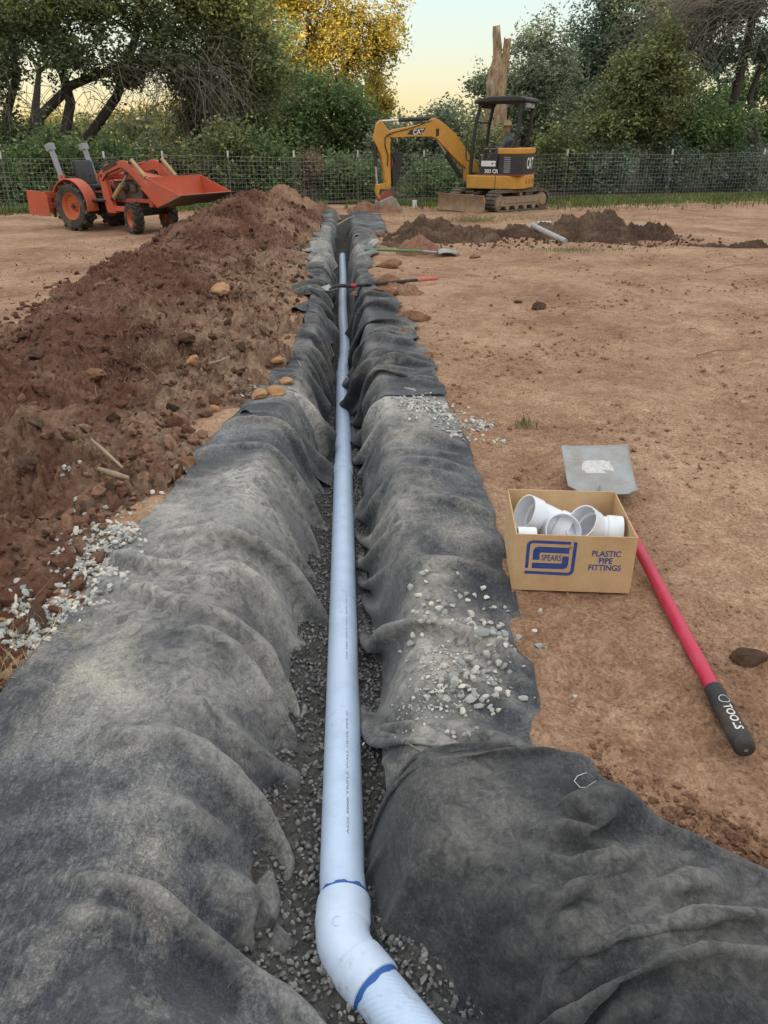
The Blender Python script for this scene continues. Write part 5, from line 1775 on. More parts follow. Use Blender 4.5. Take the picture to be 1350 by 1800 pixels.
for sy in (-1, 1):
    f = MB()
    arc = [(0.50 * math.cos(a), 0.43 + 0.50 * math.sin(a)) for a in [R(q) for q in (150, 135, 120, 105, 90, 75, 60, 45, 30, 15, 2, -8)]]
    inn = [(0.475 * math.cos(a), 0.43 + 0.475 * math.sin(a)) for a in [R(q) for q in (-8, 2, 15, 30, 45, 60, 75, 90, 105, 120, 135, 150)]]
    y0, y1 = (sy * 0.36, sy * 0.62)
    f.prism(arc + inn, min(y0, y1), max(y0, y1))
    f.prism([(-0.33, 0.60)] + [(0.48 * math.cos(a), 0.43 + 0.48 * math.sin(a)) for a in [R(q) for q in (140, 110, 80, 50, 20, -5)]] + [(0.42, 0.45), (0.2, 0.62)], sy * 0.345 - 0.01, sy * 0.345 + 0.01)
    f.build("fender", M_orange, T, bevel=0.008)
    MB().tube([(-0.36, sy * 0.40, 0.62), (-0.37, sy * 0.40, 0.95), (-0.44, sy * 0.40, 1.15), (-0.56, sy * 0.40, 1.50)], 0.068, 4).box((-0.55, sy * 0.40, 1.46), (0.13, 0.14, 0.12), Matrix.Rotation(R(-18), 3, 'Y')).build("roll_bar_post", M_grey, T, bevel=0.006)
    MB().box((-0.37, sy * 0.40, 0.93), (0.12, 0.10, 0.10)).build("roll_bar_bracket", M_orange, T, bevel=0.008)
    # loader tower, arm, cylinders
    y = sy * 0.38
    MB().prism([(0.80, 0.34), (1.02, 0.34), (0.92, 0.62), (0.82, 1.02), (0.70, 1.03), (0.74, 0.60)], y - 0.05, y + 0.05).box((1.05, y, 0.42), (0.5, 0.08, 0.09)).build("loader_tower", M_orange, T, bevel=0.008)
    arm = MB().prism([(0.68, 0.98), (0.74, 1.06), (1.30, 1.25), (1.46, 1.24), (1.56, 1.14), (2.20, 0.62), (2.16, 0.52), (2.06, 0.52), (1.44, 1.04), (1.34, 1.08), (0.72, 0.93)], y - 0.045, y + 0.045).build("loader_arm", M_orange, T, bevel=0.008)
    MB().tube([(0.76, y, 1.08), (0.88, y, 1.16), (1.10, y, 1.20)], 0.022, 8).build("guard_tube", M_orange, arm, smooth=50)
    lc = MB().tube([(0.96, y - sy * 0.0, 0.60), (1.22, y, 0.84)], 0.042, 14).build("lift_cylinder", M_gold, T, smooth=50)
    MB().tube([(1.20, y, 0.82), (1.40, y, 1.02)], 0.022, 10).build("rod", M_steel, lc, smooth=50)
    bcy = MB().tube([(1.55, y + sy * 0.002, 1.26), (1.86, y + sy * 0.002, 0.98)], 0.038, 14).build("bucket_cylinder", M_gold, T, smooth=50)
    MB().tube([(1.84, y, 1.00), (2.20, y, 0.74)], 0.020, 10).build("rod", M_steel, bcy, smooth=50)
    for hy_ in (0.052, 0.066):
        MB().tube([(0.80, y + sy * hy_, 0.90), (0.95, y + sy * hy_, 1.03), (1.30, y + sy * hy_, 1.13), (1.46, y + sy * hy_, 1.06), (1.75, y + sy * hy_, 0.82)], 0.010, 6).build("hydraulic_hose", M_dark, arm, smooth=60)
    for px_, pz_ in ((0.76, 0.99), (1.40, 1.04), (1.55, 1.22), (2.12, 0.58), (0.96, 0.60)):
        MB().lathe([(0.026, -0.062), (0.026, 0.062), (0.001, 0.064)] if sy > 0 else [(0.026, 0.062), (0.026, -0.062), (0.001, -0.064)], (px_, y, pz_), 'y', 10).build("pivot_pin", M_dark, arm, smooth=40)
    MB().box((1.02, sy * 0.434, 1.155), (0.42, 0.003, 0.075), Matrix.Rotation(R(-19), 3, 'Y')).build("arm_decal", M_dark, arm)
BT = 0.014
bk = [(2.20, 0.99), (2.22, 0.74), (2.30, 0.57), (2.42, 0.535), (2.94, 0.72)]
bsh = MB()
outl = bk + [(x - 0.012, z + BT) if i > 2 else (x + BT, z + 0.01) for i, (x, z) in reversed(list(enumerate(bk)))]
bsh.prism(outl, -0.68, 0.68)
bucket = bsh.build("bucket", M_orange, T, bevel=0.003)
for sy in (-1, 1):
    MB().prism([(2.19, 1.00), (2.21, 0.73), (2.29, 0.56), (2.42, 0.525), (2.95, 0.72), (2.56, 0.86)], sy * 0.68 - 0.008, sy * 0.68 + 0.008).build("bucket_side", M_orange, bucket, bevel=0.003)
MB().prism([(2.46, 0.530), (2.99, 0.720), (2.99, 0.732), (2.94, 0.722), (2.43, 0.523)], -0.695, 0.695).build("cutting_edge", M_bucket_steel, bucket)
MB().prism([(2.26, 0.59), (2.295, 0.555), (2.42, 0.518), (2.95, 0.708), (2.945, 0.714), (2.42, 0.529), (2.30, 0.565)], -0.67, 0.67).build("bucket_underside", M_bucket_steel, bucket)
MB().box((2.14, 0, 0.52), (0.08, 0.9, 0.08)).build("cross_tube", M_orange, T, bevel=0.01)
MB().tube([(0.95, 0.20, 0.95), (0.95, 0.20, 1.22), (0.99, 0.20, 1.27)], 0.028, 10).build("exhaust_pipe", M_dark, T, smooth=50)
MB().tube([(0.30, -0.30, 0.72), (0.33, -0.31, 0.98)], 0.010, 6).lathe([(0.022, 0.0), (0.022, 0.035), (0.001, 0.04)], (0.33, -0.31, 0.97), 'z', 10).build("gear_lever", M_dark, T, smooth=50)
# box blade behind
bb = MB().box((-0.98, 0, 0.46), (0.02, 1.36, 0.40)).box((-0.62, 0, 0.62), (0.02, 1.36, 0.12)).box((-0.62, 0, 0.42), (0.02, 1.36, 0.10)).build("box_scraper", M_orange, T, bevel=0.005)
for sy in (-1, 1):
    MB().prism([(-1.12, 0.26), (-0.52, 0.24), (-0.52, 0.60), (-0.60, 0.68), (-1.10, 0.70)], sy * 0.69 - 0.01, sy * 0.69 + 0.01).build("end_plate", M_orange, bb, bevel=0.004)
for yy_ in (-0.45, -0.15, 0.15, 0.45):
    MB().prism([(-0.70, 0.20), (-0.66, 0.20), (-0.66, 0.82), (-0.72, 0.82)], yy_ - 0.02, yy_ + 0.02).build("ripper_shank", paint("rusty_shank", (0.13, 0.06, 0.035)) if yy_ == -0.45 else bpy.data.materials["rusty_shank"], bb)
MB().tube([(-0.05, -0.25, 0.36), (-0.62, -0.35, 0.34)], 0.022, 8).tube([(-0.05, 0.25, 0.36), (-0.62, 0.35, 0.34)], 0.022, 8).tube([(-0.1, 0, 0.75), (-0.62, 0, 0.78)], 0.022, 8).build("hitch_link", M_dark, T)

# ------------------------------------------------------------------ excavator
M_yellow = paint("excavator_yellow", (0.60, 0.29, 0.040), (0.26, 0.16, 0.09), 0.42, 0.42, 6)
M_exblack = paint("excavator_black", (0.020, 0.020, 0.022), (0.14, 0.10, 0.075), 0.35, 0.45, 7)
M_trackrub = paint("track_rubber", (0.10, 0.085, 0.070), (0.25, 0.18, 0.125), 0.8, 0.85, 8)
M_trackframe = paint("muddy_track_frame", (0.34, 0.245, 0.16), (0.12, 0.10, 0.085), 0.8, 0.8, 6)
M_mud = paint("muddy_blade", (0.32, 0.205, 0.125), (0.10, 0.075, 0.055), 0.8, 0.9, 7)
M_exred = paint("red_coupler", (0.30, 0.055, 0.035), (0.2, 0.12, 0.08), 0.5, 0.5, 9)
M_chrome = paint("cylinder_rod", (0.62, 0.63, 0.65), (0.3, 0.25, 0.2), 0.2, 0.22, 9, metal=0.9)
M_exbucket = paint("bucket_steel", (0.36, 0.31, 0.26), (0.18, 0.13, 0.09), 0.6, 0.6, 10, metal=0.2)
M_decal = paint("decal_white", (0.74, 0.74, 0.72), amt=0.15, rough=0.5)
ex = empty("excavator", (2.9, 20.83, 0.0), 0)
tag(ex, "yellow and black mini excavator with open canopy digging beside the fence", "excavator")
au = R(180 + 40)                      # undercarriage points to the near left
MU = Matrix.Rotation(au, 4, 'Z')
def up(mb, name, mat, parent=ex, M=MU, **k):
    mb.xform(M)
    return mb.build(name, mat, parent, **k)
for sy in (-1, 1):
    y = sy * 0.61
    # rubber belt as a loop of pads
    LN, rr_ = 0.78, 0.225
    loop = []
    for q in np.linspace(-90, 90, 10): loop.append((LN + rr_ * math.cos(R(q)), 0.235 + rr_ * math.sin(R(q))))
    for q in np.linspace(90, 270, 10): loop.append((-LN + rr_ * math.cos(R(q)), 0.235 + rr_ * math.sin(R(q))))
    inner = [(x * 0.965 if abs(x) > LN else x, 0.235 + (z - 0.235) * 0.86) for x, z in loop]
    belt = MB()
    n_ = len(loop)
    vs_ = [(x, y + s_ * 0.15, z) for s_ in (-1, 1) for x, z in loop] + [(x, y + s_ * 0.15, z) for s_ in (-1, 1) for x, z in inner]
    fs_ = []
    for i in range(n_):
        j = (i + 1) % n_
        fs_ += [(i, j, n_ + j, n_ + i), (2 * n_ + i, 3 * n_ + i, 3 * n_ + j, 2 * n_ + j), (i, 2 * n_ + i, 2 * n_ + j, j), (n_ + i, n_ + j, 3 * n_ + j, 3 * n_ + i)]
    belt.add(vs_, fs_)
    per = 4 * LN + 2 * math.pi * rr_
    np_ = 54
    for k in range(np_):
        s_ = per * k / np_
        if s_ < 2 * LN: p_, a_2 = (LN - s_, 0.235 - rr_), math.pi
        elif s_ < 2 * LN + math.pi * rr_:
            q = (s_ - 2 * LN) / rr_
            p_, a_2 = (-LN - rr_ * math.sin(q), 0.235 - rr_ * math.cos(q)), math.pi - q
        elif s_ < 4 * LN + math.pi * rr_: p_, a_2 = (-LN + (s_ - 2 * LN - math.pi * rr_), 0.235 + rr_), 0.0
        else:
            q = (s_ - 4 * LN - math.pi * rr_) / rr_
            p_, a_2 = (LN + rr_ * math.sin(q), 0.235 + rr_ * math.cos(q)), -q
        nx_, nz_ = p_[0] - max(-LN, min(LN, p_[0])), p_[1] - 0.235
        l_ = math.hypot(nx_, nz_); nx_, nz_ = nx_ / l_, nz_ / l_
        ang_ = math.atan2(nx_, nz_)
        belt.box((p_[0] + nx_ * 0.012, y, p_[1] + nz_ * 0.012), (0.04, 0.31, 0.034), Matrix.Rotation(ang_, 3, 'Y'))
    up(belt, "rubber_track", M_trackrub)
    tf = up(MB().prism([(-0.74, 0.12), (0.74, 0.12), (0.80, 0.22), (0.62, 0.34), (-0.62, 0.35), (-0.80, 0.24)], y - 0.10, y + 0.10).box((0, y + sy * 0.105, 0.25), (1.2, 0.02, 0.13)), "track_frame", M_trackframe, bevel=0.01)
    up(MB().lathe([(0.19, -0.09), (0.19, 0.09), (0.13, 0.125), (0.12, 0.15), (0.001, 0.15)] if sy > 0 else [(0.19, 0.09), (0.19, -0.09), (0.13, -0.125), (0.12, -0.15), (0.001, -0.15)], (-0.78, y, 0.235), 'y', 24), "sprocket", M_trackframe, smooth=40)
    up(MB().lathe([(0.185, -0.07), (0.185, 0.07), (0.06, 0.10), (0.001, 0.10)] if sy > 0 else [(0.185, 0.07), (0.185, -0.07), (0.06, -0.10), (0.001, -0.10)], (0.78, y, 0.235), 'y', 24), "idler_wheel", M_trackframe, smooth=40)
    for k in range(4):
        up(MB().lathe([(0.065, -0.11), (0.065, 0.11), (0.001, 0.112)], (-0.48 + 0.32 * k, y, 0.10), 'y', 14), "roller", M_trackframe, smooth=40)
    up(MB().lathe([(0.05, -0.11), (0.05, 0.13), (0.001, 0.13)] if sy > 0 else [(0.05, 0.11), (0.05, -0.13), (0.001, -0.13)], (0.05, y, 0.40), 'y', 14), "top_roller", M_trackframe, smooth=40)
up(MB().box((0, 0, 0.36), (0.9, 0.95, 0.14)).lathe([(0.42, 0.40), (0.42, 0.56)], (0, 0, 0), 'z', 28), "undercarriage", M_exblack, bevel=0.02)
bd = up(MB().prism([(1.42, 0.0), (1.46, 0.02), (1.38, 0.14), (1.37, 0.27), (1.42, 0.40), (1.36, 0.40), (1.32, 0.26), (1.34, 0.10)], -0.77, 0.77), "dozer_blade", M_mud, bevel=0.008)
for sy in (-1, 1):
    up(MB().tube([(0.45, sy * 0.32, 0.32), (1.34, sy * 0.42, 0.20)], 0.055, 4), "blade_arm", M_trackframe, bd)
cyo = up(MB().tube([(0.45, 0.05, 0.46), (1.02, 0.05, 0.37)], 0.05, 12), "blade_cylinder", M_exblack, smooth=50)
up(MB().tube([(1.0, 0.05, 0.372), (1.35, 0.05, 0.32)], 0.026, 10), "rod", M_chrome, cyo, smooth=50)

ah = R(155)
MH = Matrix.Rotation(ah, 4, 'Z')
def uh(mb, name, mat, parent=ex, **k): return up(mb, name, mat, parent, MH, **k)
def rrect(x0, x1, y0, y1, r, rb=None, k=6):
    """rounded rectangle; rb: radius of the rear (x0) corners"""
    rb = rb or r
    out = []
    for cx2, cy2, a0, rad in ((x1 - r, y1 - r, 0, r), (x0 + rb, y1 - rb, 90, rb), (x0 + rb, y0 + rb, 180, rb), (x1 - r, y0 + r, 270, r)):
        for i in range(k + 1):
            a = R(a0 + 90 * i / k)
            out.append((cx2 + rad * math.cos(a), cy2 + rad * math.sin(a)))
    return out
sk = uh(MB().prism(rrect(-0.74, 0.66, -0.76, 0.76, 0.12, 0.45, 8), 0.50, 0.80, 'z'), "lower_skirt", M_yellow, bevel=0.025, seg=3)
uh(MB().box((-0.10, 0.762, 0.65), (0.012, 0.006, 0.29)), "panel_gap", M_exblack, sk)
for k, (ang, mt) in enumerate(((200, M_exred), (180, M_exblack), (165, M_yellow))):
    pass
for yy_, mt in ((0.30, M_exred), (0.05, M_exblack), (-0.25, M_exblack)):
    uh(MB().lathe([(0.05, -0.004), (0.05, 0.004), (0.001, 0.006)], (-0.743, yy_, 0.66), 'x', 16), "rear_port", mt, sk, smooth=40)
# engine cover behind and beside the seat
body = uh(MB().prism(rrect(-0.71, -0.12, -0.72, 0.72, 0.05, 0.36, 8), 0.803, 1.26, 'z'), "engine_cover", M_exblack, bevel=0.02, seg=3)
uh(MB().prism(rrect(-0.72, -0.10, -0.73, 0.73, 0.05, 0.37, 8), 1.262, 1.40, 'z'), "engine_cap", M_yellow, body, bevel=0.03, seg=3)
sp2 = uh(MB().prism([(-0.119, 0.803), (0.32, 0.803), (0.32, 0.96), (0.22, 1.12), (0.06, 1.25), (-0.119, 1.36)], 0.50, 0.73), "side_console", M_exblack, bevel=0.02)
uh(MB().prism([(-0.119, 0.803), (0.40, 0.803), (0.40, 0.96), (0.22, 1.18), (-0.119, 1.30)], -0.73, -0.48), "side_console", M_exblack, bevel=0.02)
uh(MB().box((-0.16, 0.0, 0.815), (1.12, 1.47, 0.02)), "red_stripe", M_exred, body)
uh(MB().box((0.10, 0.733, 1.06), (0.36, 0.004, 0.12)), "white_sticker", M_decal, sp2)
for k in range(8):
    uh(MB().box((-0.36, 0.717, 0.88 + 0.045 * k), (0.16, 0.02, 0.022)), "vent_slat", M_grey, body)
uh(MB().box((0.25, 0.0, 0.83), (0.80, 0.95, 0.05)), "cab_floor", M_exblack, bevel=0.01)
uh(MB().box((-0.08, 0, 1.02), (0.46, 0.48, 0.12)).box((-0.30, 0, 1.32), (0.12, 0.46, 0.50)), "operator_seat", M_seat, bevel=0.04, seg=3)
uh(MB().tube([(0.30, 0.30, 0.85), (0.32, 0.30, 1.25), (0.24, 0.28, 1.38)], 0.018, 8).tube([(0.30, -0.30, 0.85), (0.32, -0.30, 1.25), (0.24, -0.28, 1.38)], 0.018, 8), "control_lever", M_exblack, smooth=50)
post = {"front_near": [(0.62, 0.52, 0.80), (0.60, 0.53, 1.2), (0.54, 0.52, 1.9), (0.45, 0.48, 2.30), (0.38, 0.46, 2.40)], "front_far": [(0.62, -0.52, 0.80), (0.60, -0.53, 1.2), (0.54, -0.52, 1.9), (0.45, -0.48, 2.30), (0.38, -0.46, 2.40)],
        "rear_near": [(-0.38, 0.55, 1.38), (-0.46, 0.54, 1.48), (-0.52, 0.52, 1.75), (-0.55, 0.50, 2.40)], "rear_far": [(-0.38, -0.55, 1.38), (-0.46, -0.54, 1.48), (-0.52, -0.52, 1.75), (-0.55, -0.50, 2.40)]}
for p_ in post.values():
    uh(MB().tube(p_, 0.045, 8), "canopy_post", M_exblack, smooth=50)
rf = uh(MB().prism([(-0.68, 2.37), (-0.66, 2.45), (-0.5, 2.49), (0.2, 2.485), (0.50, 2.43), (0.60, 2.36), (0.54, 2.335), (0.40, 2.36), (-0.4, 2.365)], -0.60, 0.60), "canopy_roof", M_exblack, bevel=0.035, seg=3)
uh(MB().box((-0.606, 0, 2.30), (0.02, 1.0, 0.12)), "roof_sign_board", M_exblack, bevel=0.004)
uh(MB().tube([(0.55, 0.50, 1.95), (0.55, -0.50, 1.95)], 0.02, 8).box((0.47, 0, 2.29), (0.02, 0.9, 0.08)), "front_crossbar", M_exblack, smooth=50)
uh(MB().tube([(0.60, 0.56, 1.75), (0.68, 0.60, 1.74), (0.72, 0.60, 1.66), (0.72, 0.60, 1.18), (0.68, 0.60, 1.12), (0.61, 0.56, 1.11)], 0.016, 8), "grab_rail", M_exblack, smooth=50)
uh(MB().tube([(0.28, 0.66, 0.82), (0.36, 0.67, 1.25), (0.26, 0.66, 1.42), (-0.05, 0.64, 1.42)], 0.018, 8), "arm_guard", M_exblack, smooth=50)
def htext(name, body_, size, c, face, bold, sx, parent, mat=M_decal):
    rot = Matrix.Rotation(R(90), 4, 'X')
    turn = {'near': R(180), 'rear': R(-90)}[face]
    put_text(name, body_, size, mat, parent, MH @ Matrix.Translation(c) @ Matrix.Rotation(turn, 4, 'Z') @ rot, bold, sx)
htext("lettering", "CAT", 0.34, (-0.7125, -0.02, 1.05), 'rear', 0.010, 0.82, body)
htext("lettering", "CATERPILLAR", 0.125, (-0.618, -0.0, 2.30), 'rear', 0.003, 1.0, rf)
htext("lettering", "303 CR", 0.115, (0.02, 0.734, 0.89), 'near', 0.004, 0.95, sp2)
for k, (w_, h_) in enumerate(((0.05, 0.03), (0.06, 0.02))):
    uh(MB().box((0.0 - 0.09 * k, 0.7362, 1.06), (w_, 0.001, h_)), "sticker_print", M_exblack, sp2)

# boom, stick, bucket: one vertical plane, swung a little towards the camera
foot = Vector((2.9, 20.83, 0)) + MH.to_3x3() @ Vector((0.78, 0.05, 0))
bt = math.atan2(20.35 - foot.y, 0.08 - foot.x)
MBm = Matrix.Translation(foot - Vector((2.9, 20.83, 0))) @ Matrix.Rotation(bt, 4, 'Z')
def ub(mb, name, mat, parent=ex, **k): return up(mb, name, mat, parent, MBm, **k)
def bq(zx, zy): return ((715 - zx) / 244.0, (1240 - zy) / 295.0 - 0.05)
def bpoly(*p_): return [bq(a, b) for a, b in p_]
ub(MB().prism([(-0.20, 0.62), (0.14, 0.62), (0.16, 1.08), (0.02, 1.16), (-0.16, 1.0)], -0.12, 0.12), "swing_bracket", M_yellow, bevel=0.015)
boom = ub(MB().prism(bpoly((735, 940), (680, 835), (600, 725), (545, 676), (500, 642), (462, 622), (430, 632), (415, 655), (300, 678), (200, 698), (168, 708), (155, 724), (168, 742), (200, 748), (330, 742), (440, 742), (478, 756), (520, 800), (600, 885), (690, 965), (715, 975)), -0.085, 0.085), "boom", M_yellow, bevel=0.012)
ub(MB().prism(bpoly((468, 690), (488, 690), (488, 735), (470, 742)), -0.089, 0.089), "boom_pin_plate", M_exblack, boom)
ub(MB().prism(bpoly((405, 683), (310, 697), (285, 728), (380, 728)), 0.0865, 0.0885), "decal_panel", M_exblack, boom)
c_ = bq(357, 712)
put_text("lettering", "CAT", 0.150, M_decal, boom, MBm @ Matrix.Translation((c_[0], 0.0895, c_[1])) @ Matrix.Rotation(R(180), 4, 'Z') @ Matrix.Rotation(R(90), 4, 'X') @ Matrix.Rotation(R(5), 4, 'Z'), 0.005, 0.95)
P3 = lambda zx, zy, y=0.0: (bq(zx, zy)[0], y, bq(zx, zy)[1])
bc_ = ub(MB().tube([P3(650, 1010), P3(545, 850)], 0.055, 12), "boom_cylinder", M_exblack, smooth=50)
ub(MB().tube([P3(550, 858), P3(488, 762)], 0.028, 10), "rod", M_chrome, bc_, smooth=50)
sc_ = ub(MB().tube([P3(440, 622), P3(428, 626), P3(240, 638)], 0.046, 12), "stick_cylinder", M_exblack, smooth=50)
ub(MB().tube([P3(245, 638), P3(120, 645)], 0.026, 10), "rod", M_chrome, sc_, smooth=50)
stickp = ub(MB().prism(bpoly((128, 636), (152, 672), (175, 700), (186, 740), (184, 900), (190, 1040), (186, 1072), (158, 1072), (146, 960), (128, 860), (84, 765), (88, 738), (104, 660)), -0.07, 0.07), "stick", M_yellow, bevel=0.01)
kc = ub(MB().tube([P3(96, 765), P3(98, 930)], 0.042, 12), "bucket_cylinder", M_exblack, smooth=50)
ub(MB().tube([P3(98, 920), P3(108, 1055)], 0.024, 10), "rod", M_chrome, kc, smooth=50)
ub(MB().prism(bpoly((100, 1050), (165, 1040), (190, 1065), (185, 1085), (125, 1078), (112, 1110), (135, 1150), (120, 1160), (95, 1090)), -0.06, 0.06), "bucket_link", M_yellow, bevel=0.008)
ub(MB().prism(bpoly((110, 1145), (150, 1100), (190, 1090), (195, 1125), (160, 1170), (125, 1185)), -0.10, 0.10), "quick_coupler", M_exred, bevel=0.008)
exb = ub(MB().prism(bpoly((112, 1160), (130, 1150), (185, 1125), (205, 1140), (262, 1243), (272, 1252), (225, 1254), (150, 1256), (120, 1225), (110, 1190)), -0.24, 0.24), "digging_bucket", M_exbucket, bevel=0.012)
for yy_ in (-0.18, -0.06, 0.06, 0.18):
    ub(MB().prism(bpoly((250, 1236), (292, 1256), (250, 1256)), yy_ - 0.025, yy_ + 0.025), "bucket_tooth", M_exbucket, exb)
th_ = ub(MB().prism(bpoly((192, 850), (205, 832), (232, 840), (262, 850), (258, 900), (240, 990), (222, 1060), (200, 1062), (196, 960), (212, 900)), -0.09, 0.09), "thumb", M_exblack, bevel=0.01)
ub(MB().tube([P3(200, 840), P3(205, 960)], 0.035, 10), "thumb_cylinder", M_exred, th_, smooth=50)
ub(MB().tube([P3(180, 720, 0.09), P3(150, 745, 0.1), P3(150, 800, 0.09), P3(168, 860, 0.09), P3(165, 930, 0.09)], 0.012, 6).tube([P3(440, 640, 0.09), P3(300, 690, 0.095), P3(200, 715, 0.1), P3(165, 735, 0.1)], 0.010, 6), "hydraulic_hose", M_exblack, boom, smooth=60)

# ------------------------------------------------------------------ operator in the seat
def skin_body(name, joints, edges, mat, root=0, sub=2):
    me = bpy.data.meshes.new(name)
    me.from_pydata([j[:3] for j in joints], edges, [])
    o = bpy.data.objects.new(name, me)
    COL.objects.link(o)
    m = o.modifiers.new("skin", 'SKIN')
    for i, j in enumerate(joints):
        me.skin_vertices[0].data[i].radius = (j[3], j[4] if len(j) > 4 else j[3])
        me.skin_vertices[0].data[i].use_root = (i == root)
    o.modifiers.new("sub", 'SUBSURF').levels = sub
    o.modifiers["sub"].render_levels = sub
    bpy.context.view_layer.update()
    me2 = bpy.data.meshes.new_from_object(o.evaluated_get(bpy.context.evaluated_depsgraph_get()))
    bpy.data.objects.remove(o)
    me2.materials.clear(); me2.materials.append(mat)
    me2.polygons.foreach_set("use_smooth", [True] * len(me2.polygons))
    me2.name = name
    return me2
M_skin = paint("skin", (0.42, 0.24, 0.16), (0.3, 0.17, 0.11), 0.2, 0.55, 20)
M_shirt = paint("grey_shirt", (0.13, 0.135, 0.15), (0.07, 0.07, 0.08), 0.5, 0.9, 14)
M_jeans = paint("dark_jeans", (0.04, 0.05, 0.08), (0.1, 0.08, 0.06), 0.4, 0.9, 14)
M_straw = paint("straw_hat", (0.60, 0.50, 0.33), (0.35, 0.26, 0.15), 0.4, 0.9, 40)
pers = empty("person", tuple(Vector((2.9, 20.83, 1.08)) + MH.to_3x3() @ Vector((-0.14, 0, 0))), ah)
tag(pers, "person in grey shirt and straw hat seated at the excavator controls", "person")
J = [(0, 0, 0.08, .15, .12), (-0.02, 0, 0.28, .14, .11), (-0.01, 0, 0.46, .17, .11), (0.0, 0, 0.56, .06), (0.03, 0, 0.64, .05),
     (0.0, 0.19, 0.52, .065), (0.10, 0.25, 0.30, .052), (0.32, 0.26, 0.28, .040), (0.40, 0.27, 0.29, .030),
     (0.0, -0.19, 0.52, .065), (0.10, -0.25, 0.30, .052), (0.32, -0.26, 0.28, .040), (0.40, -0.27, 0.29, .030)]
link("upper_body", skin_body("upper_body", J, [(0, 1), (1, 2), (2, 3), (3, 4), (2, 5), (5, 6), (6, 7), (7, 8), (2, 9), (9, 10), (10, 11), (11, 12)], M_shirt), pers)
J2 = [(0, 0, 0.06, .13, .12), (0.02, 0.09, 0.04, .085), (0.42, 0.13, 0.08, .065), (0.46, 0.13, -0.14, .055), (0.44, 0.13, -0.20, .045), (0.02, -0.09, 0.04, .085), (0.42, -0.13, 0.08, .065), (0.46, -0.13, -0.14, .055), (0.44, -0.13, -0.20, .045)]
link("legs", skin_body("legs", J2, [(0, 1), (1, 2), (2, 3), (3, 4), (0, 5), (5, 6), (6, 7), (7, 8)], M_jeans), pers)
hd_ = MB().lathe([(0.001, -0.125), (0.045, -0.115), (0.07, -0.06), (0.084, 0.0), (0.088, 0.05), (0.07, 0.10), (0.001, 0.13)], (0.05, 0, 0.76), 'z', 20)
hd_.prism([(0.13, 0.74), (0.158, 0.735), (0.135, 0.785)], -0.016, 0.016)
for sy in (-1, 1): hd_.lathe([(0.001, 0.0), (0.026, 0.004), (0.022, 0.016), (0.001, 0.018)] if sy > 0 else [(0.001, 0.0), (0.026, -0.004), (0.022, -0.016), (0.001, -0.018)], (0.045, sy * 0.082, 0.76), 'y', 12)
head = hd_.build("head", M_skin, pers, smooth=60)
for sy in (-1, 1):
    MB().lathe([(0.001, 0.0), (0.011, 0.002), (0.001, 0.008)], (0.126, sy * 0.033, 0.775), 'x', 10).build("eye", M_dark, head)
    hnd = MB().box((0.445, sy * 0.27, 0.30), (0.075, 0.075, 0.03))
    for k in range(4): hnd.tube([(0.475, sy * (0.243 + 0.018 * k), 0.305), (0.505 - 0.004 * abs(k - 1), sy * (0.243 + 0.018 * k), 0.295), (0.50, sy * (0.243 + 0.018 * k), 0.270)], 0.0085, 6)
    hnd.tube([(0.43, sy * 0.238, 0.30), (0.455, sy * 0.222, 0.295), (0.475, sy * 0.225, 0.285)], 0.009, 6)
    hnd.build("hand", M_skin, pers, bevel=0.006, smooth=60)
    MB().box((0.50, sy * 0.13, -0.215), (0.26, 0.095, 0.08)).build("boot", M_exblack, pers, bevel=0.03)
MB().box((0.128, 0, 0.700), (0.012, 0.045, 0.008)).build("mouth", paint("lips", (0.28, 0.11, 0.09)), head)
MB().lathe([(0.205, 0.806), (0.20, 0.812), (0.15, 0.806), (0.098, 0.815), (0.094, 0.87), (0.078, 0.915), (0.03, 0.925), (0.001, 0.918)], (0.045, 0, 0), 'z', 28).build("straw_hat", M_straw, pers, smooth=50)
# ------------------------------------------------------------------ fence
FA, FB = Vector((-12.0, 18.75, 0)), Vector((15.0, 26.55, 0))
fdir = (FB - FA).normalized()
FL = (FB - FA).length
M_wire = paint("galvanised_wire", (0.34, 0.35, 0.35), (0.25, 0.2, 0.16), 0.4, 0.5, 3, metal=0.2)
M_post = paint("steel_post", (0.10, 0.11, 0.09), (0.2, 0.13, 0.09), 0.5, 0.6, 9)
M_tip = paint("white_post_tip", (0.62, 0.63, 0.62), amt=0.3, rough=0.5)
fence = empty("wire_fence", tuple((FA + FB) / 2))
tag(fence, "wire mesh fence on steel posts crossing the back of the yard", "fence")
mid = (FA + FB) / 2
def fp(s_, z, off=0.0):
    p = FA + fdir * s_ - mid
    return Vector((p.x, p.y, z + 0.03 * math.sin(s_ * 1.1) * (z / 1.2) + off))
wv, wf = [], []
def wire(a, b, r_):
    t = (b - a).normalized()
    u = t.cross(Vector((0.3, -0.9, 0.3))).normalized(); v = t.cross(u)
    n_ = len(wv)
    for p in (a, b):
        for q in (0, 2.094, 4.189): wv.append(p + (u * math.cos(q) + v * math.sin(q)) * r_)
    for k in range(3): wf.append((n_ + k, n_ + (k + 1) % 3, n_ + 3 + (k + 1) % 3, n_ + 3 + k))
nseg = 45
for k in range(13):
    z = 0.03 + 1.17 * (k / 12) ** 1.05
    for i in range(nseg): wire(fp(FL * i / nseg, z), fp(FL * (i + 1) / nseg, z), 0.0036 if k < 12 else 0.0050)
s_ = 0.05
while s_ < FL:
    wire(fp(s_, 0.02), fp(s_, 1.21), 0.0030)
    s_ += 0.10
MB().add(wv, wf).build("wire_mesh", M_wire, fence, smooth=None)
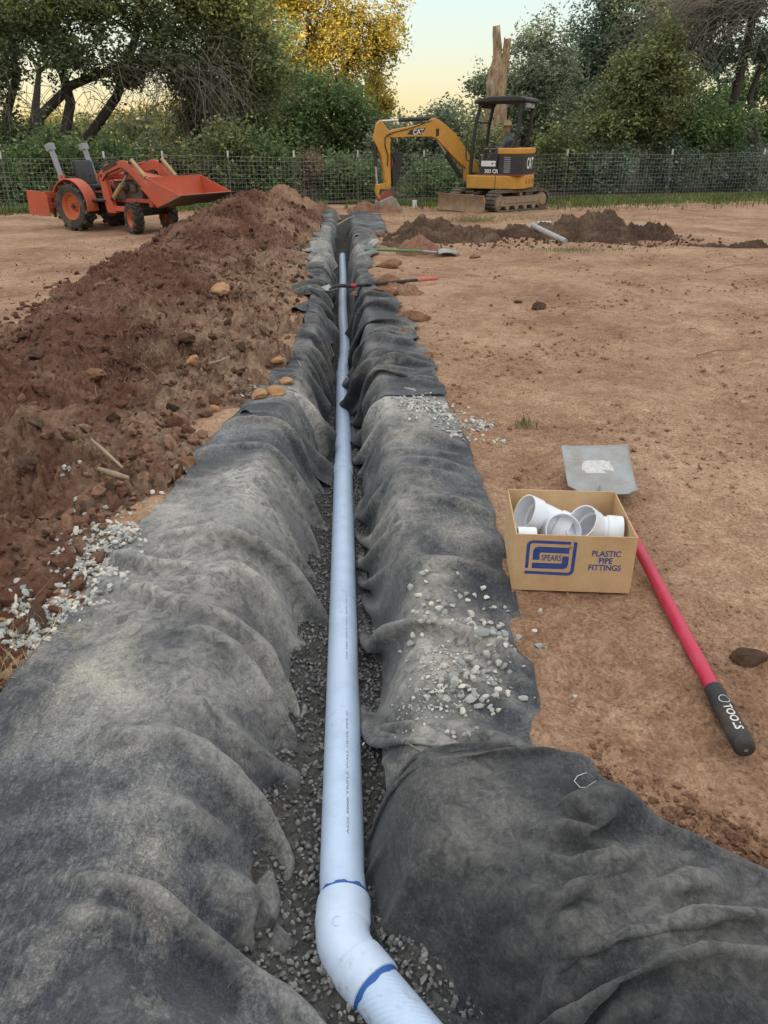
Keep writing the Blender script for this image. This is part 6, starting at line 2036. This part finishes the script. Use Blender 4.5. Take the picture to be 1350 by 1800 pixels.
for px in (20, 196, 295, 408, 520, 630, 744, 865, 990, 1171, 1330):
    # where the fence line is seen at this column
    best = min(np.arange(0, FL, 0.02), key=lambda q: abs((FA + fdir * q).x / ((FA + fdir * q).y * math.cos(R(PITCH)) + 1.6 * math.sin(R(PITCH))) * FPX + 675 - px))
    b = fp(float(best), 0) + Vector((0, 0.03, 0))
    po = MB().box((b.x, b.y, 0.62), (0.03, 0.008, 1.30)).box((b.x, b.y + 0.015, 0.62), (0.008, 0.03, 1.30)).build("fence_post", M_post, fence)
    MB().box((b.x, b.y - 0.001, 1.25), (0.042, 0.03, 0.16)).build("post_tip", M_tip, po)

# low maroon wall with a pale coping behind the oaks
wl = empty("boundary_wall", (-7.6, 31.2, 0))
tag(wl, "low maroon wall with pale coping seen behind the tractor under the oaks", "wall")
M_maroon = paint("maroon_boards", (0.10, 0.035, 0.028), (0.06, 0.04, 0.03), 0.5, 0.8, 3)
for k in range(30): MB().box((-3.4 + 0.233 * k, 0.004 * (k % 3), 0.62), (0.225, 0.05, 1.24)).build("board", M_maroon, wl)
MB().box((0, 0, 1.28), (7.2, 0.14, 0.06)).build("coping", M_tip, wl)

# leaf litter under the trees beyond the fence
M_litter = soil("leaf_litter", [(0.3, (0.035, 0.028, 0.018)), (0.5, (0.07, 0.055, 0.035)), (0.68, (0.13, 0.10, 0.06))], scale=0.6, crumb=14, bump=0.8, dist=0.04)
lx, lv = np.meshgrid(np.linspace(-160, 160, 240), np.concatenate([np.linspace(0.25, 6, 30), np.linspace(7, 200, 40)]))
lz = np.full(lx.shape, 0.045) + 0.05 * fbm(lx * 0.7, lv * 0.7, 3, 91) * sstep(0.2, 3, lv)
lyv = FA.y + (np.clip(lx, -60, 60) - FA.x) * fdir.y / fdir.x + lv
link("woodland_floor", mesh_np("woodland_floor", np.stack([lx, lyv, lz], -1).reshape(-1, 3), grid_faces(70, 240), M_litter))["kind"] = "structure"

# ------------------------------------------------------------------ trees and shrubs
def leaf_mat(name, a, b, c, trans=0.38):
    t = NT(name)
    g = t.n('ShaderNodeNewGeometry').outputs['Random Per Island']
    col = t.ramp(g, [(0.0, a), (0.55, b), (0.92, c), (1.0, tuple(min(1, q * 1.6) for q in c))])
    col = t.mix(col, t.ramp(t.noise(0.9, 3), [(0.3, 0.65), (0.7, 1.35)]), 0.8, 'MULTIPLY')
    m = t.done(col, 0.55, None, spec=0.35)
    tr_ = t.n('ShaderNodeBsdfTranslucent')
    t.L(col, tr_.inputs['Color'])
    mx = t.n('ShaderNodeMixShader')
    mx.inputs[0].default_value = trans
    t.L(t.b.outputs[0], mx.inputs[1]); t.L(tr_.outputs[0], mx.inputs[2])
    t.L(mx.outputs[0], t.t.nodes["Material Output"].inputs['Surface'])
    return m
M_leaf_oak = leaf_mat("oak_leaves", (0.056, 0.079, 0.037), (0.098, 0.128, 0.056), (0.179, 0.206, 0.094))
M_leaf_olive = leaf_mat("olive_leaves", (0.104, 0.133, 0.053), (0.179, 0.211, 0.085), (0.320, 0.320, 0.133))
M_leaf_green = leaf_mat("green_leaves", (0.081, 0.136, 0.051), (0.145, 0.226, 0.081), (0.254, 0.326, 0.128))
M_leaf_grey = leaf_mat("grey_green_leaves", (0.147, 0.186, 0.122), (0.245, 0.290, 0.186), (0.392, 0.431, 0.294))
M_leaf_dark = leaf_mat("dark_leaves", (0.074, 0.120, 0.084), (0.135, 0.197, 0.128), (0.255, 0.313, 0.197))
M_leaf_gold = leaf_mat("gold_leaves", (0.26, 0.22, 0.05), (0.42, 0.33, 0.065), (0.58, 0.44, 0.08), 0.35)
M_leaf_dry = leaf_mat("dry_leaves", (0.16, 0.12, 0.07), (0.27, 0.20, 0.125), (0.40, 0.32, 0.21))
M_bark = paint("dark_bark", (0.055, 0.045, 0.037), (0.10, 0.085, 0.07), 0.6, 0.95, 5)
M_bark_pale = paint("pale_bark", (0.27, 0.22, 0.165), (0.13, 0.10, 0.08), 0.6, 0.95, 6)
M_twig = paint("grey_twigs", (0.17, 0.145, 0.125), (0.10, 0.085, 0.07), 0.6, 0.95, 5)


def lobe(px, py, rx, ry, Y, rd=None):
    """crown mass seen at a pixel, at distance Y; radii given in photograph pixels"""
    c = gy(px, py, Y)
    m = (Y * math.cos(R(PITCH)) + (CAM_H - c.z) * math.sin(R(PITCH))) / FPX
    return (c, Vector((rx * m, rd if rd else (rx + ry) * 0.5 * m, ry * m * 0.9)))


def leaf_cloud(name, lobes, n, size, mat, seed, parent, spread=0.16, per=26, gaps=0.35):
    r_ = np.random.default_rng(seed)
    n, size = int(n * 1.05), size * 1.38
    vol = np.array([(l[1].x * l[1].z) for l in lobes])
    nc = max(20, n // per)
    cs = []
    for l, k in zip(lobes, np.maximum(3, (nc * vol / vol.sum()).astype(int))):
        d = r_.normal(size=(k, 3)); d /= np.linalg.norm(d, axis=1, keepdims=True)
        rad = r_.random((k, 1)) ** 0.55 * (1 + 0.22 * r_.normal(size=(k, 1)))
        p = d * rad * np.array(l[1]) + np.array(l[0])
        g = fbm(p[:, 0] * 1.1 + p[:, 1] * 0.5, p[:, 2] * 1.3 + p[:, 1] * 0.3, 3, seed)
        cs.append(p[g > -gaps - 0.0 + 0.0 * g])
    C = np.concatenate(cs)
    C = C[C[:, 2] > 0.05]
    k = max(4, n // len(C))
    # leaves hang on short sprays: stretched clusters
    ax_ = r_.normal(size=(len(C), 1, 3)); ax_[..., 2] -= 0.35
    ax_ /= np.linalg.norm(ax_, axis=2, keepdims=True)
    P = C[:, None, :] + r_.normal(size=(len(C), k, 3)) * spread * 0.6 + ax_ * r_.normal(size=(len(C), k, 1)) * spread * 1.5
    P = P.reshape(-1, 3)
    P = P[P[:, 2] > 0.02]
    N = len(P)
    a = r_.normal(size=(N, 3)); a[:, 2] *= 0.6; a /= np.linalg.norm(a, axis=1, keepdims=True)
    b = np.cross(a, r_.normal(size=(N, 3))); b /= np.linalg.norm(b, axis=1, keepdims=True)
    L_ = size * r_.uniform(0.6, 1.3, (N, 1)); W_ = L_ * r_.uniform(0.34, 0.55, (N, 1))
    V = np.stack([P - a * L_ * 0.5, P + b * W_ * 0.5, P + a * L_ * 0.5, P - b * W_ * 0.5], 1).reshape(-1, 3)
    F_ = np.arange(N * 4).reshape(-1, 4)
    off = Vector(parent.location)
    return link(name, mesh_np(name, V - np.array(off), F_, mat, smooth=False), parent), C


def limb(mb, a, b, r0, r1, rnd, sag=0.0, n=6, k=5):
    a, b = Vector(a), Vector(b)
    L_ = (b - a).length
    pts, rs = [], []
    w1 = Vector((rnd.gauss(0, 1), rnd.gauss(0, 1), rnd.gauss(0, 0.6))) * L_ * 0.07
    w2 = Vector((rnd.gauss(0, 1), rnd.gauss(0, 1), rnd.gauss(0, 0.6))) * L_ * 0.05
    for i in range(k + 1):
        t = i / k
        pts.append(a.lerp(b, t) + w1 * math.sin(math.pi * t) + w2 * math.sin(2 * math.pi * t) - Vector((0, 0, sag * math.sin(math.pi * t))))
        rs.append(r0 + (r1 - r0) * t)
    mb.tube(pts, rs, n)
    return pts


def tree(name, label, cat, base, trunks, lobes, n, leaf, seed, size=0.10, bark=None, group=None, spread=0.16, twigs=5, r_limb=0.05, gaps=0.35):
    """trunks: list of (points, radii)"""
    rnd = random.Random(seed)
    root = empty(name, (base[0], base[1], 0))
    tag(root, label, cat, group)
    mb = MB()
    nodes = []
    for pts, rs in trunks:
        mb.tube(pts, rs, 9)
        nodes += [(Vector(p), r_) for p, r_ in list(zip(pts, rs))[1:]]
    for c, rad in lobes:
        if nodes:
            a, r0 = min(nodes, key=lambda q: (q[0] - c).length + max(0, q[0].z - c.z) * 0.5)
            pts = limb(mb, a, c, min(r0 * 0.7, r_limb * 1.3), r_limb * 0.45, rnd)
        for _ in range(twigs):
            e = c + Vector((rnd.gauss(0, 0.5) * rad.x, rnd.gauss(0, 0.5) * rad.y, rnd.gauss(0.1, 0.5) * rad.z))
            limb(mb, c if nodes == [] or rnd.random() < 0.5 else pts[3], e, r_limb * 0.4, 0.006, rnd, n=4, k=4)
    if mb.v:
        mb.xform(Matrix.Translation(-Vector(root.location)))
        mb.build("trunk", bark or M_bark, root, smooth=70)
    leaf_cloud("crown", lobes, n, size, leaf, seed, root, spread, gaps=gaps)
    return root


def twig_curtain(parent, name, starts, mat, seed, n, length, drop, r0=0.012):
    """bare drooping twigs"""
    rnd = random.Random(seed)
    mb = MB()
    for _ in range(n):
        a, dirx = rnd.choice(starts)
        a = Vector(a) + Vector((rnd.gauss(0, 0.6), rnd.gauss(0, 0.4), rnd.gauss(0, 0.4)))
        L_ = length * rnd.uniform(0.5, 1.2)
        pts = [a]
        d = Vector((dirx + rnd.gauss(0, 0.35), rnd.gauss(0, 0.3), rnd.gauss(0.1, 0.25)))
        for i in range(6):
            d = d + Vector((rnd.gauss(0, 0.16), rnd.gauss(0, 0.16), -drop * rnd.uniform(0.5, 1.3)))
            pts.append(pts[-1] + d.normalized() * L_ / 6)
        pts = [p for p in pts if p.z > 0.2] or [a, a + Vector((0, 0, 0.1))]
        if len(pts) > 2: mb.tube(pts, [r0 * (1 - 0.8 * i / len(pts)) for i in range(len(pts))], 3, cap=False)
    mb.xform(Matrix.Translation(-Vector(parent.location)))
    return mb.build(name, mat, parent, smooth=70)


W = lambda px, py, Y: gy(px, py, Y)
def bz0(px, Y):
    p = gy(px, 300, Y)
    return Vector((p.x, Y, -0.05))

# left: live oaks
Yo = 26.5
oak = tree("oak_tree", "dark leaning live oak with several trunks at the upper left behind the tractor", "tree", bz0(120, Yo),
    [([bz0(35, Yo), W(48, 260, Yo), W(75, 200, Yo), W(125, 150, Yo), W(220, 112, Yo), W(330, 108, Yo)], [0.20, 0.17, 0.15, 0.13, 0.10, 0.05]),
     ([bz0(120, Yo), W(112, 250, Yo), W(124, 180, Yo), W(100, 90, Yo), W(80, 10, Yo)], [0.20, 0.17, 0.15, 0.12, 0.08]),
     ([bz0(140, Yo + 0.5), W(150, 250, Yo + .5), W(205, 170, Yo + .5), W(240, 60, Yo + .5), W(250, -20, Yo + .5)], [0.19, 0.16, 0.14, 0.11, 0.08]),
     ([bz0(20, Yo + 1), W(12, 200, Yo + 1), W(30, 130, Yo + 1), W(10, 40, Yo + 1)], [0.17, 0.14, 0.12, 0.08])],
    [lobe(40, 40, 100, 75, Yo), lobe(170, 20, 110, 60, Yo), lobe(-30, 130, 70, 60, Yo), lobe(290, 70, 90, 70, Yo), lobe(120, 95, 110, 45, Yo - .6), lobe(230, 130, 80, 35, Yo - .5), lobe(20, 235, 60, 45, Yo), lobe(100, -60, 200, 70, Yo), lobe(330, -40, 110, 70, Yo), lobe(330, 150, 50, 40, Yo)],
    42000, M_leaf_oak, 1001, 0.105, gaps=0.25)
twig_curtain(oak, "dead_twigs", [(W(230, 110, Yo - .8), 0.4), (W(290, 110, Yo - .8), 0.3), (W(330, 120, Yo - .8), 0.2), (W(30, 160, Yo - .8), 0.1), (W(150, 140, Yo - .8), 0.3), (W(380, 130, Yo - .8), 0.0)], M_twig, 5, 260, 2.1, 0.24, 0.011)
oak2 = tree("oak_tree", "broad olive-green oak left of centre below the golden crown", "tree", bz0(345, 27.5),
    [([bz0(345, 27.5), W(342, 250, 27.5), W(350, 150, 27.5), W(380, 40, 27.5)], [0.24, 0.20, 0.16, 0.09])],
    [lobe(350, 40, 70, 60, 27.5), lobe(420, 60, 75, 70, 27.5), lobe(460, 130, 75, 65, 27.5), lobe(380, 150, 60, 50, 27.5), lobe(440, 205, 70, 50, 27.5), lobe(380, -30, 100, 60, 27.5), lobe(340, 200, 55, 50, 27.5)],
    30000, M_leaf_olive, 1011, 0.105)
twig_curtain(oak2, "dead_twigs", [(W(330, 170, 26.6), -0.1), (W(400, 170, 26.6), 0.2), (W(360, 200, 26.6), 0.1), (W(300, 160, 26.6), -0.2)], M_twig, 6, 150, 1.7, 0.28, 0.010)
tree("golden_tree", "tall tree with sunlit golden leaves at the top left of the sky gap", "tree", bz0(560, 43),
    [([bz0(560, 43), W(560, 200, 43), W(545, 110, 43), W(540, -10, 43)], [0.35, 0.28, 0.2, 0.1]), ([W(560, 200, 43), W(610, 120, 43), W(640, 40, 43)], [0.2, 0.15, 0.06])],
    [lobe(450, 30, 60, 55, 43), lobe(520, 10, 70, 60, 43), lobe(600, 40, 70, 55, 43), lobe(650, 95, 55, 55, 43), lobe(560, 100, 70, 55, 43), lobe(685, 50, 32, 50, 43), lobe(480, 100, 55, 50, 43), lobe(560, -60, 150, 60, 43), lobe(600, 160, 60, 45, 43)],
    34000, M_leaf_gold, 1021, 0.14, spread=0.24, r_limb=0.09)
tree("golden_tree", "small pointed golden tree at the left foot of the sky gap", "tree", bz0(662, 50),
    [([bz0(662, 50), W(662, 180, 50)], [0.15, 0.06])], [lobe(658, 150, 20, 30, 50), lobe(668, 185, 30, 25, 50), lobe(655, 205, 30, 25, 50)], 5000, M_leaf_gold, 1031, 0.15, spread=0.2)
tree("golden_tree", "far sunlit yellow trees glimpsed through the oak trunks", "tree", bz0(270, 66),
    [([bz0(270, 66), W(270, 220, 66)], [0.2, 0.1])], [lobe(270, 215, 90, 32, 66), lobe(180, 225, 50, 22, 66), lobe(340, 200, 40, 35, 66), lobe(90, 225, 60, 25, 66)], 9000, M_leaf_gold, 1041, 0.22, spread=0.35)
tree("green_tree", "mid-green tree in front of the golden tree left of the excavator arm", "tree", bz0(590, 33),
    [([bz0(590, 33), W(588, 260, 33), W(580, 180, 33)], [0.16, 0.13, 0.08])],
    [lobe(550, 180, 60, 55, 33), lobe(610, 190, 55, 50, 33), lobe(530, 240, 60, 50, 33), lobe(620, 250, 55, 50, 33), lobe(655, 225, 35, 40, 33), lobe(490, 200, 50, 60, 33), lobe(580, 300, 90, 40, 33)],
    24000, M_leaf_green, 1051, 0.115)
# centre
tree("bush", "rounded grey-green bush under the sky gap behind the excavator arm", "bush", bz0(760, 31.5),
    [([bz0(760, 31.5), W(760, 260, 31.5)], [0.1, 0.05])],
    [lobe(790, 212, 42, 38, 31.5), lobe(740, 245, 50, 38, 31.5), lobe(700, 285, 55, 45, 31.5), lobe(800, 265, 50, 50, 31.5), lobe(760, 305, 60, 40, 31.5), lobe(690, 250, 40, 35, 31.5)],
    20000, M_leaf_grey, 1061, 0.11)
for k, (px, Yq, lobs_, lf, lab) in enumerate([
        (1000, 44, [(950, 150, 70, 60), (1010, 180, 70, 60), (1060, 150, 60, 70), (960, 230, 90, 45), (1040, 240, 90, 45)], M_leaf_grey, "soft grey-green background tree filling in behind the pale tree"),
        (1180, 42, [(1150, 90, 70, 60), (1200, 150, 75, 60), (1180, 30, 60, 60), (1140, 200, 70, 55), (1230, 220, 80, 50)], M_leaf_dark, "dark background tree behind the olive-brown tree"),
        (1320, 40, [(1300, 170, 60, 45), (1350, 220, 60, 55), (1260, 180, 50, 50), (1370, 120, 50, 70), (1300, 250, 80, 40)], M_leaf_green, "green background tree behind the leaning dark trunk"),
        (420, 38, [(400, 120, 60, 60), (470, 90, 60, 70), (440, 190, 80, 60), (370, 220, 70, 50), (500, 160, 60, 60), (520, 240, 80, 45)], M_leaf_green, "dense green background tree behind the broad oak"),
        (60, 36, [(0, 60, 70, 60), (60, 10, 80, 50), (30, 290, 90, 40), (130, 285, 90, 40), (230, 285, 90, 40)], M_leaf_oak, "dim background thicket behind the leaning oak trunks")]):
    tree("background_tree", lab, "tree", bz0(px, Yq), [([bz0(px, Yq), W(px, 220, Yq), W(px + 8, 130, Yq)], [0.25, 0.2, 0.1])], [lobe(*q, Yq) for q in lobs_], 15000, lf, 1401 + k * 7, 0.125, spread=0.22, twigs=3, group="trees behind the fence row")
# the dead snag
Ys = 28.5
sn = empty("dead_trunk", tuple(bz0(872, Ys)))
tag(sn, "tall bare broken trunk with two prongs rising behind the excavator canopy", "tree")
def snag(pts, rs, name, mat, seed):
    n_ = 18
    pts = [Vector(p) for p in pts]
    P, R_ = [], []
    for a, b, r0, r1 in zip(pts, pts[1:], rs, rs[1:]):
        for i in range(6): P.append(a.lerp(b, i / 6)); R_.append(r0 + (r1 - r0) * i / 6)
    P.append(pts[-1]); R_.append(rs[-1])
    mb = MB().tube(P, R_, n_)
    vs_ = np.array(mb.v)
    k = fbm(vs_[:, 0] * 4 + vs_[:, 1] * 3, vs_[:, 2] * 1.2, 3, seed)
    ctr = np.repeat(np.array([p[:] for p in P]), n_, axis=0)
    vs_ = ctr + (vs_ - ctr) * (1 + 0.22 * k)[:, None]
    top = np.arange(len(vs_)) >= len(vs_) - n_
    vs_[top, 2] += 0.07 * fbm(vs_[top, 0] * 9, vs_[top, 1] * 9, 2, seed + 1)
    mb.v = [tuple(v) for v in (vs_ - np.array(sn.location))]
    mb.build(name, mat, sn, smooth=60)
def snag_mat(name, a, b, c):
    t = NT(name)
    v = t.mapping((4, 4, 1.1))
    n1 = t.noise(2.2, 6, 0.7, vec=v, dist=0.5)
    col = t.ramp(n1, [(0.33, a), (0.5, b), (0.66, c)])
    return t.done(col, 0.9, t.bump(n1, 0.8, 0.05), spec=0.2)
M_snag = snag_mat("bare_wood", (0.13, 0.085, 0.055), (0.36, 0.24, 0.14), (0.52, 0.42, 0.32))
snag([bz0(872, Ys), W(872, 260, Ys), W(872, 170, Ys), W(875, 125, Ys), W(879, 106, Ys)], [0.42, 0.38, 0.33, 0.31, 0.20], "trunk", M_snag, 71)
snag([W(874, 122, Ys), W(874, 95, Ys), W(873, 46, Ys)], [0.20, 0.14, 0.11], "prong", M_snag, 72)
snag([W(882, 128, Ys), W(889, 104, Ys), W(893, 68, Ys)], [0.18, 0.13, 0.11], "prong", M_snag, 73)
# right
tree("grey_tree", "pale grey-green tree with a thin crown right of the dead trunk", "tree", bz0(930, 33),
    [([bz0(935, 33), W(935, 250, 33), W(930, 160, 33), W(950, 80, 33)], [0.18, 0.14, 0.1, 0.05])],
    [lobe(930, 110, 55, 55, 33), lobe(965, 60, 45, 40, 33), lobe(880, 165, 45, 45, 33), lobe(930, 190, 65, 55, 33), lobe(980, 140, 55, 60, 33), lobe(890, 235, 55, 45, 33), lobe(970, 240, 60, 50, 33), lobe(915, 300, 60, 40, 33), lobe(845, 150, 25, 22, 33)],
    30000, M_leaf_grey, 1071, 0.105, gaps=0.15)
tree("tall_tree", "tall dark blue-green tree reaching the top edge right of the sky gap", "tree", bz0(1070, 36),
    [([bz0(1075, 36), W(1075, 220, 36), W(1085, 80, 36), W(1095, -40, 36)], [0.30, 0.25, 0.2, 0.12])],
    [lobe(1080, 20, 60, 55, 36), lobe(1040, 75, 50, 55, 36), lobe(1120, 80, 55, 60, 36), lobe(1060, 130, 65, 50, 36), lobe(1110, -40, 80, 55, 36), lobe(1020, 140, 45, 45, 36), lobe(1160, 10, 50, 60, 36), lobe(1080, 200, 70, 50, 36)],
    30000, M_leaf_dark, 1081, 0.115)
tree("olive_tree", "bushy olive-brown tree on a pale slim trunk beyond the fence at right", "tree", bz0(1128, 27.6),
    [([bz0(1130, 27.6), W(1129, 290, 27.6), W(1131, 250, 27.6), W(1142, 215, 27.6), W(1150, 150, 27.6)], [0.085, 0.075, 0.065, 0.05, 0.03]), ([W(1130, 262, 27.6), W(1124, 225, 27.6), W(1110, 180, 27.6)], [0.05, 0.04, 0.02])],
    [lobe(1165, 75, 28, 40, 27.6), lobe(1130, 125, 60, 45, 27.6), lobe(1180, 130, 45, 40, 27.6), lobe(1095, 175, 65, 45, 27.6), lobe(1160, 190, 60, 45, 27.6), lobe(1065, 220, 55, 45, 27.6), lobe(1120, 230, 50, 30, 27.6)],
    27000, M_leaf_olive, 1091, 0.095, bark=M_bark_pale)
big_ = tree("oak_tree", "large dark tree with bare grey hanging branches at the upper right corner", "tree", bz0(1330, 29.5),
    [([bz0(1345, 29.5), W(1335, 280, 29.5), W(1325, 240, 29.5)], [0.26, 0.22, 0.2]), ([W(1325, 260, 29.5), W(1290, 180, 29.5), W(1310, 90, 29.5), W(1330, 0, 29.5)], [0.18, 0.16, 0.15, 0.12]),
     ([W(1330, 250, 29.5), W(1318, 170, 29.5), W(1345, 100, 29.5)], [0.12, 0.10, 0.08]), ([W(1330, 10, 29.5), W(1260, 30, 29.0), W(1190, 90, 28.6), W(1110, 170, 28.4)], [0.10, 0.08, 0.05, 0.02])],
    [lobe(1290, 10, 80, 50, 29.5), lobe(1345, 90, 40, 60, 29.5), lobe(1270, 110, 45, 35, 29.5), lobe(1330, -50, 120, 60, 29.5), lobe(1230, 60, 60, 45, 30.5), lobe(1250, 0, 70, 55, 31)],
    17000, M_leaf_dark, 1101, 0.11)
twig_curtain(big_, "dead_branches", [(W(1330, -10, 28.8), -0.9), (W(1270, 10, 28.8), -0.8), (W(1220, 40, 28.7), -0.7), (W(1190, 80, 28.6), -0.5), (W(1300, 40, 28.8), -0.5), (W(1250, -30, 28.8), -0.9)], M_twig, 7, 420, 2.3, 0.22, 0.012)
def shrub(label, px, py, rx, ry, Y, n, leaf, seed, size=0.10, extra=()):
    tree("shrub", label, "shrub", bz0(px, Y), [([bz0(px, Y), W(px, py, Y)], [0.05, 0.02])], [lobe(px, py, rx, ry, Y)] + [lobe(*e_, Y) for e_ in extra], n, leaf, seed, size, group="shrubs along the fence", spread=0.14, twigs=4, r_limb=0.03)
# shrubs just beyond the fence, left to right
shrub("dark ivy-green shrub behind the fence at the far left edge", 20, 315, 60, 55, 22.2, 8000, M_leaf_green, 1201, 0.09)
shrub("leafy green shrub behind the fence above the tractor's rear scraper", 95, 300, 50, 60, 22.4, 8000, M_leaf_green, 1202, 0.09)
shrub("green shrub behind the tractor seat and roll bar", 195, 300, 60, 50, 23.0, 8000, M_leaf_green, 1203, 0.09)
shrub("brown-green shrub behind the loader arms", 300, 305, 55, 50, 23.2, 7000, M_leaf_olive, 1204, 0.09)
shrub("thick grey-green shrub behind the fence right of the loader bucket", 400, 285, 60, 70, 23.4, 9000, M_leaf_olive, 1205, 0.09)
shrub("bright leafy shrub behind the long heap's top", 470, 300, 50, 55, 23.5, 8000, M_leaf_green, 1206, 0.09)
shrub("dry tan shrub with a pale head behind the fence near the trench end", 541, 300, 24, 32, 23.6, 2600, M_leaf_dry, 1207, 0.07)
shrub("green shrub behind the fence in line with the trench", 595, 315, 45, 45, 24.0, 6000, M_leaf_green, 1208, 0.09)
shrub("low bright green shrub left of the excavator's bucket arm", 640, 320, 40, 40, 24.6, 5000, M_leaf_green, 1209, 0.09)
shrub("low green shrub seen under the excavator boom", 760, 320, 55, 35, 25.2, 6000, M_leaf_green, 1210, 0.09)
shrub("dark shrub behind the excavator canopy posts", 850, 280, 50, 60, 25.8, 7000, M_leaf_olive, 1211, 0.09)
shrub("dense shrub just right of the excavator's CAT panel", 985, 275, 50, 55, 27.0, 8000, M_leaf_olive, 1212, 0.09)
shrub("dark low shrub left of the pale slim trunk", 1060, 300, 55, 45, 26.8, 7500, M_leaf_dark, 1213, 0.09)
shrub("dark shrub right of the pale slim trunk", 1185, 295, 55, 50, 27.4, 8000, M_leaf_dark, 1214, 0.09)
shrub("deep green vine-covered shrub at right below the bare branches", 1255, 225, 65, 50, 28.2, 11000, M_leaf_green, 1215, 0.10, ((1205, 235, 45, 45),))
shrub("dark shrub by the fence near the right edge", 1300, 300, 60, 50, 27.6, 8000, M_leaf_dark, 1216, 0.09)
# distant wood closing the view
dw = empty("distant_wood", (0, 58, 0))
tag(dw, "hazy mass of far trees behind the yard", "wood", kind="stuff")
rr_ = random.Random(3)
lobs = [lobe(px, 232 + rr_.uniform(-12, 8), 48, 26, 58 + rr_.uniform(-4, 6)) for px in range(-250, 1650, 55)]
o_, _ = leaf_cloud("foliage", lobs, 26000, 0.26, M_leaf_olive, 1301, dw, 0.4)
o_["kind"] = "stuff"

# ------------------------------------------------------------------ grass
def grass_mat(name, a, b, c):
    return leaf_mat(name, a, b, c, 0.2)
M_grass = grass_mat("green_grass", (0.075, 0.115, 0.026), (0.12, 0.17, 0.04), (0.22, 0.22, 0.08))
M_hay = grass_mat("dry_grass", (0.22, 0.17, 0.08), (0.36, 0.29, 0.15), (0.48, 0.41, 0.24))
def blades(name, X, Y, Z, hmin, hmax, wid, mat, seed, label, lean=0.5):
    r_ = np.random.default_rng(seed)
    N = len(X)
    h = r_.uniform(hmin, hmax, N); a = r_.uniform(0, 6.283, N); le = r_.normal(0, lean, N) * h
    w = wid * r_.uniform(0.6, 1.3, N)
    dx, dy = np.cos(a), np.sin(a)
    P = np.stack([X, Y, Z], 1)
    side = np.stack([-dy, dx, 0 * dx], 1) * w[:, None] / 2
    fw = np.stack([dx, dy, 0 * dx], 1)
    m_ = P + fw * (le * 0.35)[:, None] + np.array([0, 0, 1]) * (h * 0.55)[:, None]
    t_ = P + fw * le[:, None] + np.array([0, 0, 1]) * h[:, None]
    V = np.stack([P - side, P + side, m_ + side * 0.7, t_, m_ - side * 0.7], 1).reshape(-1, 3)
    me = bpy.data.meshes.new(name)
    b = np.arange(N)[:, None] * 5
    F_ = np.concatenate([b + np.array([[0, 1, 2]]), b + np.array([[0, 2, 4]]), b + np.array([[4, 2, 3]])], 0)
    o = link(name, mesh_np(name, V, F_, mat, smooth=False))
    tag(o, label, "grass", kind="stuff")
r_ = np.random.default_rng(61)
def fence_y(x): return FA.y + (x - FA.x) * fdir.y / fdir.x
n_ = 26000
X = r_.uniform(-1.0, 14.5, n_); Y = fence_y(X) - np.abs(r_.normal(0, 1.1, n_)) * np.interp(X, [-1, 2, 5, 14], [0.5, 0.9, 1.3, 1.2]) + 0.5
m = fbm(X * 0.9, Y * 0.9, 3, 62) > -0.35
blades("grass_strip", X[m], Y[m], np.zeros(m.sum()), 0.05, 0.16, 0.022, M_grass, 63, "green grass strip along the fence behind and right of the excavator")
X = r_.uniform(-11, -1.5, 9000); Y = fence_y(X) + r_.normal(0.1, 0.5, 9000)
m = fbm(X * 1.2, Y * 1.2, 3, 64) > -0.25
blades("grass_strip", X[m], Y[m], np.zeros(m.sum()), 0.05, 0.20, 0.022, M_grass, 65, "weedy grass along the fence behind the tractor")
X = np.concatenate([r_.normal(gp(830, 388)[0], 0.3, 500), r_.normal(gp(1000, 440)[0], 0.5, 500), r_.normal(gp(880, 385)[0], 1.6, 1500), r_.normal(gp(925, 748)[0], 0.035, 45)])
Y = np.concatenate([r_.normal(gp(830, 388)[1], 0.25, 500), r_.normal(gp(1000, 440)[1], 0.15, 500), r_.normal(18.3, 0.5, 1500), r_.normal(gp(925, 748)[1], 0.04, 45)])
blades("grass_tufts", X, Y, np.zeros(len(X)), 0.02, 0.06, 0.008, M_grass, 66, "thin green tufts in the bare yard and by the gravel")
# straw lies on the heap and by the left cloth edge
HGf = lambda x, y: np.maximum(heap_z(x, y), ground_z(x, y))
sx2, sy2 = [], []
for px, py, s_, k in ((300, 612, 0.28, 420), (250, 660, 0.25, 160), (395, 480, 0.35, 260), (20, 1120, 0.10, 120), (5, 1195, 0.06, 90), (430, 600, 0.35, 220), (330, 540, 0.5, 200)):
    c = on_heap(px, py)
    sx2.append(r_.normal(c.x, s_, k)); sy2.append(r_.normal(c.y, s_, k))
sx2, sy2 = np.concatenate(sx2), np.concatenate(sy2)
blades("straw", sx2, sy2, HGf(sx2, sy2) - 0.005, 0.02, 0.07, 0.004, M_hay, 67, "dry straw and roots poking from the heap and the cloth edge", 1.6)
